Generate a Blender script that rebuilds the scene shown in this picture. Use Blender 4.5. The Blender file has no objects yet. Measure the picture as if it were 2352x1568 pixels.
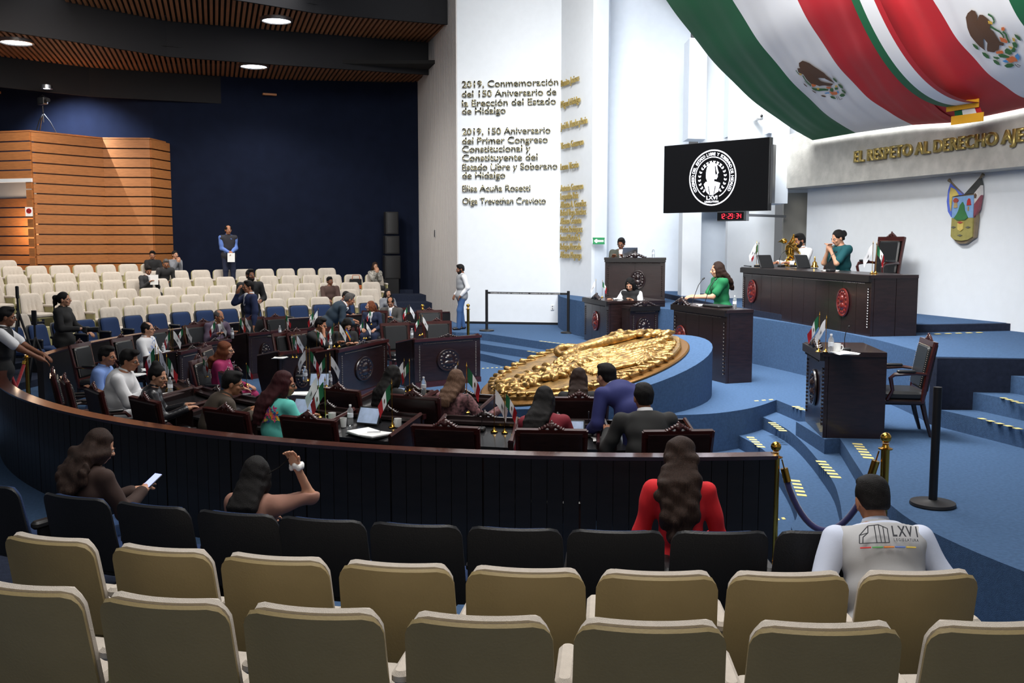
import bpy, bmesh, math, random
import numpy as np
from mathutils import Vector, Matrix
PI = math.pi
random.seed(7)
SC = bpy.context.scene
COL = SC.collection
# ------------------------------------------------------------------ camera
FPX, YH, CH = 2243.0, 555.5, 2.65
TH = math.atan((784 - YH) / FPX)
cd = bpy.data.cameras.new('camera'); cam = bpy.data.objects.new('camera', cd); COL.objects.link(cam)
cam.location = (0, 0, CH); cam.rotation_euler = (PI / 2 - TH, 0, 0)
cd.sensor_width = 36; cd.lens = 36 * FPX / 2352; cd.clip_end = 200; cd.clip_start = .05
SC.camera = cam
# ------------------------------------------------------------------ world, lights, exposure
w = bpy.data.worlds.new('world'); SC.world = w; w.use_nodes = True
w.node_tree.nodes['Background'].inputs[0].default_value = (.9, .94, 1, 1)
w.node_tree.nodes['Background'].inputs[1].default_value = .13
SC.view_settings.view_transform = 'Standard'; SC.view_settings.look = 'None'
SC.view_settings.exposure = 0.35; SC.view_settings.gamma = 1; SC.view_settings.use_curve_mapping = False
def area(loc, target, sx, sy, power, col=(1, 1, 1), spread=180):
    l = bpy.data.lights.new('ceiling_and_fill_light', 'AREA'); l.shape = 'RECTANGLE'; l.size = sx; l.size_y = sy
    l.energy = power; l.color = col; l.spread = math.radians(spread)
    o = bpy.data.objects.new('ceiling_and_fill_light', l); COL.objects.link(o); o.location = loc
    o.rotation_euler = (Vector(target) - Vector(loc)).to_track_quat('-Z', 'Y').to_euler()
    return o
area((1.0, 15.5, 9.6), (1.2, 16.5, 0), 6, 6, 760, (1, .985, .96), 150)        # over the pit and stage
area((1.5, 9.5, 9.4), (1.5, 9.5, 0), 4, 3, 150, (1, .985, .96), 140)
area((3.2, 13.0, 8.6), (7.5, 16.5, 1.8), 2.5, 4, 760, (.95, .98, 1), 130)   # stage wash on the back wall
area((-.3, 19.0, 9.0), (.6, 26.0, 4.5), 3, 2, 140, (1, .99, .97), 120)     # wash on the lettered wall
area((2.2, 17.5, 9.0), (4.5, 24.0, 3.5), 3, 2, 120, (.9, .95, 1), 120)
area((2.0, 8.0, 5.2), (5.6, 15.8, 5.2), 3, 2, 170, (1, .98, .95), 120)       # added fill aimed at the hanging flags, not a ceiling fixture
area((-7.5, 22.5, 8.2), (-8.5, 25.5, 1), 6, 5, 330, (1, .98, .96), 150)     # over the far seats
area((-10.0, 21.0, 7.4), (-12.5, 26.5, 3.2), 3, 2, 90, (1, .86, .72), 110) # warm wash on the timber booth
area((0.0, -1.2, 6.0), (0, 4.5, .6), 7, 3, 70, (1, .95, .88))  # unseen back light behind the camera, for the near seat backs
area((0.2, 6.0, 9.0), (0.2, 3.6, 1.0), 5, 2, 210, (1, .97, .93), 120)              # added top light to brighten the near seat tops

def _cam(px, py):
    cx = (px - 1176) / FPX; cy = -(py - 784) / FPX
    return (cx, math.cos(TH) + cy * math.sin(TH), -math.sin(TH) + cy * math.cos(TH))
def P(px, py, z):
    d = _cam(px, py); t = (z - CH) / d[2]; return Vector((d[0] * t, d[1] * t, z))
def PD(px, py, Y):
    d = _cam(px, py); t = Y / d[1]; return Vector((d[0] * t, Y, CH + d[2] * t))
CX, CY = 1.22, 16.37                       # centre of the round chamber
def ang(px, R, far=False):
    k = (px - 1176) / FPX                   # plan angle about the centre where the sight line crosses radius R
    a = k * k + 1; b = -2 * (k * CX + CY); c = CX * CX + CY * CY - R * R
    t = (-b + (1 if far else -1) * math.sqrt(b * b - 4 * a * c)) / 2 / a
    return math.atan2(t - CY, k * t - CX)
def pol(R, a, z=0): return Vector((CX + R * math.cos(a), CY + R * math.sin(a), z))
UA = Vector((.957, .29, 0)); UB = Vector((-.29, .957, 0))
def yaw_to(p, q): return math.atan2(q[1] - p[1], q[0] - p[0]) - PI / 2   # rotation that turns local +Y towards q

# ------------------------------------------------------------------ materials
MATS = {}
def mat(name, col, rough=.6, metal=0, emit=0, bump=0, bscale=40, var=0, vscale=6, stretch=None, trans=0, coat=0, sheen=0, alpha=1, spec=.5):
    if name in MATS: return MATS[name]
    m = bpy.data.materials.new(name); m.use_nodes = True; n = m.node_tree; b = n.nodes['Principled BSDF']
    c = (*col, 1)
    b.inputs['Base Color'].default_value = c; b.inputs['Roughness'].default_value = rough; b.inputs['Metallic'].default_value = metal
    b.inputs['Specular IOR Level'].default_value = spec
    if emit: b.inputs['Emission Color'].default_value = c; b.inputs['Emission Strength'].default_value = emit
    if trans: b.inputs['Transmission Weight'].default_value = trans; b.inputs['IOR'].default_value = 1.33
    if coat: b.inputs['Coat Weight'].default_value = coat; b.inputs['Coat Roughness'].default_value = .12
    if sheen: b.inputs['Sheen Weight'].default_value = sheen
    tc = n.nodes.new('ShaderNodeTexCoord'); mp = n.nodes.new('ShaderNodeMapping'); n.links.new(tc.outputs['Object'], mp.inputs[0])
    if stretch: mp.inputs['Scale'].default_value = stretch
    if var:
        t = n.nodes.new('ShaderNodeTexNoise'); t.inputs['Scale'].default_value = vscale; t.inputs['Detail'].default_value = 4
        n.links.new(mp.outputs[0], t.inputs[0])
        r = n.nodes.new('ShaderNodeValToRGB'); r.color_ramp.elements[0].position = .3; r.color_ramp.elements[1].position = .7
        r.color_ramp.elements[0].color = tuple(max(0, x * (1 - var)) for x in col) + (1,)
        r.color_ramp.elements[1].color = tuple(min(1, x * (1 + var)) for x in col) + (1,)
        n.links.new(t.outputs[0], r.inputs[0]); n.links.new(r.outputs[0], b.inputs['Base Color'])
    if bump:
        t = n.nodes.new('ShaderNodeTexNoise'); t.inputs['Scale'].default_value = bscale; t.inputs['Detail'].default_value = 3
        n.links.new(mp.outputs[0], t.inputs[0])
        bp = n.nodes.new('ShaderNodeBump'); bp.inputs['Strength'].default_value = bump; bp.inputs['Distance'].default_value = .01
        n.links.new(t.outputs[0], bp.inputs['Height']); n.links.new(bp.outputs[0], b.inputs['Normal'])
    MATS[name] = m; return m
def s2l(r, g, b): return tuple((x / 255 / 12.92 if x <= 10 else ((x / 255 + .055) / 1.055) ** 2.4) for x in (r, g, b))
M_CARPET = mat('blue_carpet', s2l(70, 95, 128), .95, bump=.6, bscale=180, var=.12, vscale=30, spec=.1)
M_CARPETD = mat('dark_carpet', s2l(42, 48, 64), .95, bump=.6, bscale=180, var=.15, vscale=20, spec=.1)
M_WHITE = mat('white_plaster', s2l(226, 230, 234), .7, bump=.08, bscale=60, var=.015)
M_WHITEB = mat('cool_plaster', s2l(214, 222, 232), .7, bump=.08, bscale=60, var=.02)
M_CONC = mat('concrete', s2l(176, 174, 168), .85, bump=.5, bscale=30, var=.14, vscale=5)
M_NAVY = mat('navy_cloth', s2l(19, 25, 42), .95, bump=.3, bscale=150, var=.1, vscale=3, spec=.1)
M_FABBLK = mat('black_drape', s2l(40, 40, 42), .9, bump=.2, bscale=90, spec=.1)
M_SLAT = mat('slat_wood', s2l(128, 84, 52), .6, var=.35, vscale=2.2, stretch=(1, 1, 1))
M_WOOD = mat('booth_wood', s2l(166, 106, 58), .45, var=.16, vscale=5, stretch=(1, 1, 8), bump=.15, bscale=30, coat=.3)
M_DARKW = mat('dark_wood', s2l(34, 20, 20), .3, var=.35, vscale=6, stretch=(1, 1, 6), bump=.12, bscale=40, coat=.35)
M_MAHOG = mat('mahogany', s2l(58, 22, 20), .28, var=.3, vscale=8, stretch=(1, 1, 5), coat=.4)
M_REDW = mat('medallion_wood', s2l(96, 26, 22), .3, var=.25, vscale=9, coat=.5)
M_RAIL = mat('rail_wood', s2l(78, 40, 28), .25, var=.3, vscale=5, coat=.5)
M_BLKW = mat('black_panel', s2l(18, 14, 14), .4, var=.3, vscale=4, stretch=(1, 1, 4), coat=.1)
M_LEATH = mat('black_leather', s2l(30, 31, 33), .38, bump=.08, bscale=160, spec=.5)
M_BEIGE = mat('beige_fabric', s2l(200, 190, 178), .95, bump=.55, bscale=420, var=.05, vscale=30, sheen=.2, spec=.1)
M_SHELL = mat('tan_shell', s2l(150, 132, 92), .5, bump=.12, bscale=90, var=.05, vscale=5)
M_GREENM = mat('seat_side', s2l(164, 158, 112), .5, var=.05)
M_BSEAT = mat('blue_seat_fabric', s2l(42, 58, 92), .9, bump=.5, bscale=150, spec=.15)
M_BSHELL = mat('black_shell', s2l(30, 31, 34), .45, bump=.15, bscale=100)
M_BLACK = mat('black_paint', s2l(20, 20, 22), .4)
M_BLKPL = mat('black_plastic', s2l(26, 26, 28), .5)
M_BRASS = mat('brass', s2l(206, 160, 70), .18, metal=1)
M_GOLD = mat('gilt', s2l(156, 122, 70), .38, metal=.7, bump=.9, bscale=26, var=.5, vscale=9)
M_GOLDL = mat('gilt_letters', s2l(178, 156, 92), .35, metal=.6)
M_STEEL = mat('steel', s2l(170, 172, 176), .3, metal=1)
M_PAPER = mat('paper', s2l(238, 238, 236), .8)
M_CHINA = mat('white_ceramic', s2l(232, 232, 230), .2)
M_GLASS = mat('clear_plastic', (.9, .93, .95), .08, trans=.85)
M_RED = mat('flag_red', s2l(178, 22, 34), .75)
M_GRN = mat('flag_green', s2l(10, 92, 54), .75)
M_WHT = mat('flag_white', s2l(226, 226, 228), .8)
M_EMB = mat('emblem_brown', s2l(84, 56, 36), .8)
M_LEAF = mat('emblem_green', s2l(48, 98, 48), .8)
M_FRINGE = mat('gold_fringe', s2l(222, 164, 40), .6)
M_YEL = mat('yellow_tape', s2l(222, 204, 130), .7)
M_TAPEB = mat('black_tape', s2l(20, 20, 22), .6)

# ------------------------------------------------------------------ mesh builder
class MB:
    def __init__(s): s.v = []; s.f = []; s.m = []; s.ms = []
    def mi(s, m):
        if m not in s.ms: s.ms.append(m)
        return s.ms.index(m)
    def add(s, V, Fs, m):
        o = len(s.v); s.v += [tuple(v) for v in V]; k = s.mi(m)
        for f in Fs: s.f.append([i + o for i in f]); s.m.append(k)
        return s
    def box(s, c, sz, m, rz=0, M=None, taper=(1, 1)):
        x, y, z = [q / 2 for q in sz]; V = []
        for k in (-1, 1):
            tx, ty = taper if k > 0 else (1, 1)
            for a, b in ((-1, -1), (1, -1), (1, 1), (-1, 1)): V.append(Vector((a * x * tx, b * y * ty, k * z)))
        R = Matrix.Rotation(rz, 3, 'Z') if M is None else M
        V = [R @ v + Vector(c) for v in V]
        return s.add(V, [(3, 2, 1, 0), (4, 5, 6, 7), (0, 1, 5, 4), (1, 2, 6, 5), (2, 3, 7, 6), (3, 0, 4, 7)], m)
    def rbox(s, c, sz, m, r=.02, n=3, rz=0, M=None):
        # box with rounded vertical (local z) edges and chamfered top and bottom
        x, y, z = [q / 2 for q in sz]; r = min(r, x * .99, y * .99); R = Matrix.Rotation(rz, 3, 'Z') if M is None else M
        def ring(inset, zz):
            out = []
            for (a, b, st) in ((1, 1, 0), (-1, 1, 1), (-1, -1, 2), (1, -1, 3)):
                for i in range(n + 1):
                    t = (st + i / n) * PI / 2; rr = max(r - inset, .0005)
                    out.append(R @ Vector((a * (x - r) + rr * math.cos(t), b * (y - r) + rr * math.sin(t), zz)) + Vector(c))
            return out
        e = min(r * .5, z * .6)
        rings = [ring(e, -z), ring(0, -z + e), ring(0, z - e), ring(e, z)]
        k = len(rings[0]); V = sum(rings, []); F = [tuple(range(k - 1, -1, -1)), tuple(range(3 * k, 4 * k))]
        for q in range(3):
            for i in range(k): F.append((q * k + i, q * k + (i + 1) % k, (q + 1) * k + (i + 1) % k, (q + 1) * k + i))
        return s.add(V, F, m)
    def tube(s, pts, r, m, n=8, caps=True):
        pts = [Vector(p) for p in pts]; rs = r if isinstance(r, (list, tuple)) else [r] * len(pts)
        V = []; up = None
        for i, p in enumerate(pts):
            t = (pts[min(i + 1, len(pts) - 1)] - pts[max(i - 1, 0)]).normalized()
            if up is None: up = Vector((0, 0, 1)) if abs(t.z) < .9 else Vector((1, 0, 0))
            a = t.cross(up).normalized(); b = a.cross(t).normalized(); up = b
            for k in range(n):
                q = 2 * PI * k / n; V.append(p + (a * math.cos(q) + b * math.sin(q)) * rs[i])
        F = []
        for i in range(len(pts) - 1):
            for k in range(n): F.append((i * n + k, i * n + (k + 1) % n, (i + 1) * n + (k + 1) % n, (i + 1) * n + k))
        if caps: F.append(tuple(range(n - 1, -1, -1))); F.append(tuple((len(pts) - 1) * n + k for k in range(n)))
        return s.add(V, F, m)
    def lathe(s, prof, c, m, n=16, M=None):
        V = []; F = []; R = M or Matrix.Identity(3)
        for (r, z) in prof:
            for k in range(n): V.append(R @ Vector((r * math.cos(2 * PI * k / n), r * math.sin(2 * PI * k / n), z)) + Vector(c))
        for i in range(len(prof) - 1):
            for k in range(n): F.append((i * n + k, i * n + (k + 1) % n, (i + 1) * n + (k + 1) % n, (i + 1) * n + k))
        if prof[0][0] > 1e-5: F.append(tuple(range(n - 1, -1, -1)))
        if prof[-1][0] > 1e-5: F.append(tuple((len(prof) - 1) * n + k for k in range(n)))
        return s.add(V, F, m)
    def prism(s, poly, z0, z1, m, M=None, off=(0, 0, 0), mtop=None):
        # poly: xy outline, counter-clockwise, extruded in local z
        n = len(poly); R = M or Matrix.Identity(3); o = Vector(off)
        V = [R @ Vector((x, y, z0)) + o for x, y in poly] + [R @ Vector((x, y, z1)) + o for x, y in poly]
        s.add(V, [tuple(range(n - 1, -1, -1))] + [(i, (i + 1) % n, n + (i + 1) % n, n + i) for i in range(n)], m)
        return s.add(V[n:], [tuple(range(n))], mtop or m)
    def grid(s, G, m, thick=0, close=False):
        # G[i][j] points
        a, b = len(G), len(G[0]); V = [p for r in G for p in r]
        F = [(i * b + j, (i + 1) * b + j, (i + 1) * b + j + 1, i * b + j + 1) for i in range(a - 1) for j in range(b - 1)]
        return s.add(V, F, m)
    def build(s, name, parent=None, smooth=True, angle=40, **k):
        me = bpy.data.meshes.new(name); me.from_pydata([tuple(v) for v in s.v], [], s.f)
        for m in s.ms: me.materials.append(m)
        me.polygons.foreach_set('material_index', s.m)
        if smooth:
            me.polygons.foreach_set('use_smooth', [True] * len(me.polygons)); me.update()
            try: me.set_sharp_from_angle(angle=math.radians(angle))
            except Exception: pass
        me.update()
        o = bpy.data.objects.new(name, me); COL.objects.link(o)
        if parent: o.parent = parent
        for q, v in k.items(): o[q] = v
        return o
def thing(name, label, cat, loc=(0, 0, 0), rz=0, group=None):
    o = bpy.data.objects.new(name, None); COL.objects.link(o); o.location = loc; o.rotation_euler = (0, 0, rz)
    o.empty_display_size = .1; o['label'] = label; o['category'] = cat
    if group: o['group'] = group
    return o
def tag(o, label, cat, group=None):
    o['label'] = label; o['category'] = cat
    if group: o['group'] = group
    return o
KIDS = {}
def dup(root, loc, rz, label=None, group=None):
    if root.name not in KIDS: KIDS[root.name] = [(c, [g for g in bpy.data.objects if g.parent == c]) for c in bpy.data.objects if c.parent == root]
    r = root.copy(); COL.objects.link(r); r.location = loc; r.rotation_euler = (0, 0, rz)
    if label: r['label'] = label
    if group: r['group'] = group
    for c, gs in KIDS[root.name]:
        q = c.copy(); COL.objects.link(q); q.parent = r
        for g in gs: h = g.copy(); COL.objects.link(h); h.parent = q
    return r
def struct(name, mb, label=None, **k):
    o = mb.build(name, smooth=k.pop('smooth', False), **k); o['kind'] = 'structure'
    if label: o['label'] = label
    return o
def ordn(i): return {1: '1st', 2: '2nd', 3: '3rd'}.get(i, f'{i}th')
# ================================================================== the setting
def hit(px, a, b):
    """plan point where the sight line of column px crosses the wall line a-b"""
    k = (px - 1176) / FPX; dx, dy = b[0] - a[0], b[1] - a[1]
    t = (k * a[1] - a[0]) / (dx - k * dy); return Vector((a[0] + dx * t, a[1] + dy * t, 0))
def zat(p, py):
    """height at plan point p that shows at row py"""
    t = (784 - py) / FPX; ty = math.cos(TH) + t * math.sin(TH); tz = -math.sin(TH) + t * math.cos(TH)
    return CH + tz / ty * p[1]
def sector(mb, R0, R1, z0, z1, a0, a1, m, n=48):
    pts = [(math.radians(a0 + (a1 - a0) * i / n)) for i in range(n + 1)]
    for i in range(n):
        a, b = pts[i], pts[i + 1]
        V = [pol(R0, a, z0), pol(R1, a, z0), pol(R1, b, z0), pol(R0, b, z0), pol(R0, a, z1), pol(R1, a, z1), pol(R1, b, z1), pol(R0, b, z1)]
        mb.add(V, [(4, 5, 6, 7), (0, 3, 7, 4), (1, 5, 6, 2), (0, 1, 2, 3)], m)
    return mb
def poly_floor(pts, z0, z1, m, n=1):
    mb = MB(); mb.prism([(p[0], p[1]) for p in pts], z0, z1, m); return mb
mb = MB(); mb.box((0, 14, -.05), (60, 60, .1), M_CARPET); struct('floor', mb)
TIER = [(10.98, .13), (12.05, .25), (12.97, .39), (13.9, .55), (14.8, .75), (15.75, .93), (16.7, 1.11)]
for i, (R, z) in enumerate(TIER):
    R0 = R - .62 if i else 10.1; R1 = TIER[i + 1][0] - .62 if i < 6 else 22
    mb = sector(MB(), R0, R1 + .02, -.02, z, 97, 205, M_CARPETD); struct('floor_far_tier', mb)
    if i < 3:
        mb = sector(MB(), R0, R1 + .02, -.02, z, 205, 279 - (1 if i == 0 else 0), M_CARPETD if i else M_CARPETD); struct('floor_near_tier', mb)
# stage, level one
def arcpts(R, a0, a1, n): return [pol(R, math.radians(a0 + (a1 - a0) * i / n)) for i in range(n + 1)]
front = [(1.35, 19.2), (.85, 17.9), (.4, 16.6), (-.02, 15.2), (-.32, 14.1), (-.42, 13.4), (-.3, 12.97), (.18, 12.62), (.8, 12.25), (1.5, 12.05), (2.1, 12.05), (2.61, 12.19), (3.15, 12.6), (3.62, 13.22)]
S3 = [(3.74, 12.3), (3.72, 11.4), (3.61, 10.6), (3.36, 9.38), (3.2, 8.54), (3.1, 7.6), (3.16, 6.95), (3.36, 6.22), (3.75, 5.3), (4.6, 4.0)]
S2 = [(3.3, 13.07), (3.42, 12.1), (3.36, 11.0), (3.15, 9.46), (2.95, 8.6), (2.75, 7.91), (2.72, 7.6), (3.2, 7.45)]
S1 = [(2.91, 12.52), (3.02, 11.6), (2.96, 10.84), (2.8, 9.6), (2.61, 8.73), (2.42, 8.2), (2.5, 7.2), (3.2, 7.0)]
L3 = [(1.52, 19.9), (.75, 20.9), (.04, 21.98), (-.72, 23.04), (-1.5, 23.5), (-1.7, 25.9)]
L2 = [(1.02, 20.0), (.1, 21.15), (-.7, 22.25), (-1.35, 23.4)]
L1 = [(.39, 19.74), (-.1, 20.6), (-.63, 21.6), (-1.4, 22.8)]
def smooth_pts(P0, n=4):
    out = []; Q = [Vector((p[0], p[1], 0)) for p in P0]
    for i in range(len(Q) - 1):
        p0, p1, p2, p3 = Q[max(i - 1, 0)], Q[i], Q[i + 1], Q[min(i + 2, len(Q) - 1)]
        for k in range(n):
            t = k / n
            out.append(.5 * ((2 * p1) + (-p0 + p2) * t + (2 * p0 - 5 * p1 + 4 * p2 - p3) * t * t + (-p0 + 3 * p1 - 3 * p2 + p3) * t ** 3))
    out.append(Q[-1]); return [(p.x, p.y) for p in out]
def stage_poly(edge_pts): return edge_pts
st = [(1.5, 19.7), (1.35, 19.2)] + smooth_pts(front[1:]) + smooth_pts(S3) + [(12, 4.0), (12, 34), (-1.7, 34)] + list(reversed(smooth_pts(L3)))
struct('floor_stage', poly_floor(st, -.02, .5, M_CARPET))
rr = smooth_pts(S2); struct('floor_step', poly_floor(rr + [(3.9, 7.4), (4.2, 13.0), (3.62, 13.22)], -.02, .333, M_CARPET))
rr = smooth_pts(S1); struct('floor_step', poly_floor(rr + [(3.9, 6.95), (4.2, 12.9), (3.3, 13.07)], -.02, .167, M_CARPET))
rr = list(reversed(smooth_pts(L2))); struct('floor_step', poly_floor([(1.6, 20.1), (0.5, 24)] + rr, -.02, .333, M_CARPET))
rr = list(reversed(smooth_pts(L1))); struct('floor_step', poly_floor([(1.2, 20.0), (0.2, 24)] + rr, -.02, .167, M_CARPET))
# platform, level two, and the low plinth along the back wall
pl = [(1.25, 26.5), (1.2, 24.1), (1.66, 22), (2.7, 20.2), (3.7, 18.6), (4.19, 17.47), (4.75, 15.6), (5.0, 13.7), (5.03, 12.5), (4.97, 11.4)]
plp = smooth_pts(pl)
struct('floor_platform', poly_floor(plp + [(6.15, 11.2), (12, 10.6), (12, 30), (1.25, 30)], .4, 1.31, M_CARPET))
struct('floor_platform', poly_floor([(4.7, 16.2), (5.6, 14.38), (12, 15.6), (12, 30), (3.0, 30), (4.1, 19)], 1.3, 1.42, M_CARPETD))
mb = MB(); mb.prism([(4.72, 16.3), (5.62, 14.46), (12, 15.7), (12, 29), (3.1, 29), (4.15, 19)], 1.42, 1.425, M_CARPET); struct('floor_platform', mb)
for k in range(3):                                   # side steps up to the platform
    z1 = .5 + .2025 * (k + 1); u = .38 * k
    a = Vector((5.0 + u, 11.25 + .05 * k)); b = a + Vector((.29, -.957)) * 5
    struct('floor_step', poly_floor([tuple(a), tuple(b), (b.x + 8, b.y), (a.x + 7, a.y - .1)], .4, z1, M_CARPET))
mb = MB(); mb.prism([(4.95, 11.46), (4.97, 11.33), (12, 10.55), (12, 10.7)], .45, 1.3, M_CARPETD); struct('wall_platform_side', mb)
# hazard tapes on the treads
def tape(p, q, z, w=.05, n=5, label=None, gap=.5):
    p, q = Vector((p[0], p[1], 0)), Vector((q[0], q[1], 0)); d = (q - p); L = d.length; d.normalize(); nn = Vector((-d.y, d.x, 0))
    mb = MB()
    for i in range(n):
        a = p + d * L * i / n; b = a + d * L / n * gap; sk = d * .02
        V = [a - nn * w / 2, b - nn * w / 2, b + nn * w / 2 + sk, a + nn * w / 2 + sk]
        mb.add([v + Vector((0, 0, z + .004)) for v in V] + [v + Vector((0, 0, z)) for v in V], [(0, 1, 2, 3), (0, 4, 5, 1), (1, 5, 6, 2), (2, 6, 7, 3), (3, 7, 4, 0)], M_YEL)
    o = mb.build('floor_tape', smooth=False)
    return tag(o, label, 'tape', 'dashed tapes on the stair edges')
def ptape(a, b, z, n, label, w=.07): return tape(P(*a, z), P(*b, z), z, w, n, label)
ptape((1722, 1003), (1752, 1030), .167, 5, 'short dashed yellow tape on the lowest right-hand step near the corner', .09)
ptape((1826, 1102), (1844, 1143), .167, 5, 'dashed yellow tape on the lowest step just beside the brass post', .09)
ptape((1772, 970), (1802, 992), .333, 5, 'dashed yellow tape on the middle step below the single lectern desk, upper strip', .09)
ptape((1884, 1058), (1924, 1101), .333, 6, 'dashed yellow tape on the middle step below the single desk, nearer strip', .1)
ptape((1968, 1018), (1998, 1056), .5, 6, 'dashed yellow tape on the stage edge in front of the empty armchair', .1)
ptape((1826, 933), (1850, 943), .5, 3, 'dashed yellow tape on the stage edge left of the single desk', .09)
ptape((1732, 921), (1782, 917), .5, 3, 'slanted yellow and black tape on the corner of the round stage', .05)
ptape((1780, 1193), (1808, 1190), 0, 2, 'yellow and black tape on the floor behind the last dark seats', .06)
ptape((1106, 846), (1158, 843), .0, 5, 'yellow and black tape on the pit floor before the left-hand steps', .05)
ptape((1186, 831), (1222, 837), .167, 4, 'dashed yellow tape on the lowest of the far steps', .05)
ptape((1212, 806), (1272, 816), .333, 6, 'dashed yellow tape on the middle far step', .05)
ptape((1240, 783), (1298, 790), .5, 6, 'dashed yellow tape on the top edge of the far steps', .05)
ptape((2302, 913), (2352, 928), .905, 4, 'dashed yellow tape on the upper side step at the right edge', .06)
ptape((2250, 960), (2352, 988), .7025, 5, 'dashed yellow tape on the lower side step at the right edge', .06)
ptape((2146, 767), (2266, 763), 1.315, 5, 'long dashed yellow tape along the low plinth by the presidium desk', .07)

# walls -----------------------------------------------------------------
def wallseg(name, a, b, z0, z1, m, th=.15, back=None):
    a = Vector((a[0], a[1], 0)); b = Vector((b[0], b[1], 0)); d = (b - a).normalized(); n = Vector((-d.y, d.x, 0))
    if n.y < 0: n = -n
    mb = MB(); mb.prism([(v.x, v.y) for v in ((a, b, b + n * th, a + n * th) if True else ())], z0, z1, m)
    return struct(name, mb)
WL = (Vector((-1.42, 25.84, 0)), Vector((1.25, 25.36, 0)))            # lettered wall
WN = (WL[1], Vector((1.92, 23.7, 0)))                                 # wall of names
wallseg('wall_lettered', WL[0], WL[1], .4, 13, M_WHITE)
struct('baseboard_lettered', MB().prism([(WL[0].x, WL[0].y - .02), (WL[1].x, WL[1].y - .02), (WL[1].x, WL[1].y), (WL[0].x, WL[0].y)], .5, .56, M_BLACK))
mb = MB(); mb.prism([(WN[1].x, WN[1].y), (2.0, 23.75), (1.4, 25.5), (WN[0].x, WN[0].y)], .4, 13, M_WHITE); struct('wall_names', mb)
mb = MB(); mb.prism([(WN[1].x, WN[1].y), (2.31, 23.95), (2.4, 24.4), (1.95, 24.6)], .4, 13, M_WHITEB); struct('wall_pillar', mb)
# grooved side wall, each batten a real rib
G0, G1 = Vector((-1.42, 25.84, 0)), Vector((-2.95, 31.6, 0)); gd = (G1 - G0); GL = gd.length; gd.normalize(); gn = Vector((gd.y, -gd.x, 0))
if gn.x > 0: gn = -gn
mb = MB(); mb.prism([(v.x, v.y) for v in (G0, G0 - gn * .15, G1 - gn * .15, G1)], 0, 11, M_WHITE); wg = struct('wall_grooved', mb)
M_GRV = mat('warm_plaster', s2l(205, 200, 196), .75, bump=.1)
mb = MB(); k = 0
while k * .16 < GL:
    c = G0 + gd * (k * .16 + .08) + gn * .01; R = Matrix.Rotation(math.atan2(gd.y, gd.x), 3, 'Z')
    mb.box((c.x, c.y, 5.5), (.12, .03, 11), M_GRV, M=R); k += 1
o = mb.build('batten', wg, smooth=False); o['kind'] = 'stuff'
mb = MB(); mb.box((G0 + gd * 3.2 + gn * .03 + Vector((0, 0, zat(G0 + gd * 3.2, 536)))), (.12, .02, .2), M_STEEL, M=Matrix.Rotation(math.atan2(gd.y, gd.x), 3, 'Z'))
tag(mb.build('wall_switch', smooth=False), 'small grey switch plate on the grooved wall', 'switch')
# dark blue back wall and black dado steps
NW = [(-20, 29.4), (-10.9, 30.2), (-3.95, 32.2), (-2.8, 31.6)]
for a, b in zip(NW, NW[1:]): wallseg('wall_back', a, b, 0, 9, M_NAVY, .2)
for k, (d, z) in enumerate(((31.2, 1.0), (30.2, .82), (29.2, .62), (28.2, .42))):
    mb = MB(); a = hit(882, (-10, d), (10, d)); b = hit(992 if k else 985, (-10, d), (10, d))
    mb.box(((a.x + b.x) / 2, d - .2, z / 2), (b.x - a.x + .6, 1.0, z), M_CARPETD); struct('floor_step', mb)
# stage-left walls, columns and fins
Z1 = 1.31
wallseg('wall_stage_side', (2.35, 24.9), (4.35, 24.4), 1.2, 13, M_WHITEB)
def column(name, x0, x1, d, z0, z1, m, dep=.5, tip=0):
    a, b = (x0 - 1176) / FPX * d, (x1 - 1176) / FPX * d
    mb = MB()
    if tip: mb.prism([(a, d), (b, d + .12), (b + .05, d + dep), (a, d + dep)], z0, z1, m)
    else: mb.prism([(a, d), (b, d), (b, d + dep), (a, d + dep)], z0, z1, m)
    return struct(name, mb)
column('wall_column', 1565, 1608, 22.3, Z1, 4.3, M_WHITE)
column('wall_fin', 1574, 1616, 22.2, zat((0, 22.2), 318), 7.15, M_WHITEB, .7, 1)
column('wall_stage_side', 1600, 1674, 23.3, Z1, 13, M_WHITEB, .15)
column('wall_fin', 1670, 1706, 21.6, zat((0, 21.6), 310), 6.5, M_WHITEB, .7, 1)
column('wall_stage_side', 1668, 1775, 21.4, Z1, 13, M_WHITE, .2)
column('wall_stage_side', 1606, 1672, 22.9, zat((0, 22.9), 485), 13, M_WHITE, .2)
column('wall_fin', 1757, 1770, 19.9, zat((0, 19.9), 305), 5.9, M_WHITEB, .4, 1)
column('wall_fin', 1768, 1803, 19.8, zat((0, 19.8), 467), 5.95, M_WHITEB, .9)
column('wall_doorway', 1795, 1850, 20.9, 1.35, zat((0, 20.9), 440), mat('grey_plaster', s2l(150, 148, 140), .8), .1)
column('wall_doorway', 1795, 1850, 20.7, zat((0, 20.7), 442), 6, M_WHITE, .1)
BW = (Vector((7.27, 15.7, 0)) - UB * 9, Vector((7.27, 15.7, 0)) + UB * 4.45)      # back wall of the stage
wallseg('wall_stage_back', BW[1], BW[0], 1.3, 13, M_WHITE, .2)
BM = (BW[0] - UA * .5, BW[1] - UA * .5 + UB * .35)
mb = MB(); mb.prism([(v.x, v.y) for v in (BM[0], BM[0] + UA * .55, BM[1] + UA * .55, BM[1])], 3.72, 4.72, M_CONC); bm_o = struct('trim_beam', mb)
mb = MB(); mb.prism([(v.x, v.y) for v in (BM[0] + UA * .1, BM[0] + UA * .6, BM[1] + UA * .6, BM[1] + UA * .1)], 4.72, 4.8, M_WHITE); struct('trim_beam', mb)
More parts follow.
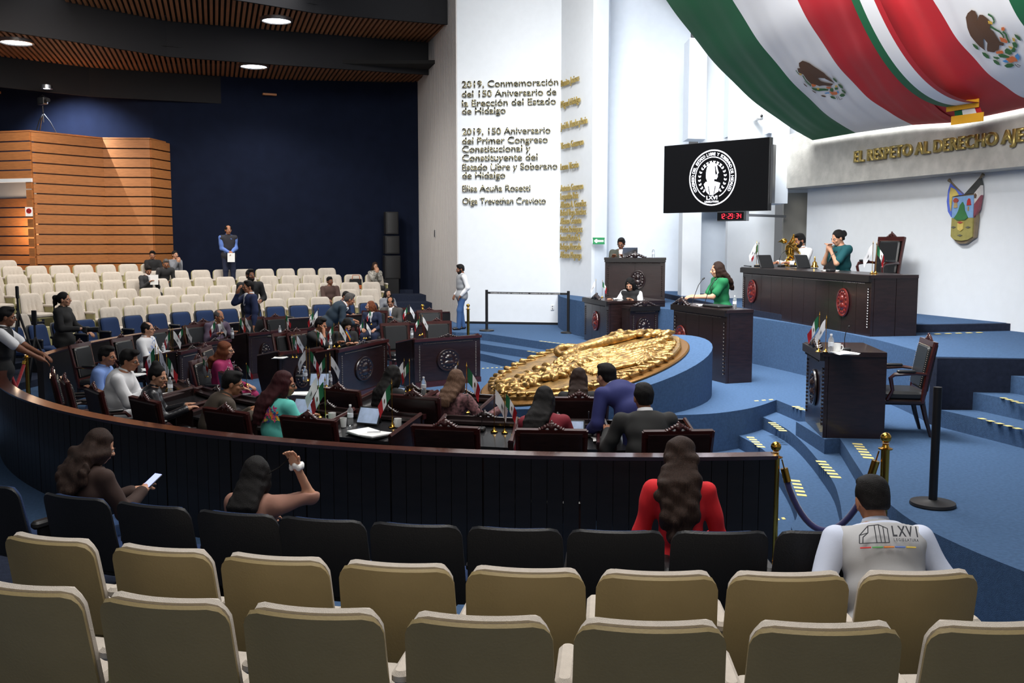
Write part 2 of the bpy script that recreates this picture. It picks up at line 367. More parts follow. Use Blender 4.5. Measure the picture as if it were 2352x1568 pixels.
# white sloping soffit over the stage side
mb = MB(); mb.grid([[Vector((2.0, 25, 9.8)), Vector((7.4, 20, 5.2))], [Vector((2.0, 18, 12.5)), Vector((9.0, 14, 10.0))]], M_WHITE)
struct('ceiling_soffit', mb)

# slatted ceiling ---------------------------------------------------------
def line_z(pts, z): return [P(x, y, z) for x, y in pts]
B2n = line_z([(-320, 10), (0, 60), (162, 85), (383, 121), (638, 140), (990, 164), (1040, 167)], 7.7)
B2f = line_z([(-320, 90), (0, 132), (204, 157), (629, 185), (961, 191), (1010, 192)], 7.7)
B1f = [Vector((p.x, p.y, 8.5)) for p in B2n]
B1n = line_z([(100, -75), (574, 0), (723, 25), (995, 49), (1050, 53)], 8.5)
def along(poly, s):
    """point of the plan polyline whose coordinate across the slats (along UA) is s"""
    best = None
    for a, b in zip(poly, poly[1:]):
        u0, u1 = a.xy @ UA.xy, b.xy @ UA.xy
        if min(u0, u1) - 1e-6 <= s <= max(u0, u1) + 1e-6 and abs(u1 - u0) > 1e-6: return a + (b - a) * ((s - u0) / (u1 - u0))
    e = poly[0] if s < poly[0].xy @ UA.xy else poly[-1]
    return e
def fascia(name, top, bot, z0, z1, m):
    mb = MB(); n = Vector((0, .08, 0))
    for a, b in zip(top, top[1:]): mb.prism([(a.x, a.y), (b.x, b.y), (b.x, b.y + .1), (a.x, a.y + .1)], z0, z1, m)
    return struct(name, mb)
fascia('trim_fascia', B2n, None, 7.6, 8.72, M_FABBLK)
fascia('trim_fascia', B1n, None, 8.45, 10.0, M_FABBLK)
F3 = [p for p in line_z([(-320, 90), (0, 132), (204, 157), (612, 184)], 7.7)]
fascia('trim_fascia', F3, None, 6.9, 7.72, M_FABBLK)
mb = MB(); mb.box((-9, 30, 7.95), (30, 30, .1), M_BLACK); 
M_VOID = mat('ceiling_void', s2l(16, 15, 15), .9)
def capz(poly_n, poly_f, z, name):
    mb = MB(); s0 = max(poly_n[0].xy @ UA.xy, poly_f[0].xy @ UA.xy); s1 = min(poly_n[-1].xy @ UA.xy, poly_f[-1].xy @ UA.xy)
    G = []
    for i in range(25):
        s = s0 + (s1 - s0) * i / 24; a, b = along(poly_n, s), along(poly_f, s)
        G.append([Vector((a.x, a.y, z)), Vector((b.x, b.y, z))])
    mb.grid(G, M_VOID); return struct(name, mb), s0, s1
c2, s0, s1 = capz(B2n, B2f, 7.86, 'ceiling')
c1, t0, t1 = capz(B1n, B1f, 8.66, 'ceiling')
slat_me = {}
def slats(poly_n, poly_f, z, s0, s1, par):
    s = s0 + .05
    ml = MB().box((0, .5, 0), (.075, 1, .06), M_SLAT).build('slat', smooth=False); me = ml.data; bpy.data.objects.remove(ml)
    while s < s1:
        a, b = along(poly_n, s), along(poly_f, s); d = Vector((b.x - a.x, b.y - a.y, 0))
        L = d.length
        if L > .3:
            a = a + d * (.14 / L); L -= .24
            o = bpy.data.objects.new('slat', me); COL.objects.link(o); o.location = (a.x, a.y, z); o.parent = par
            o.rotation_euler = (0, 0, math.atan2(d.y, d.x) - PI / 2); o.scale = (1, L, 1)
        s += .135
slats(B2n, B2f, 7.74, s0, s1, c2); slats(B1n, B1f, 8.54, t0, t1, c1)
mb = MB(); mb.box((0, 16, 10.05), (30, 20, .1), M_VOID); struct('ceiling', mb)
mb = MB(); mb.box((-9, 33.5, 7.8), (26, 9.5, .1), M_VOID); struct('ceiling', mb)
# round lamps in the ceiling
M_LAMP = mat('lamp_glow', (1, .98, .95), emit=14)
for (px, py, z, lab) in ((37, 97, 7.66, 'round glowing ceiling lamp at the left edge of the slats'), (635, 47, 8.46, 'round glowing lamp in the nearer slatted bay'), (583, 152, 7.66, 'round glowing lamp in the farther slatted bay')):
    p = P(px, py, z); t = thing('ceiling_lamp', lab, 'lamp', p)
    MB().lathe([(.42, .06), (.42, -.02), (.37, -.03), (.36, 0)], (0, 0, 0), M_STEEL, 28).build('ring', t)
    MB().lathe([(.36, 0), (.0, -.005)], (0, 0, 0), M_LAMP, 28).build('diffuser', t)
    l = bpy.data.lights.new('lamp_light', 'SPOT'); l.energy = 380; l.spot_size = 2.4; l.spot_blend = .6; l.shadow_soft_size = .3; l.color = (1, .97, .92)
    lo = bpy.data.objects.new('lamp_light', l); COL.objects.link(lo); lo.location = p - Vector((0, 0, .12))
p = P(107, 204, 6.9); MB().lathe([(.16, .1), (.16, 0), (.1, 0), (.09, .02)], (0, 0, 0), M_STEEL, 16).lathe([(.1, .01), (0, .005)], (0, 0, 0), M_LAMP, 16).build('spot_lamp')
o = bpy.data.objects['spot_lamp']; o.location = p; tag(o, 'small ceiling spot above the camera on the timber booth', 'lamp')
l = bpy.data.lights.new('lamp_light', 'SPOT'); l.energy = 1100; l.spot_size = 1.9; l.spot_blend = .8; l.color = (.75, .85, 1)
lo = bpy.data.objects.new('lamp_light', l); COL.objects.link(lo); lo.location = p - Vector((0, -.3, .1)); lo.rotation_euler = (.75, 0, 0)
for (px, py, lab) in ((632, 218, 'small wooden ledge on the blue wall right of the black drape'), (12, 213, 'small wooden ledge on the blue wall at the left edge')):
    q = hit(px, NW[1] if px > 300 else NW[0], NW[2] if px > 300 else NW[1]); mb = MB().box((0, 0, 0), (.42, .12, .06), M_WOOD, rz=.45); o = mb.build('ledge', smooth=False)
    o.location = (q.x, q.y - .1, zat(q, py)); tag(o, lab, 'ledge')

# timber booth: planks are separate boards --------------------------------
zt = 5.66; corners = [(357, 29.2), (250, 29.1), (87, 27.2), (-60, 27.8)]
cp = [Vector(((x - 1176) / FPX * d, d, 0)) for x, d in corners]
back = cp[0] + Vector((.6, 1.1, 0))
mb = MB(); mb.prism([(v.x, v.y) for v in ([cp[2] + Vector((0.05, .1, 0)), cp[1] + Vector((0, .1, 0)), cp[0] + Vector((-.05, .1, 0)), cp[0] + Vector((.1, 1.2, 0)), cp[2] + Vector((-.3, 2.6, 0))])], .6, zt - .03, M_RAIL)
booth = struct('wall_booth', mb)
def planks(a, b, z0, z1, name='plank'):
    L = (b - a).length; R = math.atan2(b.y - a.y, b.x - a.x); n = int(round((z1 - z0) / .275)); h = (z1 - z0) / n
    me = None
    for i in range(n):
        mb = MB().box((0, 0, 0), (L, .09, h - .035), M_WOOD); o = mb.build(name, booth, smooth=False)
        c = (a + b) / 2; o.location = (c.x, c.y, z0 + h * (i + .5)); o.rotation_euler = (0, 0, R)
planks(cp[1], cp[0], .9, zt); planks(cp[2], cp[1], .9, zt); planks(cp[0], cp[0] + Vector((.16, 1.1, 0)), .9, zt)
dtop = zat(cp[2], 412)
da, db = cp[2] + (cp[3] - cp[2]) * .085, cp[3]
planks(db, cp[2], dtop, zt); planks(da, cp[2], .9, dtop)
mb = MB(); mb.prism([(v.x, v.y) for v in (db, cp[2], cp[2] + Vector((0, .3, 0)), db + Vector((0, .3, 0)))], zt, zt + .04, M_WOOD); struct('trim_booth_cap', mb)
mb = MB(); mb.prism([(v.x, v.y) for v in (cp[2], cp[1], cp[0], cp[0] + Vector((.1, 1.2, 0)), cp[2] + Vector((-.3, 2.6, 0)))], zt, zt + .04, M_WOOD); struct('trim_booth_cap', mb)
# recess behind the doorway
ra, rb = db + Vector((0, 1.1, 0)), cp[2] + Vector((-.1, .9, 0)); planks(ra, rb, .9, dtop - .45)
mb = MB(); mb.prism([(v.x, v.y) for v in (ra, rb, rb + Vector((0, .1, 0)), ra + Vector((0, .1, 0)))], dtop - .45, dtop + .2, M_WHITE); struct('wall_recess', mb)
MB().box((0, 0, 0), (2.4, .12, .1), M_WHITE).build('trim_door', smooth=False)
o = bpy.data.objects['trim_door']; o['kind'] = 'structure'; o.location = ((da.x + db.x) / 2, (da.y + db.y) / 2, dtop - .02); o.rotation_euler = (0, 0, math.atan2(cp[2].y - db.y, cp[2].x - db.x))
l = bpy.data.lights.new('lamp_light', 'POINT'); l.energy = 55; l.color = (1, .72, .5); l.shadow_soft_size = .3
lo = bpy.data.objects.new('lamp_light', l); COL.objects.link(lo); lo.location = (da + Vector((-.6, .5, 3.0)))
# no-smoking sign on the booth corner
q = cp[2] + Vector((-.09, -.09, 0)); zz = zat(q, 486)
t = thing('no_smoking_sign', 'small white no-smoking sign on the corner of the timber booth', 'sign', (q.x, q.y, zz), .1)
M_SRED = mat('sign_red', s2l(190, 30, 30), .6)
MB().box((0, 0, 0), (.19, .02, .25), M_PAPER).build('plate', t, smooth=False)
mb = MB(); Rx = Matrix.Rotation(PI / 2, 3, 'X')
mb.lathe([(.055, .0), (.055, .006), (.07, .006), (.07, 0)], (0, -.01, .02), M_SRED, 20, M=Rx)
mb.box((0, -.014, .02), (.13, .005, .014), M_SRED, M=Matrix.Rotation(.78, 3, 'Y')); mb.box((0, -.012, .02), (.08, .004, .014), M_BLACK)
mb.build('symbol', t)
# ================================================================== auditorium seats
def pillow(mb, m, W, H, z0, y0, tilt, thick, curve=.03, cr=.075, nx=14, nz=10, tuft=0, inset=0, taper=.9, bulge=0):
    """closed curved pad standing up: back face at y0, front face thick further forward; tilt leans the top backwards"""
    def pt(u, v, f):
        hw = (W / 2 - inset) * (taper + (1 - taper) * v); hh = H - inset
        x = u * hw; z = v * hh
        d = max(0, z - (hh - cr)) / cr                      # rounded top corners
        if d > 0: x = u * (hw - cr * (1 - math.sqrt(max(0, 1 - d * d))))
        e = 1 - max(abs(u) ** 8, abs(2 * v - 1) ** 10)
        y = y0 - z * tilt + curve * (x / (W / 2)) ** 2 * (.4 + .6 * v)
        if f:
            y += thick * (.35 + .65 * max(e, 0) ** .5) + bulge * (1 - u * u) * math.sin(PI * min(1, v * 1.1))
            if tuft and v < .78:
                for c in (-.36, 0, .36): y -= .03 * math.exp(-((u - c) / .07) ** 2) * min(1, (.78 - v) * 4)
        return Vector((x, y, z0 + z + (.012 if f and v > .95 else 0)))
    us = [math.sin((-1 + 2 * i / nx) * PI / 2) * .5 + (-1 + 2 * i / nx) * .5 for i in range(nx + 1)]
    if tuft: us = [-1 + 2 * i / nx for i in range(nx + 1)]
    vs = [j / nz * .78 for j in range(int(nz * .6) + 1)] if False else [1 - (1 - j / nz) ** 1.5 for j in range(nz + 1)]
    A = [[pt(u, v, 0) for v in vs] for u in us]; B = [[pt(u, v, 1) for v in vs] for u in us]
    a, b = nx + 1, nz + 1
    V = [p for r in A for p in r] + [p for r in B for p in r]; o = a * b; F = []
    for i in range(nx):
        for j in range(nz):
            F.append((i * b + j, i * b + j + 1, (i + 1) * b + j + 1, (i + 1) * b + j)[::-1]); F.append((o + i * b + j, o + i * b + j + 1, o + (i + 1) * b + j + 1, o + (i + 1) * b + j))
    rim = [i * b for i in range(a)] + [(a - 1) * b + j for j in range(1, b)] + [i * b + b - 1 for i in range(a - 2, -1, -1)] + [j for j in range(b - 2, 0, -1)]
    for k in range(len(rim)): p, q = rim[k], rim[(k + 1) % len(rim)]; F.append((q, p, p + o, q + o)[::-1])
    return mb.add(V, F, m)
def make_seat(name, label, shell, fabric, side, arm_m, armside, tuft=True):
    t = thing(name, label, 'seat'); tp = 1.16 if tuft else 1.04; ins = .032 if fabric == M_BSEAT else .006
    pillow(MB(), shell, .55, .50, .39, -.20, .26, .035, .055, .07, nx=14, nz=12, taper=tp).build('back_shell', t, angle=55)
    pillow(MB(), fabric, .535, .50, .41, -.168, .26, .06, .055, .075, nx=22 if tuft else 14, nz=12, tuft=tuft, inset=ins, taper=tp).build('back_cushion', t, angle=80)
    mb = MB(); mb.rbox((0, .06, .425), (.46, .46, .10), fabric, .06); mb.build('seat_cushion', t)
    MB().rbox((0, .06, .36), (.42, .42, .04), shell, .05).build('seat_pan', t)
    s = armside
    mb = MB(); mb.rbox((s * .315, -.02, .62), (.075, .36, .055), arm_m, .035); mb.build('armrest', t)
    mb = MB(); mb.box((s * .315, .0, .31), (.035, .30, .58), side); mb.box((s * .315, .0, .02), (.07, .36, .04), side); mb.build('side_support', t, smooth=False)
    return t
seatB = make_seat('auditorium_seat', '', M_SHELL, M_BEIGE, M_GREENM, M_BEIGE, 1, False)
seatF = make_seat('auditorium_seat', '', M_GREENM, M_BEIGE, M_GREENM, M_BEIGE, -1, True)
seatK = make_seat('auditorium_seat', '', M_BSHELL, M_BSEAT, M_BLACK, M_BLKPL, 1, False)
seatL = make_seat('auditorium_seat', '', M_BSHELL, M_BSEAT, M_BLACK, M_BLKPL, -1, False)
used = set()
def put_seat(proto, R, a, z, label, group):
    p = pol(R - .27, a, z); rz = a + PI / 2
    if proto.name not in used:
        used.add(proto.name); proto.location = p; proto.rotation_euler = (0, 0, rz); proto['label'] = label; proto['group'] = group; return proto
    return dup(proto, p, rz, label, group)
NEAR = [(10.98, .13, seatK, [-50, 150, 330, 528, 728, 948, 1182, 1421, 1667, 1912]),
        (12.08, .25, seatB, [80, 345, 612, 900, 1207, 1520, 1832, 2142]),
        (12.97, .37, seatB, [12, 345, 700, 1095, 1505, 1925, 2345])]
nm = [('black-backed seat in the front row behind the dark parapet', 'black seats behind the parapet'),
      ('tan-backed cream seat in the second row from the camera', 'cream seats in the second row'),
      ('tan-backed cream seat in the row nearest the camera', 'cream seats in the nearest row')]
for (R, z, pr, xs), (lb, gp) in zip(NEAR, nm):
    for i, x in enumerate(xs): put_seat(pr, R, ang(x, R), z, f'{lb}, {ordn(i + 1)} from the left', gp)
FAR = [(0, 22, 885, seatL), (1, 247, 860, seatF), (2, 160, 858, seatF), (3, 65, 858, seatF), (4, -24, 862, seatF), (5, -20, 775, seatF), (6, -28, 350, seatF)]
words = ['blue', 'lowest', 'second', 'third', 'fourth', 'fifth', 'sixth']
for i, x0, x1, pr in FAR:
    R, z = TIER[i]; a = ang(x0, R, True); a1 = ang(x1, R, True); k = 0
    while a > a1 - .01:
        k += 1
        lb = f'blue far seat behind the deputies, {ordn(k)} from the left' if i == 0 else f'cream tufted seat of the {words[i]} far row, {ordn(k)} from the left'
        put_seat(pr, R, a, z, lb, 'blue far seats' if i == 0 else f'cream seats of the {words[i]} far row')
        a -= .652 / R
put_seat(seatF, 12.05, ang(35, 12.05, True), .25, 'lone cream seat behind the guard at the left edge', 'cream seats at the left edge')
put_seat(seatF, 17.7, ang(16, 17.7, True), 1.25, 'grey cream seat before the booth doorway, highest at the left', 'cream seats at the left edge')
# green fronted boxes at the aisle ends
for (px, R, z, lb) in ((186, 11.45, .13, 'olive green row-end box behind the photographer'), (90, 12.3, .25, 'olive green row-end box right of the black tripod'), (8, 13.2, .39, 'olive green row-end box at the left edge')):
    a = ang(px, R, True); p = pol(R, a, z); t = thing('row_end_box', lb, 'box', p, a + PI / 2)
    MB().box((0, 0, .29), (.5, .42, .56), M_GREENM).build('carcass', t, smooth=False)
    MB().box((0, .22, .30), (.44, .02, .46), M_GREENM).build('front_panel', t, smooth=False)
# ================================================================== sculpting: blended solids meshed by surface nets
def cap(a, b, ra, rb=None): return ('c', np.array(a, float), np.array(b, float), ra, ra if rb is None else rb)
def ell(c, r, R=None): return ('e', np.array(c, float), np.array(r, float), None if R is None else np.array(R, float))
def sculpt(prims, res=.012, k=.02, subs=(), fold=0, ffreq=28, seed=0, clip=None):
    """smooth union of prims minus subs -> vertices, quads (numpy)"""
    lo = np.full(3, 1e9); hi = -lo
    def bb(p):
        if p[0] == 'c':
            a = np.minimum(p[1] - p[3], p[2] - p[4]); b = np.maximum(p[1] + p[3], p[2] + p[4]); return a, b
        r = p[2]; R = p[3]
        e = r if R is None else np.sqrt(((R * r) ** 2).sum(1)); return p[1] - e, p[1] + e
    for p in prims: a, b = bb(p); lo = np.minimum(lo, a); hi = np.maximum(hi, b)
    mg = 2.5 * res + fold; lo -= mg; hi += mg
    n = np.ceil((hi - lo) / res).astype(int) + 1
    F = np.full(n, .2, np.float32)
    ax = [lo[i] + res * np.arange(n[i]) for i in range(3)]
    def ev(p, sl):
        X, Y, Z = np.meshgrid(ax[0][sl[0]], ax[1][sl[1]], ax[2][sl[2]], indexing='ij')
        if p[0] == 'c':
            a, b, ra, rb = p[1:]; d = b - a; L = max(d @ d, 1e-9)
            t = np.clip(((X - a[0]) * d[0] + (Y - a[1]) * d[1] + (Z - a[2]) * d[2]) / L, 0, 1)
            return np.sqrt((X - a[0] - t * d[0]) ** 2 + (Y - a[1] - t * d[1]) ** 2 + (Z - a[2] - t * d[2]) ** 2) - (ra + (rb - ra) * t)
        c, r, R = p[1:]
        x, y, z = X - c[0], Y - c[1], Z - c[2]
        if R is not None: x, y, z = (R[0, i] * x + R[1, i] * y + R[2, i] * z for i in range(3)) if False else [R[0, i] * x + R[1, i] * y + R[2, i] * z for i in range(3)]
        k0 = np.sqrt((x / r[0]) ** 2 + (y / r[1]) ** 2 + (z / r[2]) ** 2) + 1e-9
        k1 = np.sqrt((x / r[0] ** 2) ** 2 + (y / r[1] ** 2) ** 2 + (z / r[2] ** 2) ** 2) + 1e-9
        return k0 * (k0 - 1) / k1
    def region(p, ext):
        a, b = bb(p); s = []
        for i in range(3):
            i0 = max(0, int((a[i] - ext - lo[i]) / res)); i1 = min(n[i], int((b[i] + ext - lo[i]) / res) + 2); s.append(slice(i0, max(i1, i0 + 1)))
        return tuple(s)
    for p in prims:
        s = region(p, k * 2 + 3 * res); d = ev(p, s).astype(np.float32); f = F[s]
        h = np.maximum(k - np.abs(f - d), 0) / k
        F[s] = np.minimum(f, d) - h * h * k * .25
    for p in subs:
        s = region(p, 3 * res); d = -ev(p, s).astype(np.float32); F[s] = np.maximum(F[s], d)
    if clip is not None:
        X, Y, Z = np.meshgrid(*ax, indexing='ij')
        for (q, nn) in clip: F = np.maximum(F, ((X - q[0]) * nn[0] + (Y - q[1]) * nn[1] + (Z - q[2]) * nn[2]).astype(np.float32))
    if fold:
        rg = np.random.RandomState(seed); X, Y, Z = np.meshgrid(*ax, indexing='ij'); g = 0
        for i in range(4):
            v = rg.normal(size=3); v /= np.linalg.norm(v); v[2] *= 1.3; v *= ffreq * (.6 + .35 * i)
            g = g + np.sin(X * v[0] + Y * v[1] + Z * v[2] + rg.rand() * 6) / (1 + .4 * i)
        F = F + (fold * .5 * g).astype(np.float32)
    F[0] = F[-1] = 1; F[:, 0] = F[:, -1] = 1; F[:, :, 0] = F[:, :, -1] = 1
    S = F < 0
    c = S[:-1, :-1, :-1]; tot = np.zeros(c.shape, np.int8)
    for i in (0, 1):
        for j in (0, 1):
            for l in (0, 1): tot += S[i:n[0] - 1 + i, j:n[1] - 1 + j, l:n[2] - 1 + l]
    idx = np.argwhere((tot > 0) & (tot < 8))
    if len(idx) == 0: return np.zeros((0, 3)), np.zeros((0, 4), int)
    ID = np.full(c.shape, -1, np.int64); ID[tuple(idx.T)] = np.arange(len(idx))
    acc = np.zeros((len(idx), 3)); cnt = np.zeros(len(idx))
    for d in range(3):
        e = np.zeros(3, int); e[d] = 1; o1, o2 = [q for q in range(3) if q != d]
        for i in (0, 1):
            for j in (0, 1):
                st = np.zeros(3, int); st[o1] = i; st[o2] = j
                A = F[tuple((idx + st).T)]; B = F[tuple((idx + st + e).T)]; m = (A < 0) != (B < 0)
                t = np.where(m, A / np.where(m, A - B, 1), 0)
                pos = st + t[:, None] * e
                acc[m] += pos[m]; cnt[m] += 1
    V = lo + (idx + acc / cnt[:, None]) * res
    Q = []
    for d in range(3):
        e = np.zeros(3, int); e[d] = 1; o1, o2 = [(1, 2), (2, 0), (0, 1)][d]
        sl0 = [slice(1, n[q] - 1) for q in range(3)]; sl0[d] = slice(0, n[d] - 1); sl1 = list(sl0); sl1[d] = slice(1, n[d])
        A = S[tuple(sl0)]; B = S[tuple(sl1)]
        off = np.ones(3, int); off[d] = 0
        for sgn, mm in ((1, A & ~B), (-1, ~A & B)):
            q = np.argwhere(mm) + off
            if not len(q): continue
            a1 = np.zeros(3, int); a1[o1] = 1; a2 = np.zeros(3, int); a2[o2] = 1
            q4 = [ID[tuple((q - a1 - a2).T)], ID[tuple((q - a2).T)], ID[tuple(q.T)], ID[tuple((q - a1).T)]]
            if sgn < 0: q4 = q4[::-1]
            Q.append(np.stack(q4, 1))
    Q = np.concatenate(Q); return V, Q[(Q >= 0).all(1)]
def sadd(mb, VQ, m):
    V, Q = VQ; return mb.add(V.tolist(), Q.tolist(), m)
def sobj(name, VQ, m, parent=None, **k): return sadd(MB(), VQ, m).build(name, parent, angle=180, **k)
# ================================================================== chamber furniture
def rect_out(w, h): return [(-w / 2, 0), (w / 2, 0), (w / 2, h), (-w / 2, h)]
# carved leaf crest, medallion: shared meshes
rg = random.Random(3)
pr = [ell((0, 0, .035), (.045, .03, .05))]
for s in (-1, 1):
    for i, (x, z, r) in enumerate(((.05, .05, .03), (.09, .035, .028), (.125, .018, .024), (.16, .008, .018))):
        pr.append(ell((s * x, 0, z), (r * 1.1, .024, r * .8))); pr.append(cap((s * x, .012, z), (s * (x + .012), .02, z + .014), .013, .010))
pr += [ell((0, .012, .085), (.022, .02, .026)), cap((-.03, 0, .07), (.03, 0, .07), .016)]
CREST = sadd(MB(), sculpt(pr, .0075, .008), M_MAHOG).build('crest', angle=180).data
CREST_K = CREST.copy(); CREST_K.materials[0] = M_DARKW
bpy.data.objects.remove(bpy.data.objects['crest'])
def mesh_child(name, me, parent, loc=(0, 0, 0), rot=(0, 0, 0), sc=(1, 1, 1)):
    o = bpy.data.objects.new(name, me); COL.objects.link(o); o.parent = parent; o.location = loc; o.rotation_euler = rot; o.scale = sc; return o
pr = [ell((0, .01, .0), (.15, .022, .19)), ell((.0, .03, .05), (.045, .03, .055)), ell((0, .03, -.05), (.07, .03, .05)), ell((.045, .035, .045), (.014, .014, .012))]
for i in range(14):
    a = 2 * PI * i / 14; pr.append(ell((.112 * math.cos(a), .025, .148 * math.sin(a)), (.018, .016, .022)))
MED = MB(); Rm = Matrix.Rotation(-PI / 2, 3, 'X')
ring = [(.155, 0), (.175, .012), (.17, .03), (.15, .034), (.14, .02)]
V = []
MED.lathe([(r, z) for r, z in ring], (0, 0, 0), M_REDW, 30, M=Matrix(((1, 0, 0), (0, 0, 1), (0, 1.22, 0))))
sadd(MED, sculpt(pr, .009, .01), M_REDW)
MED = MED.build('medallion', angle=60); MEDM = MED.data; bpy.data.objects.remove(MED)
MEDK = MEDM.copy(); MEDK.materials[0] = M_DARKW
def beads(mb, a, b, n, r, m):
    a, b = Vector(a), Vector(b)
    for i in range(n):
        c = a + (b - a) * (i + .5) / n
        mb.add([c + Vector(v) * r for v in ((1, 0, 0), (-1, 0, 0), (0, 1, 0), (0, 0, 1), (0, 0, -1))], [(0, 2, 3), (2, 1, 3), (0, 4, 2), (2, 4, 1)], m)
    return mb
M_STUD = mat('stud', s2l(120, 112, 100), .4, metal=.6)
def make_chair(name, label):
    t = thing(name, label, 'chair')
    R = Matrix.Rotation(.17, 3, 'X')       # back leans
    MB().rbox((0, .03, .455), (.54, .50, .10), M_LEATH, .06, 4).build('seat_cushion', t)
    mb = MB(); mb.rbox((0, .03, .385), (.56, .52, .06), M_DARKW, .04); mb.build('seat_frame', t)
    for s in (-1, 1):
        MB().tube([(s * .25, .25, .37), (s * .255, .27, .2), (s * .25, .28, 0)], [.03, .026, .018], M_DARKW, 6).build('leg', t)
        MB().tube([(s * .24, -.2, .37), (s * .245, -.24, .2), (s * .25, -.30, 0)], [.03, .026, .018], M_DARKW, 6).build('leg', t)
    mb = MB()
    for s in (-1, 1): mb.tube([(s * .26, -.19, .38), (s * .275, -.23, .7), (s * .29, -.30, 1.05)], .027, M_MAHOG, 6)
    mb.box((0, -.295, 1.03), (.60, .05, .06), M_MAHOG, M=R); mb.box((0, -.21, .50), (.54, .05, .05), M_MAHOG, M=R)
    mb.box((0, -.275, .77), (.53, .03, .52), M_DARKW, M=R)
    mb.build('back_frame', t, smooth=False)
    mesh_child('crest', CREST, t, (0, -.305, 1.05), sc=(.62, .8, .8))
    mb = MB(); mb.rbox((0, 0, 0), (.47, .47, .07), M_LEATH, .05, 4, M=Matrix.Rotation(PI / 2 + .17, 3, 'X')); o = mb.build('back_pad', t); o.location = (0, -.235, .77)
    mb = MB()
    for s in (-1, 1): beads(mb, (s * .245, -.165, .55), (s * .245, -.245, 1.0), 20, .006, M_STUD)
    beads(mb, (-.24, -.25, 1.005), (.24, -.25, 1.005), 20, .006, M_STUD); o = mb.build('stud_row', t, smooth=False); o['kind'] = 'stuff'
    for s in (-1, 1):
        MB().tube([(s * .27, -.24, .70), (s * .31, -.1, .715), (s * .31, .12, .70), (s * .30, .16, .66), (s * .28, .13, .52), (s * .265, .18, .41)], [.018, .02, .024, .024, .02, .02], M_MAHOG, 6).build('armrest', t)
        o = MB().rbox((s * .31, 0, .735), (.06, .2, .03), M_LEATH, .025).build('arm_pad', t)
    return t
chair0 = make_chair('deputy_chair', '')
chair_used = [False]
def put_chair(p, yaw, label, group='carved deputy chairs'):
    if not chair_used[0]:
        chair_used[0] = True; chair0.location = p; chair0.rotation_euler = (0, 0, yaw); chair0['label'] = label; chair0['group'] = group; return chair0
    return dup(chair0, p, yaw, label, group)
P0 = Vector((.9, 14.9, 0))
def back_to_seat(q, yaw): return Vector((q.x, q.y, 0)) + Vector((-math.sin(yaw), math.cos(yaw), 0)) * .30
CHAIRS = [  # column, row of the back's upper edge, label
 (1564, 990, 'dark carved chair behind the man in the black suit, rightmost at the parapet'), (1268, 983, 'dark carved chair behind the woman in the maroon blazer'),
 (1020, 984, 'empty dark carved chair at the parapet left of two brass flag stands'), (701, 957, 'dark carved chair between turquoise dress and the open notebook'),
 (510, 938, 'dark carved chair half hidden behind the turquoise dress'), (322, 903, 'dark carved chair behind the brown jacket, seen from the back'),
 (205, 888, 'dark carved chair behind the woman with a bun'), (139, 858, 'dark carved chair in profile behind the white-shirted man'),
 (112, 842, 'dark carved chair in profile nearest the red rope'),
 (182, 788, 'dark carved chair by the parapet below the photographer'), (278, 775, 'dark carved chair of the man in the embroidered white shirt'),
 (357, 757, 'empty leather chair right of the embroidered white shirt'), (445, 745, 'empty leather chair left of the purple suit'),
 (503, 736, None), (580, 728, 'empty leather chair in front of the navy-suited man'), (632, 727, 'empty leather chair with studded frame in the far centre'),
 (949, 908, 'dark carved chair behind the floral blouse'), (777, 892, 'dark carved chair left of the long black hair'),
 (1330, 912, 'dark carved chair behind the woman in black and pink'), (540, 792, None), (470, 797, 'empty leather chair left of the auburn hair'),
 (524, 858, 'dark carved chair below the magenta blouse'),
 (658, 763, 'empty leather chair left of the man with hand on chin'), (906, 741, 'empty leather chair behind the centre desk, left one'), (1003, 737, 'empty leather chair behind the desk with the large medallion'),
 (986, 712, 'empty leather chair in the farthest deputy row'), (741, 748, None), (800, 752, None),
 (848, 722, None), (897, 716, None)]
chair_pos = {}
for i, (x, y, lb) in enumerate(CHAIRS):
    q = P(x, y, 1.06)
    if i < 9: q = pol(8.2, ang(x, 8.2)); 
    tgt = P0
    if 9 <= i <= 15: tgt = Vector((2.5, 14.5, 0))
    yw = yaw_to(q, tgt)
    if 22 <= i <= 29: yw = yaw_to(q, Vector((1.6, 12, 0)))
    s = back_to_seat(q, yw); chair_pos[i] = (s, yw)
    if lb: put_chair(s, yw, lb)
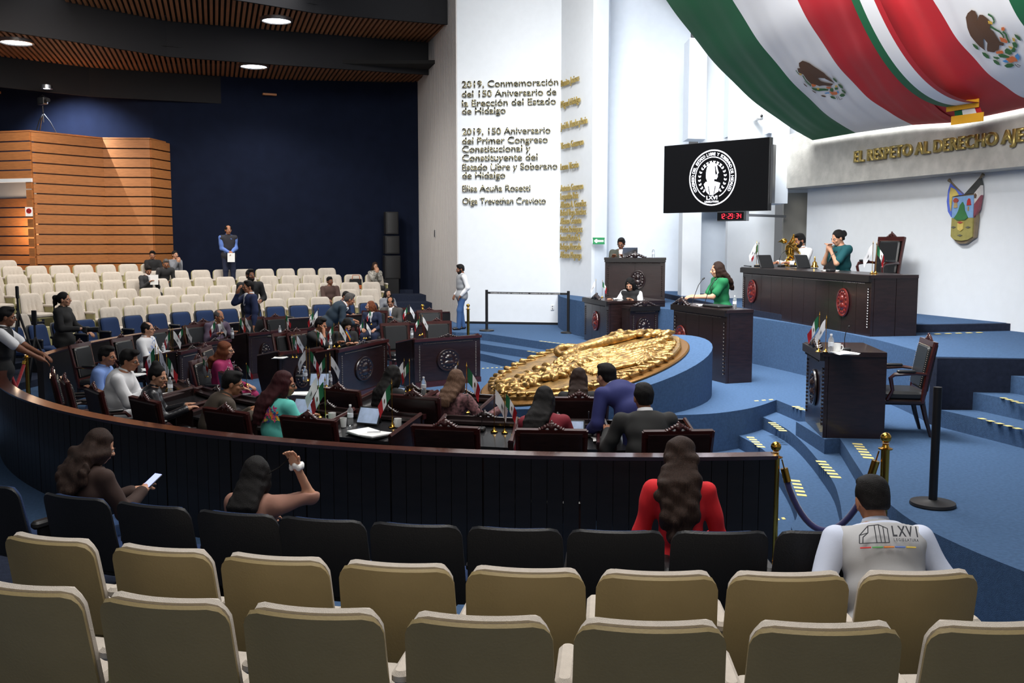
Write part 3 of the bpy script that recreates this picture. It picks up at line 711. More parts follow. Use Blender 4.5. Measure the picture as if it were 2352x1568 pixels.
# desk -------------------------------------------------------------------
def make_desk(name, label, w=.98, h=.90, dep=.62, med=True, kdk=M_DARKW, crest=True, cat='desk'):
    """front face at y=0 looking along +Y, user's side at -Y"""
    t = thing(name, label, cat)
    mb = MB(); mb.box((0, -.02, h / 2), (w, .04, h), kdk); mb.box((0, .0, h - .03), (w + .02, .06, .05), M_MAHOG); mb.box((0, .0, .05), (w, .05, .1), M_MAHOG); mb.build('front_panel', t, smooth=False)
    for s in (-1, 1):
        poly = [(0, 0), (-dep * .7, 0), (-dep, h * .55), (-dep, h - .12), (-.05, h)]
        Mx = Matrix(((0, 0, 1), (1, 0, 0), (0, 1, 0))); mb = MB(); mb.prism(poly[::-1] if s > 0 else poly[::-1], -.02, .02, kdk, M=Mx, off=(s * (w / 2 - .02), -.03, 0)); mb.build('side_panel', t, smooth=False)
        mb = MB(); mb.tube([(s * (w / 2 - .02), -.04, h + .0), (s * (w / 2 - .02), -dep - .03, h - .12)], .024, M_MAHOG, 6); mb.build('side_rail', t)
    mb = MB(); sl = math.atan2(.1, dep); mb.box((0, -.05 - dep / 2, h - .135), (w - .06, dep - .02, .03), M_LEATH if False else M_DESKTOP, M=Matrix.Rotation(sl, 3, 'X')); mb.build('desktop', t, smooth=False)
    mb = MB(); mb.box((0, -.09, h - .05), (w - .06, .1, .03), kdk); mb.build('pen_ledge', t, smooth=False)
    mb = MB(); beads(mb, (-w / 2 + .12, .005, h - .1), (w / 2 - .12, .005, h - .1), 34, .012, M_BEAD)
    for s in (-1, 1): beads(mb, (s * (w / 2 - .07), .005, .12), (s * (w / 2 - .07), .005, h - .12), 22, .012, M_BEAD)
    o = mb.build('beading', t, smooth=False); o['kind'] = 'stuff'
    if med: mesh_child('medallion', MEDM if med == 2 else MEDK, t, (0, .0, h * .52))
    if crest: mesh_child('crest', CREST_K, t, (0, -.02, h - .01), sc=(.8, .9, .7))
    return t
M_DESKTOP = mat('desk_leather_top', s2l(34, 34, 36), .22, coat=.5)
M_BEAD = mat('carved_bead', s2l(56, 46, 44), .4, coat=.15)
desk0 = make_desk('deputy_desk', ''); desk0.location = (0, 0, -50)
dused = [False]
def put_desk(p, yaw, label):
    if not dused[0]:
        dused[0] = True; desk0.location = p; desk0.rotation_euler = (0, 0, yaw); desk0['label'] = label; desk0['group'] = 'deputy desks'; return desk0
    return dup(desk0, p, yaw, label, 'deputy desks')
DESKS = {0: 'wooden desk in front of the man in the black suit', 1: 'wooden desk with the mug and lying bottle', 2: 'wooden desk with two brass flag stands and shiny top',
 3: 'wooden desk with the open notebook and tablet', 4: 'wooden desk with the tablet beside the turquoise dress', 5: 'wooden desk with the pink cup by the brown jacket', 6: 'wooden desk with papers before the woman with a bun',
 7: 'wooden desk before the man in the white shirt', 10: 'wooden desk of the man in the embroidered shirt', 11: 'wooden desk with a flag pair beside a water bottle', 13: 'wooden desk of the man in the purple suit', 15: 'wooden desk with reddish front in the far centre',
 16: 'wooden desk of the woman with the floral blouse', 17: 'wooden desk before the long black hair',   22: 'wooden desk with white papers left of the chin-resting man',
  29: 'wooden desk of the man in the grey suit'}
def fwd(p, yaw, f, r=0, z=None):
    v = Vector((p.x - math.sin(yaw) * f + math.cos(yaw) * r, p.y + math.cos(yaw) * f + math.sin(yaw) * r, p.z if z is None else z)); return v
desk_pos = {}
for i, lb in DESKS.items():
    s, yw = chair_pos[i]; q = fwd(s, yw, 1.10 if i < 9 else 1.0, .6 if i == 22 else 0); desk_pos[i] = (q, yw); o = put_desk(q, yw, lb)
    if i < 9: o.scale = (.86, 1, 1)
# two desks whose carved fronts face the camera
def front_desk(i, pl, pr_, lb):
    a, b = P(*pl, .9), P(*pr_, .9); c = (a + b) / 2; c.z = 0; yw = math.atan2(b.y - a.y, b.x - a.x) + PI; desk_pos[i] = (c, yw); o = put_desk(c, yw, lb); k = (b - a).length / .98; o.scale = (k, 1, 1); return o
dA = front_desk('A', (776, 802), (889, 778), 'dark desk with carved crest and small medallion facing the camera, left of two')
dB = front_desk('B', (952, 779), (1103, 768), 'dark desk with carved crest and large medallion facing the camera, right of two')
# curved parapet around the pit -------------------------------------------
def parapet(name, label, R, a0, a1, h, inward):
    t = thing(name, label, 'parapet', (CX, CY, 0)); seg = int(abs(a1 - a0) * PI / 180 * R / .82) + 1
    for i in range(seg):
        p, q = math.radians(a0 + (a1 - a0) * i / seg), math.radians(a0 + (a1 - a0) * (i + 1) / seg - .07); mb = MB(); nn = 6
        for k in range(nn):
            u, v = p + (q - p) * k / nn, p + (q - p) * (k + 1) / nn - .0006
            V = []
            for zz in (0, h):
                for r_, an in ((R - .05, u), (R + .04, u), (R + .04, v), (R - .05, v)): V.append((r_ * math.cos(an), r_ * math.sin(an), zz))
            mb.add(V, [(3, 2, 1, 0), (4, 5, 6, 7), (0, 1, 5, 4), (1, 2, 6, 5), (2, 3, 7, 6), (3, 0, 4, 7)], M_BLKW)
        mb.build('panel', t, smooth=False)
    mb = MB(); n = int(abs(a1 - a0) / 1.5) + 1
    for i in range(n):
        u, v = math.radians(a0 + (a1 - a0) * i / n), math.radians(a0 + (a1 - a0) * (i + 1) / n)
        V = []
        for zz, w_ in ((h, .06), (h + .035, .085)):
            for r_, an in ((R - w_, u), (R + w_ - .01, u), (R + w_ - .01, v), (R - w_, v)): V.append((r_ * math.cos(an), r_ * math.sin(an), zz))
        mb.add(V, [(3, 2, 1, 0), (4, 5, 6, 7), (1, 2, 6, 5), (3, 0, 4, 7)] + ([(0, 1, 5, 4)] if i == 0 else []) + ([(2, 3, 7, 6)] if i == n - 1 else []), M_RAIL)
    mb.build('top_rail', t, smooth=False); return t
parapet('parapet', 'long curved dark wooden parapet behind the nearest deputies', 8.74, -155.5, -84.2, .93, 1)
parapet('parapet', 'curved dark wooden parapet behind the far deputies', 8.60, 190, 109, .88, 1)
# speaker's podium --------------------------------------------------------
def plankbox(t, pts, z0, z1, m, name='side_panel', joint=.16):
    """panelled wall along the plan polyline pts"""
    for a, b in zip(pts, pts[1:]):
        a, b = Vector((a[0], a[1], 0)), Vector((b[0], b[1], 0)); L = (b - a).length; n = max(1, round(L / joint)); rz = math.atan2(b.y - a.y, b.x - a.x)
        for i in range(n):
            c = a + (b - a) * (i + .5) / n; MB().box((0, 0, 0), (L / n - .006, .04, z1 - z0), m).build(name, t, smooth=False).location = (c.x, c.y, (z0 + z1) / 2); bpy.context.view_layer.objects
            COL.objects[-1].rotation_euler = (0, 0, rz)
def corner_at(px, py, z): v = P(px, py, z); v.z = 0; return v
def big_desk(name, label, cat, fr, fl, depth, z0, z1, medx=(), crestx=None, back=None, planks=.3, ledge=.05, medm=None, beadn=60):
    """fl, fr: plan ends of the front face; depth runs behind it"""
    fl, fr = Vector((fl[0], fl[1], 0)), Vector((fr[0], fr[1], 0)); d = (fr - fl); L = d.length; d.normalize(); n = Vector((-d.y, d.x, 0))   # away from viewer of the front
    c = (fl + fr) / 2; rz = math.atan2(d.y, d.x); t = thing(name, label, cat, (c.x, c.y, z0), rz); H = z1 - z0
    k = max(1, round(L / planks))
    for i in range(k):
        MB().box((-L / 2 + L * (i + .5) / k, .02, H / 2), (L / k - .008, .04, H), M_DARKW).build('front_board', t, smooth=False)
    for s in (-1, 1):
        k2 = max(1, round(depth / planks))
        for i in range(k2): MB().box((s * (L / 2 - .02), .04 + depth * (i + .5) / k2, H / 2), (.04, depth / k2 - .008, H), M_DARKW).build('side_board', t, smooth=False)
    MB().box((0, depth / 2, H + .0), (L + .04, depth + .06, .05), M_DARKW).build('desktop', t, smooth=False)
    MB().box((0, -.03, H - .03), (L + .02, .05, .09), M_BLKW).build('cornice', t, smooth=False)
    mb = MB(); beads(mb, (-L / 2 + .1, -.045, H - .09), (L / 2 - .1, -.045, H - .09), beadn, .014, M_BEAD)
    for s in (-1, 1): beads(mb, (s * (L / 2 - .07), -.012, .12), (s * (L / 2 - .07), -.012, H - .15), 15, .02, M_BEAD)
    o = mb.build('beading', t, smooth=False); o['kind'] = 'stuff'
    MB().box((0, .06 + (depth - .1) / 2, H / 2), (L - .1, depth - .1, H - .02), M_DARKW).build('carcass', t, smooth=False)
    for mx in medx: mesh_child('medallion', medm or MEDM, t, (mx * L, -.0, H * .52), (0, 0, PI), (1.0, 1, 1.0))
    if crestx is not None: mesh_child('crest', CREST_K, t, (crestx * L, -.01, H + .02), sc=(1.4, 1.5, 1.3))
    return t, L, H
pa = corner_at(1667, 881, .5)
# front face of the podium runs from its right corner away to the left rear
pf = hit(1549, (pa.x, pa.y), (pa.x - .25, pa.y + .95)); podium, pL, pH = big_desk('speaker_podium', 'tall dark podium with red medallion where the woman in green speaks', 'podium', pa, P(1545, 850, .5), .42, .5, 1.60, (-.34,), -.34, planks=.4, beadn=40)
# presidium desk
pr1 = corner_at(1998, 773, 1.31); pr0 = Vector((4.32, 18.3, 0))
presid, qL, qH = big_desk('presidium_desk', 'long dark presidium desk with two red medallions on the platform', 'desk', pr1, pr0, .68, 1.31, 2.16, (.33, -.4), None, planks=.42, beadn=120)
# secretary desk, left of the podium
sb = corner_at(1391, 800, .5); sa = P(1342, 786, .5)
sec, sL, sH = big_desk('secretary_desk', 'dark desk with red medallion where the woman in white is writing', 'desk', P(1397, 797, .5), P(1342, 780, .5), 1.2, .5, 1.42, (0,), 0, planks=.5, beadn=24)
c1_, c2_ = P(1446, 810, .5), P(1513, 812, .5)
fs, fL, fH = big_desk('carved_panel', 'reddish carved panel with dark medallion beside the secretary desk', 'panel', P(1511, 800, .5), P(1446, 803, .5), .3, .5, 1.35, (0,), 0, planks=.9, medm=MEDK, beadn=18)
# rear desk on the platform
ra_, rb_ = P(1387, 668, 1.31), P(1518, 672, 1.31)
rear, rL, rH = big_desk('rear_desk', 'high black desk of the man with the laptop beside the white pillar', 'desk', Vector((3.38, 21.6, 0)), Vector((2.07, 21.8, 0)), .6, 1.31, 2.28, (.05,), 0, planks=.7, medm=MEDK, beadn=34)
# single desk on the steps
sd_a, sd_b = P(1849, 966, .5), P(1889, 1005, .5)
single, gL, gH = big_desk('single_desk', 'small dark lectern desk with flags and cup on the stage steps', 'desk', sd_b, sd_a, .62, .5, 1.43, (0,), 0, planks=.9, medm=MEDK, beadn=18)
MB().prism([(3.43, 10.55), (3.98, 10.66), (3.95, 11.6), (3.42, 11.6)], .33, .499, M_CARPET).build('floor_plinth', smooth=False)['kind'] = 'structure'
# free armchair beside it, and the two chairs at the presidium
q = (P(2013, 999, .5) + P(2127, 1002, .5) + P(1995, 980, .5) + P(2110, 988, .5)) / 4
put_chair(q, yaw_to(q, q + Vector((-1, .16, 0))), 'empty dark armchair beside the single lectern desk')
# ramp podium under the gilded relief
MPOD = Vector((CX, CY, 0)) + UA * -.9 + UB * -2.35
# ================================================================== gilded relief on its carpeted ramp
KP = .178; UC, VC = -.95, -2.6
def plane_uv(px, py):
    d = _cam(px, py); t = (.55 - CH - KP * (CX * UA.x + CY * UA.y - 3)) / (d[2] - KP * (d[0] * UA.x + d[1] * UA.y))
    q = Vector((d[0] * t - CX, d[1] * t - CY, 0)); return q.x * UA.x + q.y * UA.y - UC, q.x * UB.x + q.y * UB.y - VC
def uvw(u, v, h=0): return Vector((CX, CY, 0)) + UA * (u + UC) + UB * (v + VC) + Vector((0, 0, .55 + (u + UC + 3) * KP + h))
mb = MB(); n = 48; top = []; bot = []
for i in range(n):
    a = 2 * PI * i / n; x, y = 2.12 * math.cos(a), 1.5 * math.sin(a); u, v = (x + y) * .7071, (x - y) * .7071
    u += .12; v -= .1; p = uvw(u, v, -.03); top.append(Vector((p.x, p.y, max(p.z, .505)))); bot.append(Vector((p.x, p.y, .45)))
mb.add(top + bot, [tuple(range(n))] + [(i, i + n, (i + 1) % n + n, (i + 1) % n) for i in range(n)], M_CARPET)
struct('floor_ramp', mb)
EL = Matrix((UA, UB, Vector((0, 0, 1)))).transposed()
rt = thing('gilded_relief', 'large gilded oval relief of an eagle lying on the carpeted ramp', 'sculpture', uvw(0, 0))
def L(u, v, h=0): return (uvw(u, v, h * .55 - .02) - rt.location)
M_GOLDD = mat('gilt_dark', s2l(130, 92, 44), .45, metal=.7, bump=.3, bscale=40)
def ellipse_slab(sx, sy, h0, h1, m, nm, wob=0):
    mb = MB(); n = 72; V = []
    for k, (f, h) in enumerate(((1, h0), (1, h1 - .03), (.985, h1))):
        for i in range(n):
            a = 2 * PI * i / n; w_ = 1 + wob * math.sin(a * 17) * .5 + wob * math.sin(a * 9 + 1)
            x, y = sx * f * w_ * math.cos(a), sy * f * w_ * math.sin(a); V.append(L((x + y) * .7071, (x - y) * .7071, h))
    F = [(k * n + i, (k + 1) * n + i, (k + 1) * n + (i + 1) % n, k * n + (i + 1) % n) for k in range(2) for i in range(n)] + [tuple(2 * n + i for i in range(n))]
    return mb.add(V, F, m).build(nm, rt, angle=50)
ellipse_slab(1.97, 1.33, .0, .06, M_GOLDD, 'base_plate')
ellipse_slab(1.86, 1.22, .05, .17, M_GOLD, 'field', .012)
def q(px, py, h=.2): u, v = plane_uv(px, py + 0); return np.array(L(u, v, h))
rg = random.Random(11)
pr = []
def feather(a, b, r, h=.2):
    A, B = q(*a, h), q(*b, h); m = (A + B) / 2 + np.array([0, 0, .02]); pr.append(cap(A, m, r * .8, r)); pr.append(cap(m, B, r, r * .55))
for i in range(17):      # long flight feathers of the near wing
    t = i / 16; feather((1296 + 66 * t, 846 + 28 * t), (1552 + 6 * t - 66 * t * t, 795 + 50 * t), .030 + .006 * (i % 2), .19)
for i in range(13): t = i / 12; feather((1404 + 62 * t, 838 + 18 * t), (1528 - 26 * t, 808 + 32 * t), .028, .225 + .02 * (i % 2))
for i in range(14): t = i / 13; feather((1286 + 38 * t, 839 + 12 * t), (1420 + 16 * t, 811 + 22 * t), .026, .24 + .015 * (i % 2))
for k in range(3):
    for i in range(11):      # shoulder feathers in overlapping rows
        t = i / 10; x0, y0 = 1420 + 100 * t - 14 * k, 824 - 22 * t + 5 * k; feather((x0, y0), (x0 + 24, y0 - 5), .036, .27 - .02 * k)
feather((1300, 832), (1420, 790), .09, .22); feather((1310, 826), (1470, 786), .075, .25)        # body
for i in range(18): t = i / 17; feather((1392 + 130 * t, 792 - 8 * math.sin(t * 3)), (1425 + 122 * t, 786 - 6 * t + 3 * (i % 2)), .032 + .01 * (i % 3), .25 + .02 * (i % 2))
for i in range(14): pr.append(ell(q(1404 + rg.random() * 130, 780 + rg.random() * 16, .29), (.06, .04, .035)))
for i in range(7): t = i / 6; feather((1398 + 20 * t, 800 - 3 * t), (1370 - 8 * t, 803 + 12 * t), .02, .26)      # talons
cc = q(1305, 826, .26)   # coiled serpent ring
for i in range(16):
    a, b = 2 * PI * i / 16, 2 * PI * (i + 1) / 16
    pr.append(cap(cc + np.array([.17 * math.cos(a), .17 * math.sin(a), .05 * math.sin(a)]), cc + np.array([.17 * math.cos(b), .17 * math.sin(b), .05 * math.sin(b)]), .045 + .008 * (i % 2)))
for i in range(12): t = i / 11; pr.append(ell(q(1330 + 62 * t, 822 - 26 * t, .28), (.05, .05, .05)))
for i in range(150):      # cactus pads, laurel and ribbon lumps
    x = 1146 + rg.random() * 180; y = 905 - (x - 1146) * .42 + rg.uniform(-2, 44) * (.35 + (x - 1146) / 250)
    a = rg.random() * PI; r = rg.uniform(.03, .075); c, s_ = math.cos(a), math.sin(a)
    pr.append(ell(q(x, min(y, 912), .16 + rg.random() * .12), (r * 1.7, r * .7, .05), R=np.array([[c, -s_, 0], [s_, c, 0], [0, 0, 1]])))
for i in range(8):       # long folded ribbons
    x = 1190 + 20 * i; y = 898 - 7 * i; feather((x, y), (x + 46, y - 10 + 6 * (i % 3)), .05, .2); feather((x + 6, y - 6), (x + 40, y - 18 + 5 * (i % 2)), .03, .25)
for i in range(60):      # laurel leaves following the rim
    a = PI * (.5 + 1.25 * i / 59); x, y = 1.78 * math.cos(a), 1.14 * math.sin(a); p = np.array(L((x + y) * .7071, (x - y) * .7071, .19)); b = a + .5 * (-1) ** i + .8
    d_ = np.array([math.cos(b), math.sin(b), .1]) * .09; pr.append(cap(p - d_, p + d_, .035, .014))
pr = [p for p in pr]
sobj('eagle_relief', sculpt(pr, .017, .008, fold=.004, ffreq=60), M_GOLD, rt)

# ================================================================== writing
def text(name, s, origin, right, up, M, width=None, height=None, depth=.012, parent=None, align='LEFT', label=None, cat=None, squash=None, bold=0):
    """solid letters: baseline start at origin, running along right"""
    c = bpy.data.curves.new(name, 'FONT'); c.body = s; c.size = 1; c.extrude = .0; c.offset = bold; c.resolution_u = 3; c.align_x = align
    o = bpy.data.objects.new(name, c); COL.objects.link(o); bpy.context.view_layer.update()
    dg = bpy.context.evaluated_depsgraph_get(); me = bpy.data.meshes.new_from_object(o.evaluated_get(dg)); bpy.data.objects.remove(o)
    xs = [v.co.x for v in me.vertices]; ys = [v.co.y for v in me.vertices]; w0 = max(xs) - min(xs)
    sy = height / .73 if height else width / w0
    sx = width / w0 if width else sy
    if squash: sx = sy * squash
    bm = bmesh.new(); bm.from_mesh(me)
    g = bmesh.ops.extrude_face_region(bm, geom=bm.faces[:]); vs = [e for e in g['geom'] if isinstance(e, bmesh.types.BMVert)]
    x0 = min(xs) if align == 'LEFT' else 0
    nz = Vector(right).cross(Vector(up)).normalized()
    for v in bm.verts: v.co.z = 0
    for v in vs: v.co.z = 1
    for v in bm.verts: v.co = Vector(right) * ((v.co.x - x0) * sx) + Vector(up) * (v.co.y * sy) + nz * (v.co.z * depth)
    bmesh.ops.recalc_face_normals(bm, faces=bm.faces[:]); bm.to_mesh(me); bm.free(); me.materials.clear(); me.materials.append(M)
    o = bpy.data.objects.new(name, me); COL.objects.link(o); o.location = origin
    if parent: o.parent = parent
    if label: tag(o, label, cat or 'lettering')
    return o
Z = Vector((0, 0, 1))
M_MIRL = mat('mirror_letters', s2l(170, 160, 128), .12, metal=1)
wd = (WL[1] - WL[0]).normalized()
LINES = [('2019, Conmemoración', 202, 1280), ('del 150 Aniversario de', 224, 1276), ('la Erección del Estado', 245, 1275), ('de Hidalgo', 263, 1162),
 ('2019, 150 Aniversario', 310, 1263), ('del Primer Congreso', 331, 1257), ('Constitucional y', 350, 1218), ('Constituyente del', 370, 1234), ('Estado Libre y Soberano', 391, 1279), ('de Hidalgo', 410, 1161),
 ('Elisa Acuña Rosetti', 440, 1218), ('Olga Trevethan Cravioto', 469, 1253)]
for i, (s, y, x1) in enumerate(LINES):
    a, b = hit(1064, *WL), hit(x1, *WL); a.z = zat(a, y)
    text('wall_lettering', s, a + Vector((-.0, -.035, 0)), wd, Z, M_MIRL, width=(b - a).xy.length, height=.172, depth=.03, bold=.010,
         label=f'mirror letters reading {s}' + (', upper block' if i == 3 else ', lower block' if i == 9 else '') + ' on the white wall')
nd = (WN[1] - WN[0]).normalized(); nn_ = Vector((-nd.y, nd.x, 0)); nn_ = nn_ if nn_.x < 0 else -nn_
NAMES = [('Benito Juárez', 200, 1331), ('Miguel Hidalgo', 248, 1334), ('José Ma. Morelos y Pavón', 298, 1350), ('Vicente Guerrero', 343, 1342), ('Leona Vicario', 391, 1331),
 ('Antonio Guerrero', 440, 1342), ('Leopoldo Ruíz', 459, 1331), ('Alberto A. González', 478, 1349), ('Rafael Vega Sánchez', 496, 1349), ('Alfonso Cravioto', 515, 1338),
 ('Matías Rodríguez', 534, 1341), ('Ismael Pintado S.', 553, 1337), ('Refugio Mercado', 573, 1338), ('Alfonso Mayorga', 592, 1339)]
for s, y, x1 in NAMES:
    a, b = hit(1291, *WN), hit(x1, *WN); a.z = zat(a, y)
    text('wall_lettering', s, a + Vector((-.04, -.01, 0)), nd, Z, M_GOLDL, width=(b - a).xy.length, height=.175, depth=.025, bold=.0, label=f'gilt letters reading {s} on the side wall')
bdv = -UB
a = hit(1959, *BM); b = hit(2350, *BM); a.z = zat(a, 373)
bw_ = (b - a).xy.length; c = hit(2352, *BM)
text('beam_lettering', 'EL RESPETO AL DERECHO AJENO ES LA PAZ', a - UA * .04, bdv, Z, M_GOLDL, width=bw_ * 37 / 25.3, height=.2, depth=.05, bold=.02, label='gilt capital letters reading EL RESPETO AL DERECHO AJENO on the concrete beam')

# ================================================================== screen and clock
ta, tb = PD(1526, 333, 20.5), PD(1768, 317, 18.75); bl = PD(1525, 487, 20.5); br = PD(1766, 486, 18.75)
tr = (tb - ta); tr.z = 0; TW = tr.length; tr.normalize(); tz0 = (bl.z + br.z) / 2; tz1 = (ta.z + tb.z) / 2; TH_ = tz1 - tz0
c = (ta + tb) / 2; scr = thing('video_screen', 'large black video wall showing a round white congress seal', 'screen', (c.x, c.y, tz0), math.atan2(tr.y, tr.x))
M_SCRB = mat('screen_black', s2l(8, 8, 10), .25)
M_SCRW = mat('screen_white', (.9, .9, 1), emit=1.2)
MB().box((0, .06, TH_ / 2), (TW, .12, TH_), M_BLKPL).build('housing', scr, smooth=False)
MB().box((0, -.002, TH_ / 2), (TW - .02, .01, TH_ - .02), M_SCRB).build('display', scr, smooth=False)
mb = MB(); mb.box((TW / 2 + .03, .10, TH_ / 2), (.05, .1, TH_ * .8), M_STEEL); mb.box((0, .3, TH_ * .5), (.1, .4, .1), M_STEEL); mb.build('wall_bracket', scr, smooth=False)
cx0 = ((1641 - 1526) / (1768 - 1526) - .5) * TW + .03; cz0 = TH_ * .49; yy = -.012
def ringm(mb, r0, r1, m, n=60, a0=0, a1=2 * PI, sx=1.0):
    V = []; 
    for i in range(n + 1):
        a = a0 + (a1 - a0) * i / n
        for r in (r0, r1): V.append((cx0 + r * sx * math.cos(a), yy, cz0 + r * math.sin(a)))
    mb.add(V, [(2 * i, 2 * i + 1, 2 * i + 3, 2 * i + 2) for i in range(n)], m)
mb = MB(); RS = TH_ * .40
ringm(mb, RS * .955, RS, M_SCRW); ringm(mb, RS * .72, RS * .75, M_SCRW, a0=-1.15, a1=PI + 1.15)
def pg(pts, m=M_SCRW, d=0): mb.add([(cx0 + x * RS, yy - d, cz0 + z * RS) for x, z in pts], [tuple(range(len(pts)))], m)
# bust in profile looking right, with laurel branches
pg([(-.24, .36), (-.16, .50), (-.02, .55), (.1, .52), (.19, .42), (.22, .3), (.27, .16), (.22, .12), (.23, .02), (.18, -.06), (.08, -.05), (.08, -.16), (-.2, -.16), (-.27, 0), (-.27, .2)])
pg([(-.28, -.14), (.14, -.14), (.34, -.2), (.26, -.5), (.12, -.58), (.04, -.62), (-.06, -.62), (-.16, -.58), (-.24, -.5), (-.36, -.22)])
M_SCRK = M_SCRB
pg([(.1, .42), (.14, .40), (.17, .24), (.21, .14), (.14, .08), (.12, .2)], M_SCRK, .003); pg([(-.14, -.3), (-.08, -.58), (-.11, -.6), (-.18, -.3)], M_SCRK, .003); pg([(.12, -.3), (.07, -.58), (.1, -.6), (.16, -.3)], M_SCRK, .003)
for s in (-1, 1):
    for i in range(13):
        a = (-.5 + i * .135) * PI * .62; r = .55; x, z = s * r * math.cos(a), r * math.sin(a) * 1.02 - .02
        for w_ in (-1, 1):
            b = a + PI / 2 + w_ * .6; dx, dz = .1 * math.cos(b) * s, .1 * math.sin(b); nx_, nz_ = -dz * .3, dx * .3
            pg([(x, z), (x + dx * .5 + nx_, z + dz * .5 + nz_), (x + dx, z + dz), (x + dx * .5 - nx_, z + dz * .5 - nz_)])
mb.build('seal', scr, smooth=False)
ring_txt = 'CONGRESO DEL ESTADO LIBRE Y SOBERANO DE HIDALGO'
c_ = bpy.data.curves.new('t', 'FONT'); n = len(ring_txt); mbs = MB(); GL_ = {}
def glyph(ch):
    if ch not in GL_:
        c_.body = ch; c_.size = 1; c_.resolution_u = 2; c_.align_x = 'CENTER'; c_.offset = .02
        o = bpy.data.objects.new('t', c_); COL.objects.link(o); bpy.context.view_layer.update(); me = bpy.data.meshes.new_from_object(o.evaluated_get(bpy.context.evaluated_depsgraph_get()))
        GL_[ch] = ([v.co.copy() for v in me.vertices], [tuple(p.vertices) for p in me.polygons]); bpy.data.objects.remove(o); bpy.data.meshes.remove(me)
    return GL_[ch]
for i, ch in enumerate(ring_txt):
    if ch == ' ': continue
    a = math.radians(212) - math.radians(244) * i / (n - 1); V, Fc = glyph(ch); s = RS * .155
    mbs.add([(cx0 + math.cos(a) * RS * .79 + (v.x * math.sin(a) + v.y * math.cos(a)) * s, yy, cz0 + math.sin(a) * RS * .79 + (-v.x * math.cos(a) + v.y * math.sin(a)) * s) for v in V], Fc, M_SCRW)
mbs.build('seal_lettering', scr, smooth=False)
text('seal_lettering', 'LXVI', (cx0 - RS * .23, yy - .004, cz0 - RS * .78), (1, 0, 0), (0, 0, 1), M_SCRW, width=RS * .46, height=RS * .14, depth=.002, parent=scr, bold=.02)
text('seal_lettering', 'LEGISLATURA', (cx0 - RS * .3, yy - .004, cz0 - RS * .89), (1, 0, 0), (0, 0, 1), M_SCRW, width=RS * .6, height=RS * .07, depth=.002, parent=scr, bold=.02)
ck = PD(1648, 508, 19.3); ck2 = PD(1710, 506, 18.85); c = (ck + ck2) / 2; clk = thing('digital_clock', 'small digital wall clock with red digits below the video screen', 'clock', c, scr.rotation_euler.z)
cw = (ck2 - ck).xy.length; M_LED = mat('red_led', (1, .02, .04), emit=1.3)
MB().box((.02, .04, .09), (cw + .03, .1, .19), M_STEEL).box((.02, 1.0, .12), (.06, 1.95, .05), M_STEEL).build('case', clk, smooth=False)
MB().box((0, -.015, .09), (cw - .02, .01, .15), M_SCRB).build('display', clk, smooth=False)
mb = MB()
SEG = {'1': 'bc', '2': 'abged', '9': 'abcdfg', '3': 'abcdg', '4': 'fgbc'}
def digit(x, ch, s=.045):
    SG = {'a': (0, 2, 1, 0), 'b': (.5, 1.5, 0, 1), 'c': (.5, .5, 0, 1), 'd': (0, 0, 1, 0), 'e': (-.5, .5, 0, 1), 'f': (-.5, 1.5, 0, 1), 'g': (0, 1, 1, 0)}
    for k in SEG[ch]:
        a, b, h, v = SG[k]; mb.box((x + a * s, -.024, .045 + b * s), (s * .8 if h else .011, .004, s * .8 if v else .011), M_LED)
for i, ch in enumerate('12 29 34'):
    if ch != ' ': digit(-cw * .34 + i * cw * .098, ch)
    else: mb.box((-cw * .34 + i * cw * .098, -.024, .07), (.01, .004, .01), M_LED); mb.box((-cw * .34 + i * cw * .098, -.024, .11), (.01, .004, .01), M_LED)
mb.build('digits', clk, smooth=False)
# exit sign on the pillar
ex0 = hit(1357, WN[1], Vector((2.31, 23.95, 0))); t = thing('exit_sign', 'small green arrow sign on the white pillar', 'sign', (ex0.x + .17, ex0.y - .05, zat(ex0, 553)), .5)
MB().box((0, 0, 0), (.34, .015, .17), M_PAPER).build('plate', t, smooth=False)
M_SG = mat('sign_green', s2l(40, 150, 90), .5)
mb = MB(); mb.box((0, -.01, .065), (.34, .008, .03), M_SG); mb.box((0, -.01, -.065), (.34, .008, .03), M_SG); mb.box((.155, -.01, 0), (.02, .008, .12), M_SG); mb.box((-.155, -.01, 0), (.02, .008, .12), M_SG)
for z0, z1 in ((.05, .025), (-.05, -.025)): mb.add([(-.14, -.011, z0), (-.14, -.011, 0), (-.08, -.011, z0)], [(0, 1, 2)], M_SG)
mb.box((.06, -.011, .036), (.2, .006, .02), M_SG); mb.box((.06, -.011, -.036), (.2, .006, .02), M_SG); mb.build('arrow', t, smooth=False)
# state emblem on the back wall
sp = hit(2216, *BW) - UA * .10; sp.z = zat(sp, 558); k = sp.y / FPX
sh = thing('wall_emblem', 'painted shield with two crossed flags on the stage back wall', 'emblem', sp, math.atan2(bdv.y, bdv.x))
def pxp(pts): return [((x / 4.72 + 2140 - 2216) * k * 1.12, (558 - (390 + y / 4.72)) * k) for x, y in pts]
def plate(name, pts, y, th, m):
    mb = MB(); mb.prism(pxp(pts)[::-1], -th / 2, th / 2, m, M=Matrix(((1, 0, 0), (0, 0, 1), (0, 1, 0))), off=(0, y, 0)); return mb.build(name, sh, smooth=False)
C_ = lambda n, r, g, b: mat(n, s2l(r, g, b), .55, var=.12, vscale=14)
RIM = C_('emb_rim', 118, 104, 84)
plate('backing', [(203, 285), (508, 268), (524, 540), (508, 735), (440, 772), (400, 800), (310, 800), (262, 772), (206, 732), (198, 540)], .04, .06, RIM)
plate('sky_field', [(220, 297), (495, 287), (496, 525), (215, 521)], -.0, .03, C_('emb_sky', 122, 158, 200))
plate('earth_field', [(215, 523), (496, 527), (494, 728), (440, 757), (350, 770), (262, 756), (212, 720)], -.0, .03, C_('emb_earth', 150, 142, 82))
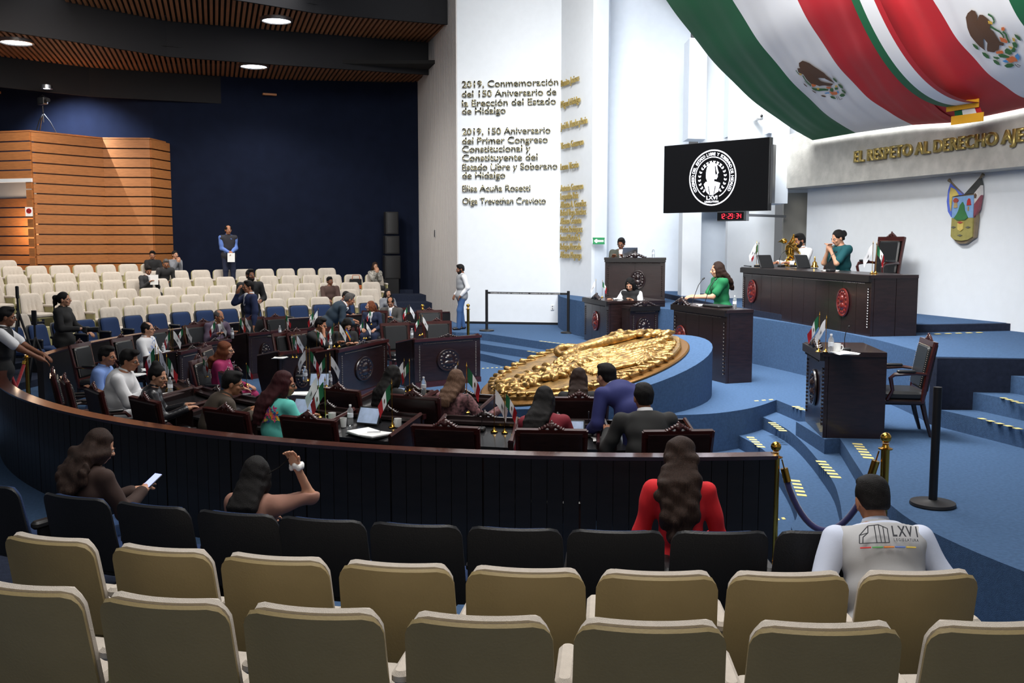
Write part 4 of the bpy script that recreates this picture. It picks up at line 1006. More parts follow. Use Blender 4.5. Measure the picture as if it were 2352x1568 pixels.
plate('mountain', [(256, 524), (288, 488), (310, 450), (330, 390), (360, 355), (382, 392), (388, 440), (436, 524), (400, 548), (300, 548)], -.02, .03, C_('emb_mtn', 56, 112, 66))
plate('drum', [(305, 572), (345, 560), (386, 572), (380, 645), (345, 668), (308, 645)], -.02, .02, C_('emb_sun', 200, 178, 96)); plate('drum_rim', [(305, 572), (345, 560), (386, 572), (345, 586)], -.035, .01, C_('emb_red', 160, 72, 60))
plate('cap_symbol', [(233, 336), (248, 314), (268, 306), (292, 320), (302, 340), (286, 356), (248, 356)], -.02, .02, C_('emb_red', 160, 72, 60)); plate('figure_symbol', [(252, 358), (284, 358), (290, 412), (244, 414)], -.02, .02, C_('emb_tan', 176, 150, 104))
plate('bell_symbol', [(422, 340), (438, 320), (452, 326), (462, 360), (468, 390), (416, 392)], -.02, .02, C_('emb_red2', 176, 50, 48)); plate('clapper_symbol', [(430, 405), (442, 404), (442, 452), (431, 452)], -.02, .02, C_('emb_tan', 176, 150, 104))
for cx_, cy_ in ((250, 621), (442, 625), (338, 710)): plate('eye_symbol', [(cx_ - 34, cy_), (cx_, cy_ - 12), (cx_ + 34, cy_), (cx_, cy_ + 12)], -.02, .012, C_('emb_eye', 98, 98, 84))
plate('blue_flag', [(175, 145), (352, 277), (220, 290), (207, 512), (160, 450), (138, 340), (150, 220)], .01, .05, C_('emb_blue', 88, 110, 206))
plate('sun_rays', [(195, 190), (250, 214), (304, 280), (218, 292), (206, 448), (186, 360), (180, 260)], -.02, .02, C_('emb_sun', 200, 178, 96))
plate('dark_flag', [(555, 110), (365, 275), (500, 268), (578, 190)], .01, .05, C_('emb_dark', 66, 68, 66)); plate('white_band', [(578, 190), (500, 268), (506, 382), (586, 292)], .005, .05, C_('emb_white', 198, 194, 192)); plate('wine_band', [(586, 292), (506, 382), (506, 522), (562, 440)], .005, .05, C_('emb_wine', 128, 66, 78))
plate('small_eagle', [(505, 290), (520, 270), (536, 290), (530, 322), (512, 322)], -.025, .012, C_('emb_eagle', 96, 76, 58))
for a, b in (((345, 278), (146, 106)), ((365, 278), (592, 78))):
    A, B = pxp([a, b]); MB().tube([(A[0], .0, A[1]), (A[0] + (B[0] - A[0]) * .85, .0, A[1] + (B[1] - A[1]) * .85), (B[0], .0, B[1])], [.012, .014, .03], RIM, 6).build('flag_pole', sh)

# ================================================================== hall flags over the beam
FRM = BM[0] - UA * 3.4, BM[1] - UA * 3.4
def bpt(px, py): p = hit(px, *BM) - UA * .06; p.z = zat(p, py); return p
def tpt(px, py): p = hit(px, *FRM); p.z = zat(p, py); return p
def drape(tops, bots, sag, s, t, seed):
    """point on the cloth; s across the stripes 0..1, t from the hung top 0 to the beam 1"""
    n = len(tops) - 1; i = min(int(s * n), n - 1); f = s * n - i
    A = tops[i].lerp(tops[i + 1], f); B = bots[i].lerp(bots[i + 1], f); p = A.lerp(B, t)
    p = p + Vector((0, 0, -sag)) * (4 * t * (1 - t)) + Vector((-.957, -.29, 0)) * sag * .3 * 4 * t * (1 - t)
    wv = .016 * math.sin(s * 31 + seed + t * 5) + .007 * math.sin(s * 83 + t * 9) * (.4 + t) + .008 * math.sin(t * 26 + s * 9)
    return p + Vector((.5, .1, .8)) * wv * (1 - t ** 6)
Y0 = -70
def tp(xs): return [tpt(x, Y0) for x in xs]
fl1 = (tp([1472, 1632, 1778, 1955]), [bpt(1862, 322), bpt(1960, 305), bpt(2088, 287), bpt(2200, 280)])
fl2 = (tp([1945, 2078, 2250, 2420]), [bpt(2178, 283), bpt(2392, 236), bpt(2560, 206), bpt(2700, 180)])
def big_flag(name, label, fl, mats, names, seed):
    t = thing(name, label, 'flag', fl[1][0])
    for k in range(3):
        G = [[drape(*fl, .32, (k + i / 22) / 3, j / 44, seed) - t.location for j in range(45)] for i in range(23)]
        me = MB().grid(G, mats[k]); me.build(names[k], t, angle=180)
    return t
bf1 = big_flag('hall_flag', 'huge draped Mexican flag over the beam, green edge to the left', fl1, (M_GRN, M_WHT, M_RED), ('green_stripe', 'white_stripe', 'red_stripe'), 1)
bf2 = big_flag('hall_flag', 'huge draped Mexican flag at the upper right, red edge to the left', fl2, (M_RED, M_WHT, M_GRN), ('red_stripe', 'white_stripe', 'green_stripe'), 2)
def proj(p):
    z = p.z - CH; f = p.y * math.cos(TH) - z * math.sin(TH); u = p.y * math.sin(TH) + z * math.cos(TH); return 1176 + FPX * p.x / f, 784 - FPX * u / f
def emblem(fl, root, cx_, cy_, shapes, seed):
    st_ = np.array([.5, .6])
    def f(a): return np.array(proj(drape(*fl, .32, a[0], a[1], seed)))
    for _ in range(12):
        y = f(st_); J = np.array([(f(st_ + [.01, 0]) - y) / .01, (f(st_ + [0, .01]) - y) / .01]).T; st_ = np.clip(st_ + np.linalg.solve(J, np.array([cx_, cy_]) - y) * .7, [.34, .02], [.66, .97])
    Ji = np.linalg.inv(J); parts = {}
    for nm, m, pts in shapes:
        mb = parts.setdefault(nm, MB()); bm = bmesh.new(); bm.faces.new([bm.verts.new((x, y, 0)) for x, y in pts])
        bmesh.ops.triangulate(bm, faces=bm.faces[:]); bmesh.ops.subdivide_edges(bm, edges=bm.edges[:], cuts=1); bmesh.ops.triangulate(bm, faces=bm.faces[:])
        if len(pts) > 7: bmesh.ops.subdivide_edges(bm, edges=bm.edges[:], cuts=1); bmesh.ops.triangulate(bm, faces=bm.faces[:])
        bm.verts.index_update()
        V = []
        for v in bm.verts: a = st_ + Ji @ np.array([v.co.x, v.co.y]); V.append(drape(*fl, .32, a[0], a[1], seed) - root.location + Vector((-.5, -.3, -.8)) * .02)
        mb.add(V, [tuple(v.index for v in f.verts) for f in bm.faces], m); bm.free()
    for nm, mb in parts.items(): mb.build(nm, root, smooth=False)
CO = mat('emblem_orange', s2l(214, 110, 50), .7); CBl = mat('emblem_blue', s2l(70, 140, 200), .7)
def leafs(cx_, cy_, rx, ry, a0, a1, n, s):
    out = []
    for i in range(n):
        a = a0 + (a1 - a0) * i / (n - 1); x, y = cx_ + rx * math.cos(a), cy_ + ry * math.sin(a)
        for w_ in (-1, 1):
            b = a + PI / 2 + w_ * .7; dx, dy = s * math.cos(b), s * math.sin(b); out.append(('laurel', M_LEAF, [(x, y), (x + dx * .5 - dy * .3, y + dy * .5 + dx * .3), (x + dx, y + dy), (x + dx * .5 + dy * .3, y + dy * .5 - dx * .3)]))
    return out
def strip(nm, m, pts, w_):
    out = []
    for (x0, y0), (x1, y1) in zip(pts, pts[1:]):
        l_ = math.hypot(x1 - x0, y1 - y0); nx_, ny_ = -(y1 - y0) / l_ * w_, (x1 - x0) / l_ * w_; out.append((nm, m, [(x0 + nx_, y0 + ny_), (x1 + nx_, y1 + ny_), (x1 - nx_, y1 - ny_), (x0 - nx_, y0 - ny_)]))
    return out
def leaf(nm, m, x0, y0, x1, y1, w_):
    nx_, ny_ = -(y1 - y0) * w_, (x1 - x0) * w_; f = lambda t, s_: (x0 + (x1 - x0) * t + nx_ * s_, y0 + (y1 - y0) * t + ny_ * s_)
    return (nm, m, [f(0, 0), f(.3, .5), f(.7, .5), f(1, 0), f(.7, -.5), f(.3, -.5)])
def conv(lst, sc_, cx_, cy_): return [(nm, m, [(x / sc_ - cx_, y / sc_ - cy_) for x, y in pts]) for nm, m, pts in lst]
CY_ = mat('emblem_yellow', s2l(214, 170, 60), .7)
sh1 = conv([('eagle', M_EMB, [(200, 160), (260, 133), (390, 160), (560, 240), (680, 305), (720, 345), (720, 390), (610, 380), (530, 395), (300, 300), (292, 215), (210, 205)]), ('eagle', M_EMB, [(700, 330), (800, 400), (880, 475), (790, 440), (700, 395)]), ('eagle', M_EMB, [(178, 235), (270, 228), (540, 370), (620, 440), (700, 460), (855, 490), (820, 525), (700, 520), (600, 530), (540, 500), (450, 470), (380, 410), (300, 320), (250, 310), (195, 300)]),
  ('claw', CO, [(450, 480), (520, 470), (545, 515), (480, 530)]), ('claw', CO, [(720, 545), (820, 545), (800, 580), (740, 575)]), ('beak', CY_, [(200, 315), (265, 310), (268, 340), (225, 345)]),
  ('cactus', M_LEAF, [(450, 545), (560, 580), (620, 570), (770, 590), (760, 618), (600, 612), (480, 580)]), ('cactus', M_LEAF, [(800, 570), (850, 565), (870, 600), (850, 635), (800, 620)]), ('cactus', M_LEAF, [(880, 560), (940, 555), (950, 590), (900, 600)]),
  ('cactus_fruit', CY_, [(885, 520), (930, 515), (935, 548), (895, 555)]), ('cactus_fruit', CY_, [(555, 552), (600, 560), (600, 588), (565, 580)]), ('shore', CO, [(780, 640), (960, 640), (930, 690), (840, 695)]), ('lake', CBl, [(690, 655), (780, 650), (790, 670), (720, 672)]), ('lake', CBl, [(930, 620), (970, 630), (968, 665), (940, 650)])]
  + strip('serpent', M_LEAF, [(140, 280), (190, 325), (215, 335)], 8) + strip('serpent', M_LEAF, [(290, 340), (330, 400), (380, 450), (450, 500)], 10) + strip('serpent', M_LEAF, [(320, 430), (400, 490), (450, 520)], 6)
  + [leaf('laurel', M_LEAF, 845, 355, 940, 440, .35), leaf('laurel', M_LEAF, 950, 465, 1060, 545, .45), leaf('laurel', M_LEAF, 1015, 580, 1120, 635, .45), leaf('laurel', M_LEAF, 985, 700, 1100, 690, .5), leaf('laurel', M_LEAF, 800, 725, 925, 770, .3), leaf('laurel', M_EMB, 630, 685, 740, 725, .2), leaf('laurel', M_EMB, 450, 600, 550, 655, .2), leaf('laurel', M_EMB, 285, 485, 370, 550, .2)]
  + strip('ribbon', M_EMB, [(930, 720), (960, 780)], 4) + strip('ribbon', M_EMB, [(960, 720), (1000, 780), (1050, 760)], 4), 8.144, 74, 60)
emblem(fl1, bf1, 1884, 190, sh1, 1)
sh2 = conv([('eagle', M_EMB, [(140, 230), (170, 180), (225, 140), (270, 150), (305, 190), (302, 235), (410, 330), (395, 415), (370, 450), (345, 440), (395, 545), (412, 585), (330, 530), (270, 470), (210, 410), (165, 330)]), ('eagle', M_EMB, [(302, 235), (330, 180), (370, 180), (450, 218), (485, 250), (420, 265), (470, 310), (520, 340), (560, 400), (600, 460), (665, 480), (650, 515), (600, 510), (570, 500), (400, 420), (330, 330)]), ('eagle', M_EMB, [(400, 410), (540, 430), (600, 500), (595, 560), (560, 570), (540, 590), (440, 590), (435, 560), (450, 470)]),
  ('beak', CY_, [(430, 230), (500, 232), (512, 262), (440, 258)]), ('claw', CO, [(560, 580), (640, 575), (660, 610), (570, 610)]), ('claw', CO, [(600, 400), (660, 405), (720, 440), (700, 470), (620, 460)]), ('serpent_head', CO, [(630, 275), (660, 265), (680, 285), (665, 312), (632, 308)]),
  ('cactus', M_LEAF, [(670, 570), (700, 540), (760, 560), (780, 600), (740, 630), (680, 610)]), ('cactus', M_LEAF, [(760, 560), (800, 500), (830, 530), (820, 570), (780, 580)]), ('cactus', M_LEAF, [(775, 450), (820, 435), (850, 470), (845, 510), (795, 505)]), ('cactus', M_LEAF, [(590, 620), (640, 615), (740, 650), (740, 675), (620, 655)]), ('cactus', M_LEAF, [(520, 650), (590, 650), (620, 665), (580, 682), (530, 670)]),
  ('cactus_fruit', CY_, [(775, 380), (815, 395), (815, 435), (785, 425)]), ('cactus_fruit', CY_, [(720, 500), (780, 510), (775, 540), (735, 525)]), ('shore', CO, [(690, 680), (780, 640), (830, 650), (865, 700), (760, 735)]), ('lake', CBl, [(820, 620), (860, 580), (890, 620), (880, 680), (830, 650)]), ('lake', CBl, [(650, 700), (700, 690), (730, 725), (690, 725)])]
  + strip('serpent', M_LEAF, [(440, 165), (500, 180), (530, 215), (525, 245)], 10) + strip('serpent', M_LEAF, [(480, 285), (540, 310), (610, 330), (650, 365), (665, 400)], 11) + strip('serpent', M_LEAF, [(650, 320), (690, 345), (710, 400), (740, 455)], 11)
  + [leaf('laurel', M_LEAF, 230, 505, 320, 580, .35), leaf('laurel', M_LEAF, 360, 610, 470, 690, .35), leaf('laurel', M_LEAF, 515, 700, 625, 760, .4), leaf('laurel', M_LEAF, 680, 765, 815, 775, .4), leaf('laurel', M_LEAF, 810, 320, 905, 390, .4)]
  + strip('ribbon', M_EMB, [(820, 755), (860, 800), (890, 790)], 5) + strip('ribbon', M_EMB, [(850, 750), (907, 770)], 5), 5.6, 102, 82)
emblem(fl2, bf2, 2292, 92, sh2, 2)
# tricolour sash with gold fringe between the two flags
BMS = (BM[0] - UA * .95, BM[1] - UA * .95)
def sptt(px, py): p = hit(px, *BMS); p.z = zat(p, py); return p
rbt = tp([1958, 2022]); rbt = [p - UA * .3 - Vector((0, 0, .1)) for p in rbt]; rbb = [sptt(2160, 246), sptt(2234, 234)]
sash = thing('hall_ribbon', 'narrow tricolour sash with gold fringe hanging between the two huge flags', 'ribbon', rbb[0])
for k, (m, nm, a, b) in enumerate(((M_GRN, 'green_stripe', 0, .3), (M_WHT, 'white_stripe', .3, .8), (M_RED, 'red_stripe', .8, 1.0))):
    G = []
    for i in range(7):
        s = a + (b - a) * i / 6; A = rbt[0].lerp(rbt[1], s); B = rbb[0].lerp(rbb[1], s); G.append([A.lerp(B, j / 30) + Vector((-.1, -.1, -.38)) * 4 * (j / 30) * (1 - j / 30) + Vector((0, 0, 0)) - sash.location for j in range(31)])
    MB().grid(G, m).build(nm, sash, angle=180)
    A, B = sptt(2172, 244), sptt(2226, 236); C, D = sptt(2176, 276), sptt(2240, 266)
    MB().grid([[A.lerp(B, a + (b - a) * i) - sash.location, C.lerp(D, a + (b - a) * i) - sash.location] for i in (0, .5, 1)], m).build(nm, sash, angle=180)
def fringe(a, b, h):
    mb = MB(); A, B = sptt(*a) - UA * .04, sptt(*b) - UA * .04; n = 44
    for i in range(n):
        p = A.lerp(B, i / n) - sash.location; q_ = A.lerp(B, (i + .82) / n) - sash.location; dz = Vector((0, 0, -h)); z2 = Vector((0, 0, .05)); o_ = -UA * .015
        mb.add([p + z2, q_ + z2, q_ + dz, p + dz, p + z2 + o_, q_ + z2 + o_, q_ + dz + o_, p + dz + o_], [(4, 5, 6, 7), (0, 4, 7, 3), (1, 2, 6, 5), (0, 1, 5, 4)], M_FRINGE)
    o = mb.build('gold_fringe', sash, smooth=False); o['kind'] = 'stuff'
fringe((2162, 246), (2234, 234), .07); fringe((2174, 276), (2246, 266), .07)
# ================================================================== people
def skin(name, c): return mat(name, s2l(*c), .55, var=.04, vscale=20, spec=.35)
SK1, SK2, SK3 = skin('skin_light', (196, 146, 118)), skin('skin_medium', (164, 112, 84)), skin('skin_tan', (126, 82, 60))
def hairm(n, c): return mat('hair_' + n, s2l(*c), .55, bump=.6, bscale=1, stretch=(420, 420, 26), var=.4, vscale=.3, spec=.18)
HB, HBR, HRED, HAUB, HGR, HOMB, HWAVE = hairm('black', (22, 20, 20)), hairm('brown', (46, 30, 24)), hairm('darkred', (58, 22, 26)), hairm('auburn', (112, 62, 38)), hairm('grey', (92, 88, 86)), hairm('ombre', (104, 78, 62)), hairm('wave', (50, 36, 30))
def cloth(n, c, **k): return mat('cloth_' + n, s2l(*c), k.pop('rough', .85), bump=k.pop('bump', .12), bscale=420, **k)
M_EYEW = mat('eye_white', s2l(210, 205, 200), .3); M_EYED = mat('eye_dark', s2l(28, 20, 16), .2); M_LIP = mat('lips', s2l(150, 74, 70), .5); M_GLF = mat('glasses_frame', s2l(18, 18, 20), .3)
M_SHOE = mat('shoe_leather', s2l(26, 22, 22), .35)
def rotm(yaw=0, pitch=0, roll=0):   # yaw turns left, pitch nods down, roll tilts to the right
    y, p, r = [math.radians(a) for a in (yaw, pitch, roll)]
    Rz = np.array([[math.cos(y), -math.sin(y), 0], [math.sin(y), math.cos(y), 0], [0, 0, 1]])
    Rx = np.array([[1, 0, 0], [0, math.cos(p), math.sin(p)], [0, -math.sin(p), math.cos(p)]])
    Ry = np.array([[math.cos(r), 0, math.sin(r)], [0, 1, 0], [-math.sin(r), 0, math.cos(r)]])
    return Rz @ Rx @ Ry
HEADS = {}
def head_mesh(kind):
    if kind in HEADS: return HEADS[kind]
    j = .92 if kind == 'f' else 1.0 if kind == 'm' else 1.08
    pr = [ell((0, -.012, .022), (.076, .094, .096)), ell((0, .028, -.045), (.056 * j, .062, .066)), ell((0, .055, -.086), (.028 * j, .028, .022)),
          ell((0, .078, .012), (.052, .016, .012)), cap((0, .092, .006), (0, .112, -.022), .0085, .013), ell((-.012, .098, -.026), (.009, .01, .007)), ell((.012, .098, -.026), (.009, .01, .007)),
          ell((-.036, .066, -.028), (.026 * j, .02, .02)), ell((.036, .066, -.028), (.026 * j, .02, .02)), ell((0, .086, -.052), (.022, .012, .012)),
          ell((-.078, -.004, -.012), (.009, .018, .031)), ell((.078, -.004, -.012), (.009, .018, .031)),
          cap((0, -.015, -.05), (0, -.03, -.14), .052 * j, .054 * j)]
    HEADS[kind] = sculpt(pr, .0072, .014, subs=[ell((-.031, .098, .001), (.017, .014, .011)), ell((.031, .098, .001), (.017, .014, .011))])
    return HEADS[kind]
def hair_prims(style, ht):
    pr = [ell((0, -.022, .036), (.086, .098, .096))]; sub = [ell((0, .115, -.035), (.074, .062, .094)), ell((0, .02, -.14), (.2, .2, .09))]
    if style in ('short', 'neat'): pr += [ell((.0, .028, .102), (.06, .055, .032)), ell((0, -.06, -.02), (.07, .05, .07))]; sub = [ell((0, .118, -.03), (.08, .066, .098)), ell((0, .02, -.13), (.2, .2, .075))]
    if style == 'bald': sub += [ell((0, .05, .115), (.062, .095, .05))]; pr += [ell((0, -.06, -.02), (.072, .05, .07))]
    if style == 'quiff': pr += [ell((.0, .05, .108), (.056, .05, .03)), ell((.02, .07, .1), (.04, .035, .026)), ell((0, -.06, -.02), (.07, .05, .07))]
    if style in ('long', 'wavy', 'bob', 'half'): pr += [ell((-.07, .0, -.04), (.028, .06, .1)), ell((.07, .0, -.04), (.028, .06, .1)), ell((0, -.065, -.03), (.085, .05, .11))]; sub = [ell((0, .118, -.04), (.064, .066, .094))]
    if style in ('pony', 'bun'): pr += [ell((0, -.06, -.01), (.074, .05, .075))]
    if style == 'bun': pr += [ell((0, -.055, .125), (.048, .046, .044))] if ht else [ell((0, -.125, .03), (.05, .05, .055))]
    return pr, sub
def person(label, top, zf=0, h=1.0, yaw=0, d=None, loc=None, sit=True, hz=None, lean=0, side=0, twist=0, head=(0, 0, 0), lh=None, rh=None, eL=None, eR=None, sk=SK2, hair='short', hc=HB, hl=.3, kind='m',
           outfit='shirt', c1=None, c2=None, c3=None, tie=None, legs=None, skirt=False, glasses=False, beard=None, b=1.0, curl=.7, group=None, sleeve='long', shoe=True, feet=None, res=1.0, fold=.009, hang=0, chair=None):
    t = thing('person', label, 'person', group=group); f = kind == 'f'
    hz = hz if hz is not None else (.57 if sit else .92)
    la, sa = math.radians(lean), math.radians(side)
    def tv(k): return np.array([math.sin(sa * k), math.sin(la * k) * math.cos(sa * k), math.cos(la * k) * math.cos(sa * k)])
    T0, T1 = tv(.75), tv(1.15); Pv = np.array([0, 0, hz]); W = Pv + T0 * .2; Cc = W + (T0 + T1) * .5 * .13; N = W + T1 * .275
    tw = math.radians(twist); X = np.array([math.cos(tw), math.sin(tw), 0]); X = X - T1 * (X @ T1) * .8; X /= np.linalg.norm(X); Y = np.cross(T1, X); Y /= np.linalg.norm(Y)
    RT = np.stack([X, Y, T1], 1); X0 = np.array([1., 0, 0]); Y0_ = np.cross(T0, X0); R0 = np.stack([X0, Y0_, T0], 1)
    sw = (.165 if f else .19) * (1 + (b - 1) * .7); RH = rotm(head[0] + twist * .6, head[1], head[2])
    nd = T1 * .6 + np.array([0, 0, .4]) + RH[:, 1] * .16; nd /= np.linalg.norm(nd); Hc = N + nd * .165 + RH[:, 1] * .01
    S = {-1: N - T1 * .035 - X * sw, 1: N - T1 * .035 + X * sw}
    defh = {-1: lh, 1: rh}; hint = {-1: eL, 1: eR}; arms = {}
    for s in (-1, 1):
        Tg = np.array(defh[s] if defh[s] is not None else (s * .14, .33, hz + .12) if sit else (s * .26, .05, hz - .12), float)
        v = Tg - S[s]; L_ = np.linalg.norm(v); a_, c_2 = .285, .255; L2 = min(L_, (a_ + c_2) * .995); v /= L_; Wr = S[s] + v * L2
        ca = (a_ ** 2 + L2 ** 2 - c_2 ** 2) / (2 * a_ * L2); hh = a_ * math.sqrt(max(0, 1 - ca * ca)); hd = np.array(hint[s] if hint[s] is not None else (s * .38, -.45, -.9), float); hd -= v * (hd @ v); hd /= np.linalg.norm(hd) + 1e-9
        El = S[s] + v * a_ * ca + hd * hh; arms[s] = (S[s], El, Wr, (Wr - El) / np.linalg.norm(Wr - El))
    # ---- legs
    lg = {}
    for i, s in enumerate((-1, 1)):
        hip = Pv + np.array([s * .09, 0, -.03])
        if sit: fx = feet[i] if feet else (s * .13, .44, 0); kn = np.array([fx[0], .43, hz - .02]); an = np.array([fx[0], fx[1], .09])
        else:
            fx = feet[i] if feet else (s * .1, .0, 0); an = np.array([fx[0], fx[1], .09]); m_ = (hip + an) / 2; kn = m_ + np.array([0, .03, .02])
        lg[s] = (hip, kn, an)
    bt = b
    def torso(g=0, hem=0):
        wb = .82 if f else 1
        p = [ell(Pv + T0 * .0, (.165 * bt + g, .125 * bt + g, .12 + g), R0), ell(W, (.145 * bt * wb + g, .108 * bt + g, .13 + g), R0), ell(Cc + T1 * .03, (.158 * bt * (.92 if f else 1) + g, .11 * bt + g, .17 + g), RT),
             cap(S[-1] + X * .03 - T1 * .015, S[1] - X * .03 - T1 * .015, .058 + g, .058 + g), ell(N - T1 * .05 - Y * .01, (.14 * bt + g, .085 + g, .07 + g), RT)]
        if b > 1.1: p.append(ell(W + Y0_ * .04 - T0 * .04, (.15 * bt + g, .125 * bt + g, .13 + g), R0))
        if f: p += [ell(Cc + X * s * .07 + Y * .075 + T1 * .02, (.062 + g, .055 + g, .06 + g), RT) for s in (-1, 1)]
        if hem: p += [ell(Pv - T0 * hem * .5, (.168 * bt + g, .126 * bt + g, .10 + hem * .5), R0)]
        return p
    body = torso() + [cap(N - T1 * .03, Hc - RH[:, 2] * .06 - RH[:, 1] * .015, .058 if not f else .05, .054 if not f else .046)]
    for s in (-1, 1):
        a, e, w_, dd = arms[s]; r = b ** .5 * (.92 if f else 1)
        body += [cap(a, e, .05 * r, .04 * r), cap(e, w_, .04 * r, .027 * r), cap(w_, w_ + dd * .03, .026, .03)]
        hp, kn, an = lg[s]; body += [cap(hp, kn, .082 * r, .058 * r), cap(kn, an, .056 * r, .038 * r)]
    HN = []
    for s in (-1, 1):
        a, e, w_, dd = arms[s]; up = np.array([0, 0, 1.]) if abs(dd[2]) < .85 else np.array([0, 1., 0]); sx = np.cross(dd, up); sx /= np.linalg.norm(sx); pn = np.cross(sx, dd)   # pn: back of the hand
        body += [ell(w_ + dd * .065, (.042, .048, .017), np.stack([sx, dd, pn], 1))]; HN.append((s, w_, dd, sx, pn))
    V, Q = sculpt(body, .0175 * res, .03)
    mb = MB(); sadd(mb, (V, Q), sk)
    hv, hq = head_mesh(kind if kind in 'fm' else 'm'); hv2 = hv @ RH.T + Hc; sadd(mb, (hv2, hq), sk)
    for s, w_, dd, sx, pn in HN:
        for k, (o_, l_) in enumerate(((-.03, .068), (-.01, .078), (.01, .074), (.029, .06))):
            p0 = w_ + dd * .095 + sx * o_; c1_x = curl * .55; c2_x = curl * 1.3; d1 = dd * math.cos(c1_x) - pn * math.sin(c1_x); d2 = dd * math.cos(c2_x) - pn * math.sin(c2_x)
            mb.tube([p0 - dd * .03, p0, p0 + d1 * l_ * .55, p0 + d1 * l_ * .55 + d2 * l_ * .45], [.009, .0095, .0085, .0065], sk, 6)
        ts = -s if dd[2] < .5 else -s; p0 = w_ + dd * .04 + sx * ts * .03 * (1 if True else -1); d1 = dd * .72 + sx * ts * .55 - pn * .4
        mb.tube([p0 - d1 * .01, p0 + d1 * .03, p0 + d1 * .055 + dd * .008], [.013, .0115, .008], sk, 6)
    mb.build('body', t, angle=180)
    # ---- clothes
    mt = c1; g = .012
    if outfit == 'dress': legs = None
    long_ = sleeve == 'long'
    def sleeves(g, short=False, ext=0):
        p = []
        for s in (-1, 1):
            a, e, w_, dd = arms[s]; r = b ** .5 * (.92 if f else 1)
            if short: m_ = a + (e - a) * .72; p += [cap(a, m_, .056 * r + g, .054 * r + g)]
            else: p += [cap(a, e, .053 * r + g, .045 * r + g), cap(e, w_ - dd * (.0 + ext), .044 * r + g, .032 * r + g)]
        return p
    cl = [((N - T1 * -.035), T1)]
    nm = {'suit': 'jacket', 'jacket': 'jacket', 'shirt': 'shirt', 'vest': 'shirt', 'blouse': 'blouse', 'dress': 'dress'}[outfit]
    pr = torso(g, .14 if outfit in ('suit', 'jacket', 'blouse') else .04) + (sleeves(g, sleeve == 'short') if sleeve != 'none' else [])
    if skirt:
        for s in (-1, 1): hp, kn, an = lg[s]; pr += [cap(hp, kn, .115, .09)]; 
        if not sit: pr += [cap(Pv, Pv - np.array([0, 0, .42]), .17, .2)]
    if nm == 'dress' and sleeve == 'short': pr += [ell(arms[s][0] + np.array([0, 0, .015]), (.082, .082, .075)) for s in (-1, 1)]
    sobj(nm, sculpt(pr, .0135 * res, .03, fold=fold, ffreq=26, seed=len(label), clip=cl), mt, t)
    # collar
    mb = MB(); R_ = RT; n = 14; V = []
    rr = .066 if not f else .058
    if outfit in ('suit', 'shirt', 'vest', 'jacket'):
        for zz, q_ in ((-.015, 1.12), (.035, 1.0), (.035, .9)):
            for k in range(n):
                a = 2 * PI * k / n; V.append(N + T1 * (.03 + zz - .018 * (math.sin(a) > .6)) + X * math.cos(a) * rr * q_ + Y * (math.sin(a) * rr * q_ * 1.05 - .002))
        mb.add([tuple(v) for v in V], [(r * n + k, r * n + (k + 1) % n, (r + 1) * n + (k + 1) % n, (r + 1) * n + k) for r in (0, 1) for k in range(n)], c2 if (outfit == 'suit' and c2) else (c2 if outfit == 'vest' else mt)); mb.build('collar', t, angle=180)
    if outfit == 'suit' and c2:
        A = N + T1 * .0 + Y * .075; B_ = Cc + Y * (.118 * bt) - T1 * .04
        sobj('shirt_front', sculpt([cap(A, B_, .052, .022)], .012, .01), c2, t)
        if tie: sobj('tie', sculpt([cap(A + Y * .038 - T1 * .01, B_ + Y * .016, .016, .026)], .008, .01), tie, t)
        mb = MB()
        for s in (-1, 1): mb.tube([A + X * s * .045 + Y * .01 + T1 * .02, A + X * s * .06 + Y * .036 - T1 * .06, B_ + X * s * .02 + Y * .014], [.012, .018, .008], mt, 5)
        mb.build('lapel', t)
    if outfit == 'vest':
        vp = torso(g + .017, .1)[:-1] if False else torso(g + .017, .1)
        sb = [ell(S[s] + X * s * .105 - T1 * .13, (.05, .10, .12), RT) for s in (-1, 1)]
        sobj('vest', sculpt(vp, .0135 * res, .03, subs=sb, fold=fold, ffreq=22, seed=5, clip=[(N + T1 * .03, T1)]), c3, t)
        n = 16; V = []
        for zz, q_ in ((0, 1.45), (.045, 1.2), (.045, 1.1)):
            for k in range(n): a = 2 * PI * k / n; V.append(tuple(N + T1 * (.005 + zz) + X * math.cos(a) * .062 * q_ + Y * math.sin(a) * .062 * q_))
        MB().add(V, [(r * n + k, r * n + (k + 1) % n, (r + 1) * n + (k + 1) % n, (r + 1) * n + k) for r in (0, 1) for k in range(n)], c3).build('vest_collar', t, angle=180)
    if legs is not None or not skirt:
        lm = legs if legs is not None else mt; pr = [ell(Pv - np.array([0, 0, .02]), (.17 * bt, .13 * bt, .12), R0)]
        for s in (-1, 1): hp, kn, an = lg[s]; pr += [cap(hp, kn, .095 * b ** .5, .072), cap(kn, an + np.array([0, 0, -.02]), .07, .055)]
        sobj('trousers', sculpt(pr, .017 * res, .03, fold=.005, seed=3), lm, t)
    for s in (-1, 1):
        an = lg[s][2]; sobj('shoe', sculpt([cap(an + np.array([0, -.03, -.045]), an + np.array([0, .14, -.055]), .042, .034)], .018, .01, clip=[((0, 0, .0), (0, 0, -1))]), M_SHOE, t)
    # ---- hair, face
    hp_, sb_ = hair_prims(hair, hl > .5)
    hp2 = []
    def tr(p): 
        if p[0] == 'c': return ('c', RH @ p[1] + Hc, RH @ p[2] + Hc, p[3], p[4])
        return ('e', RH @ p[1] + Hc, p[2], RH)
    hp2 = [tr(p) for p in hp_]; sb2 = [tr(p) for p in sb_]
    fl_ = .0025
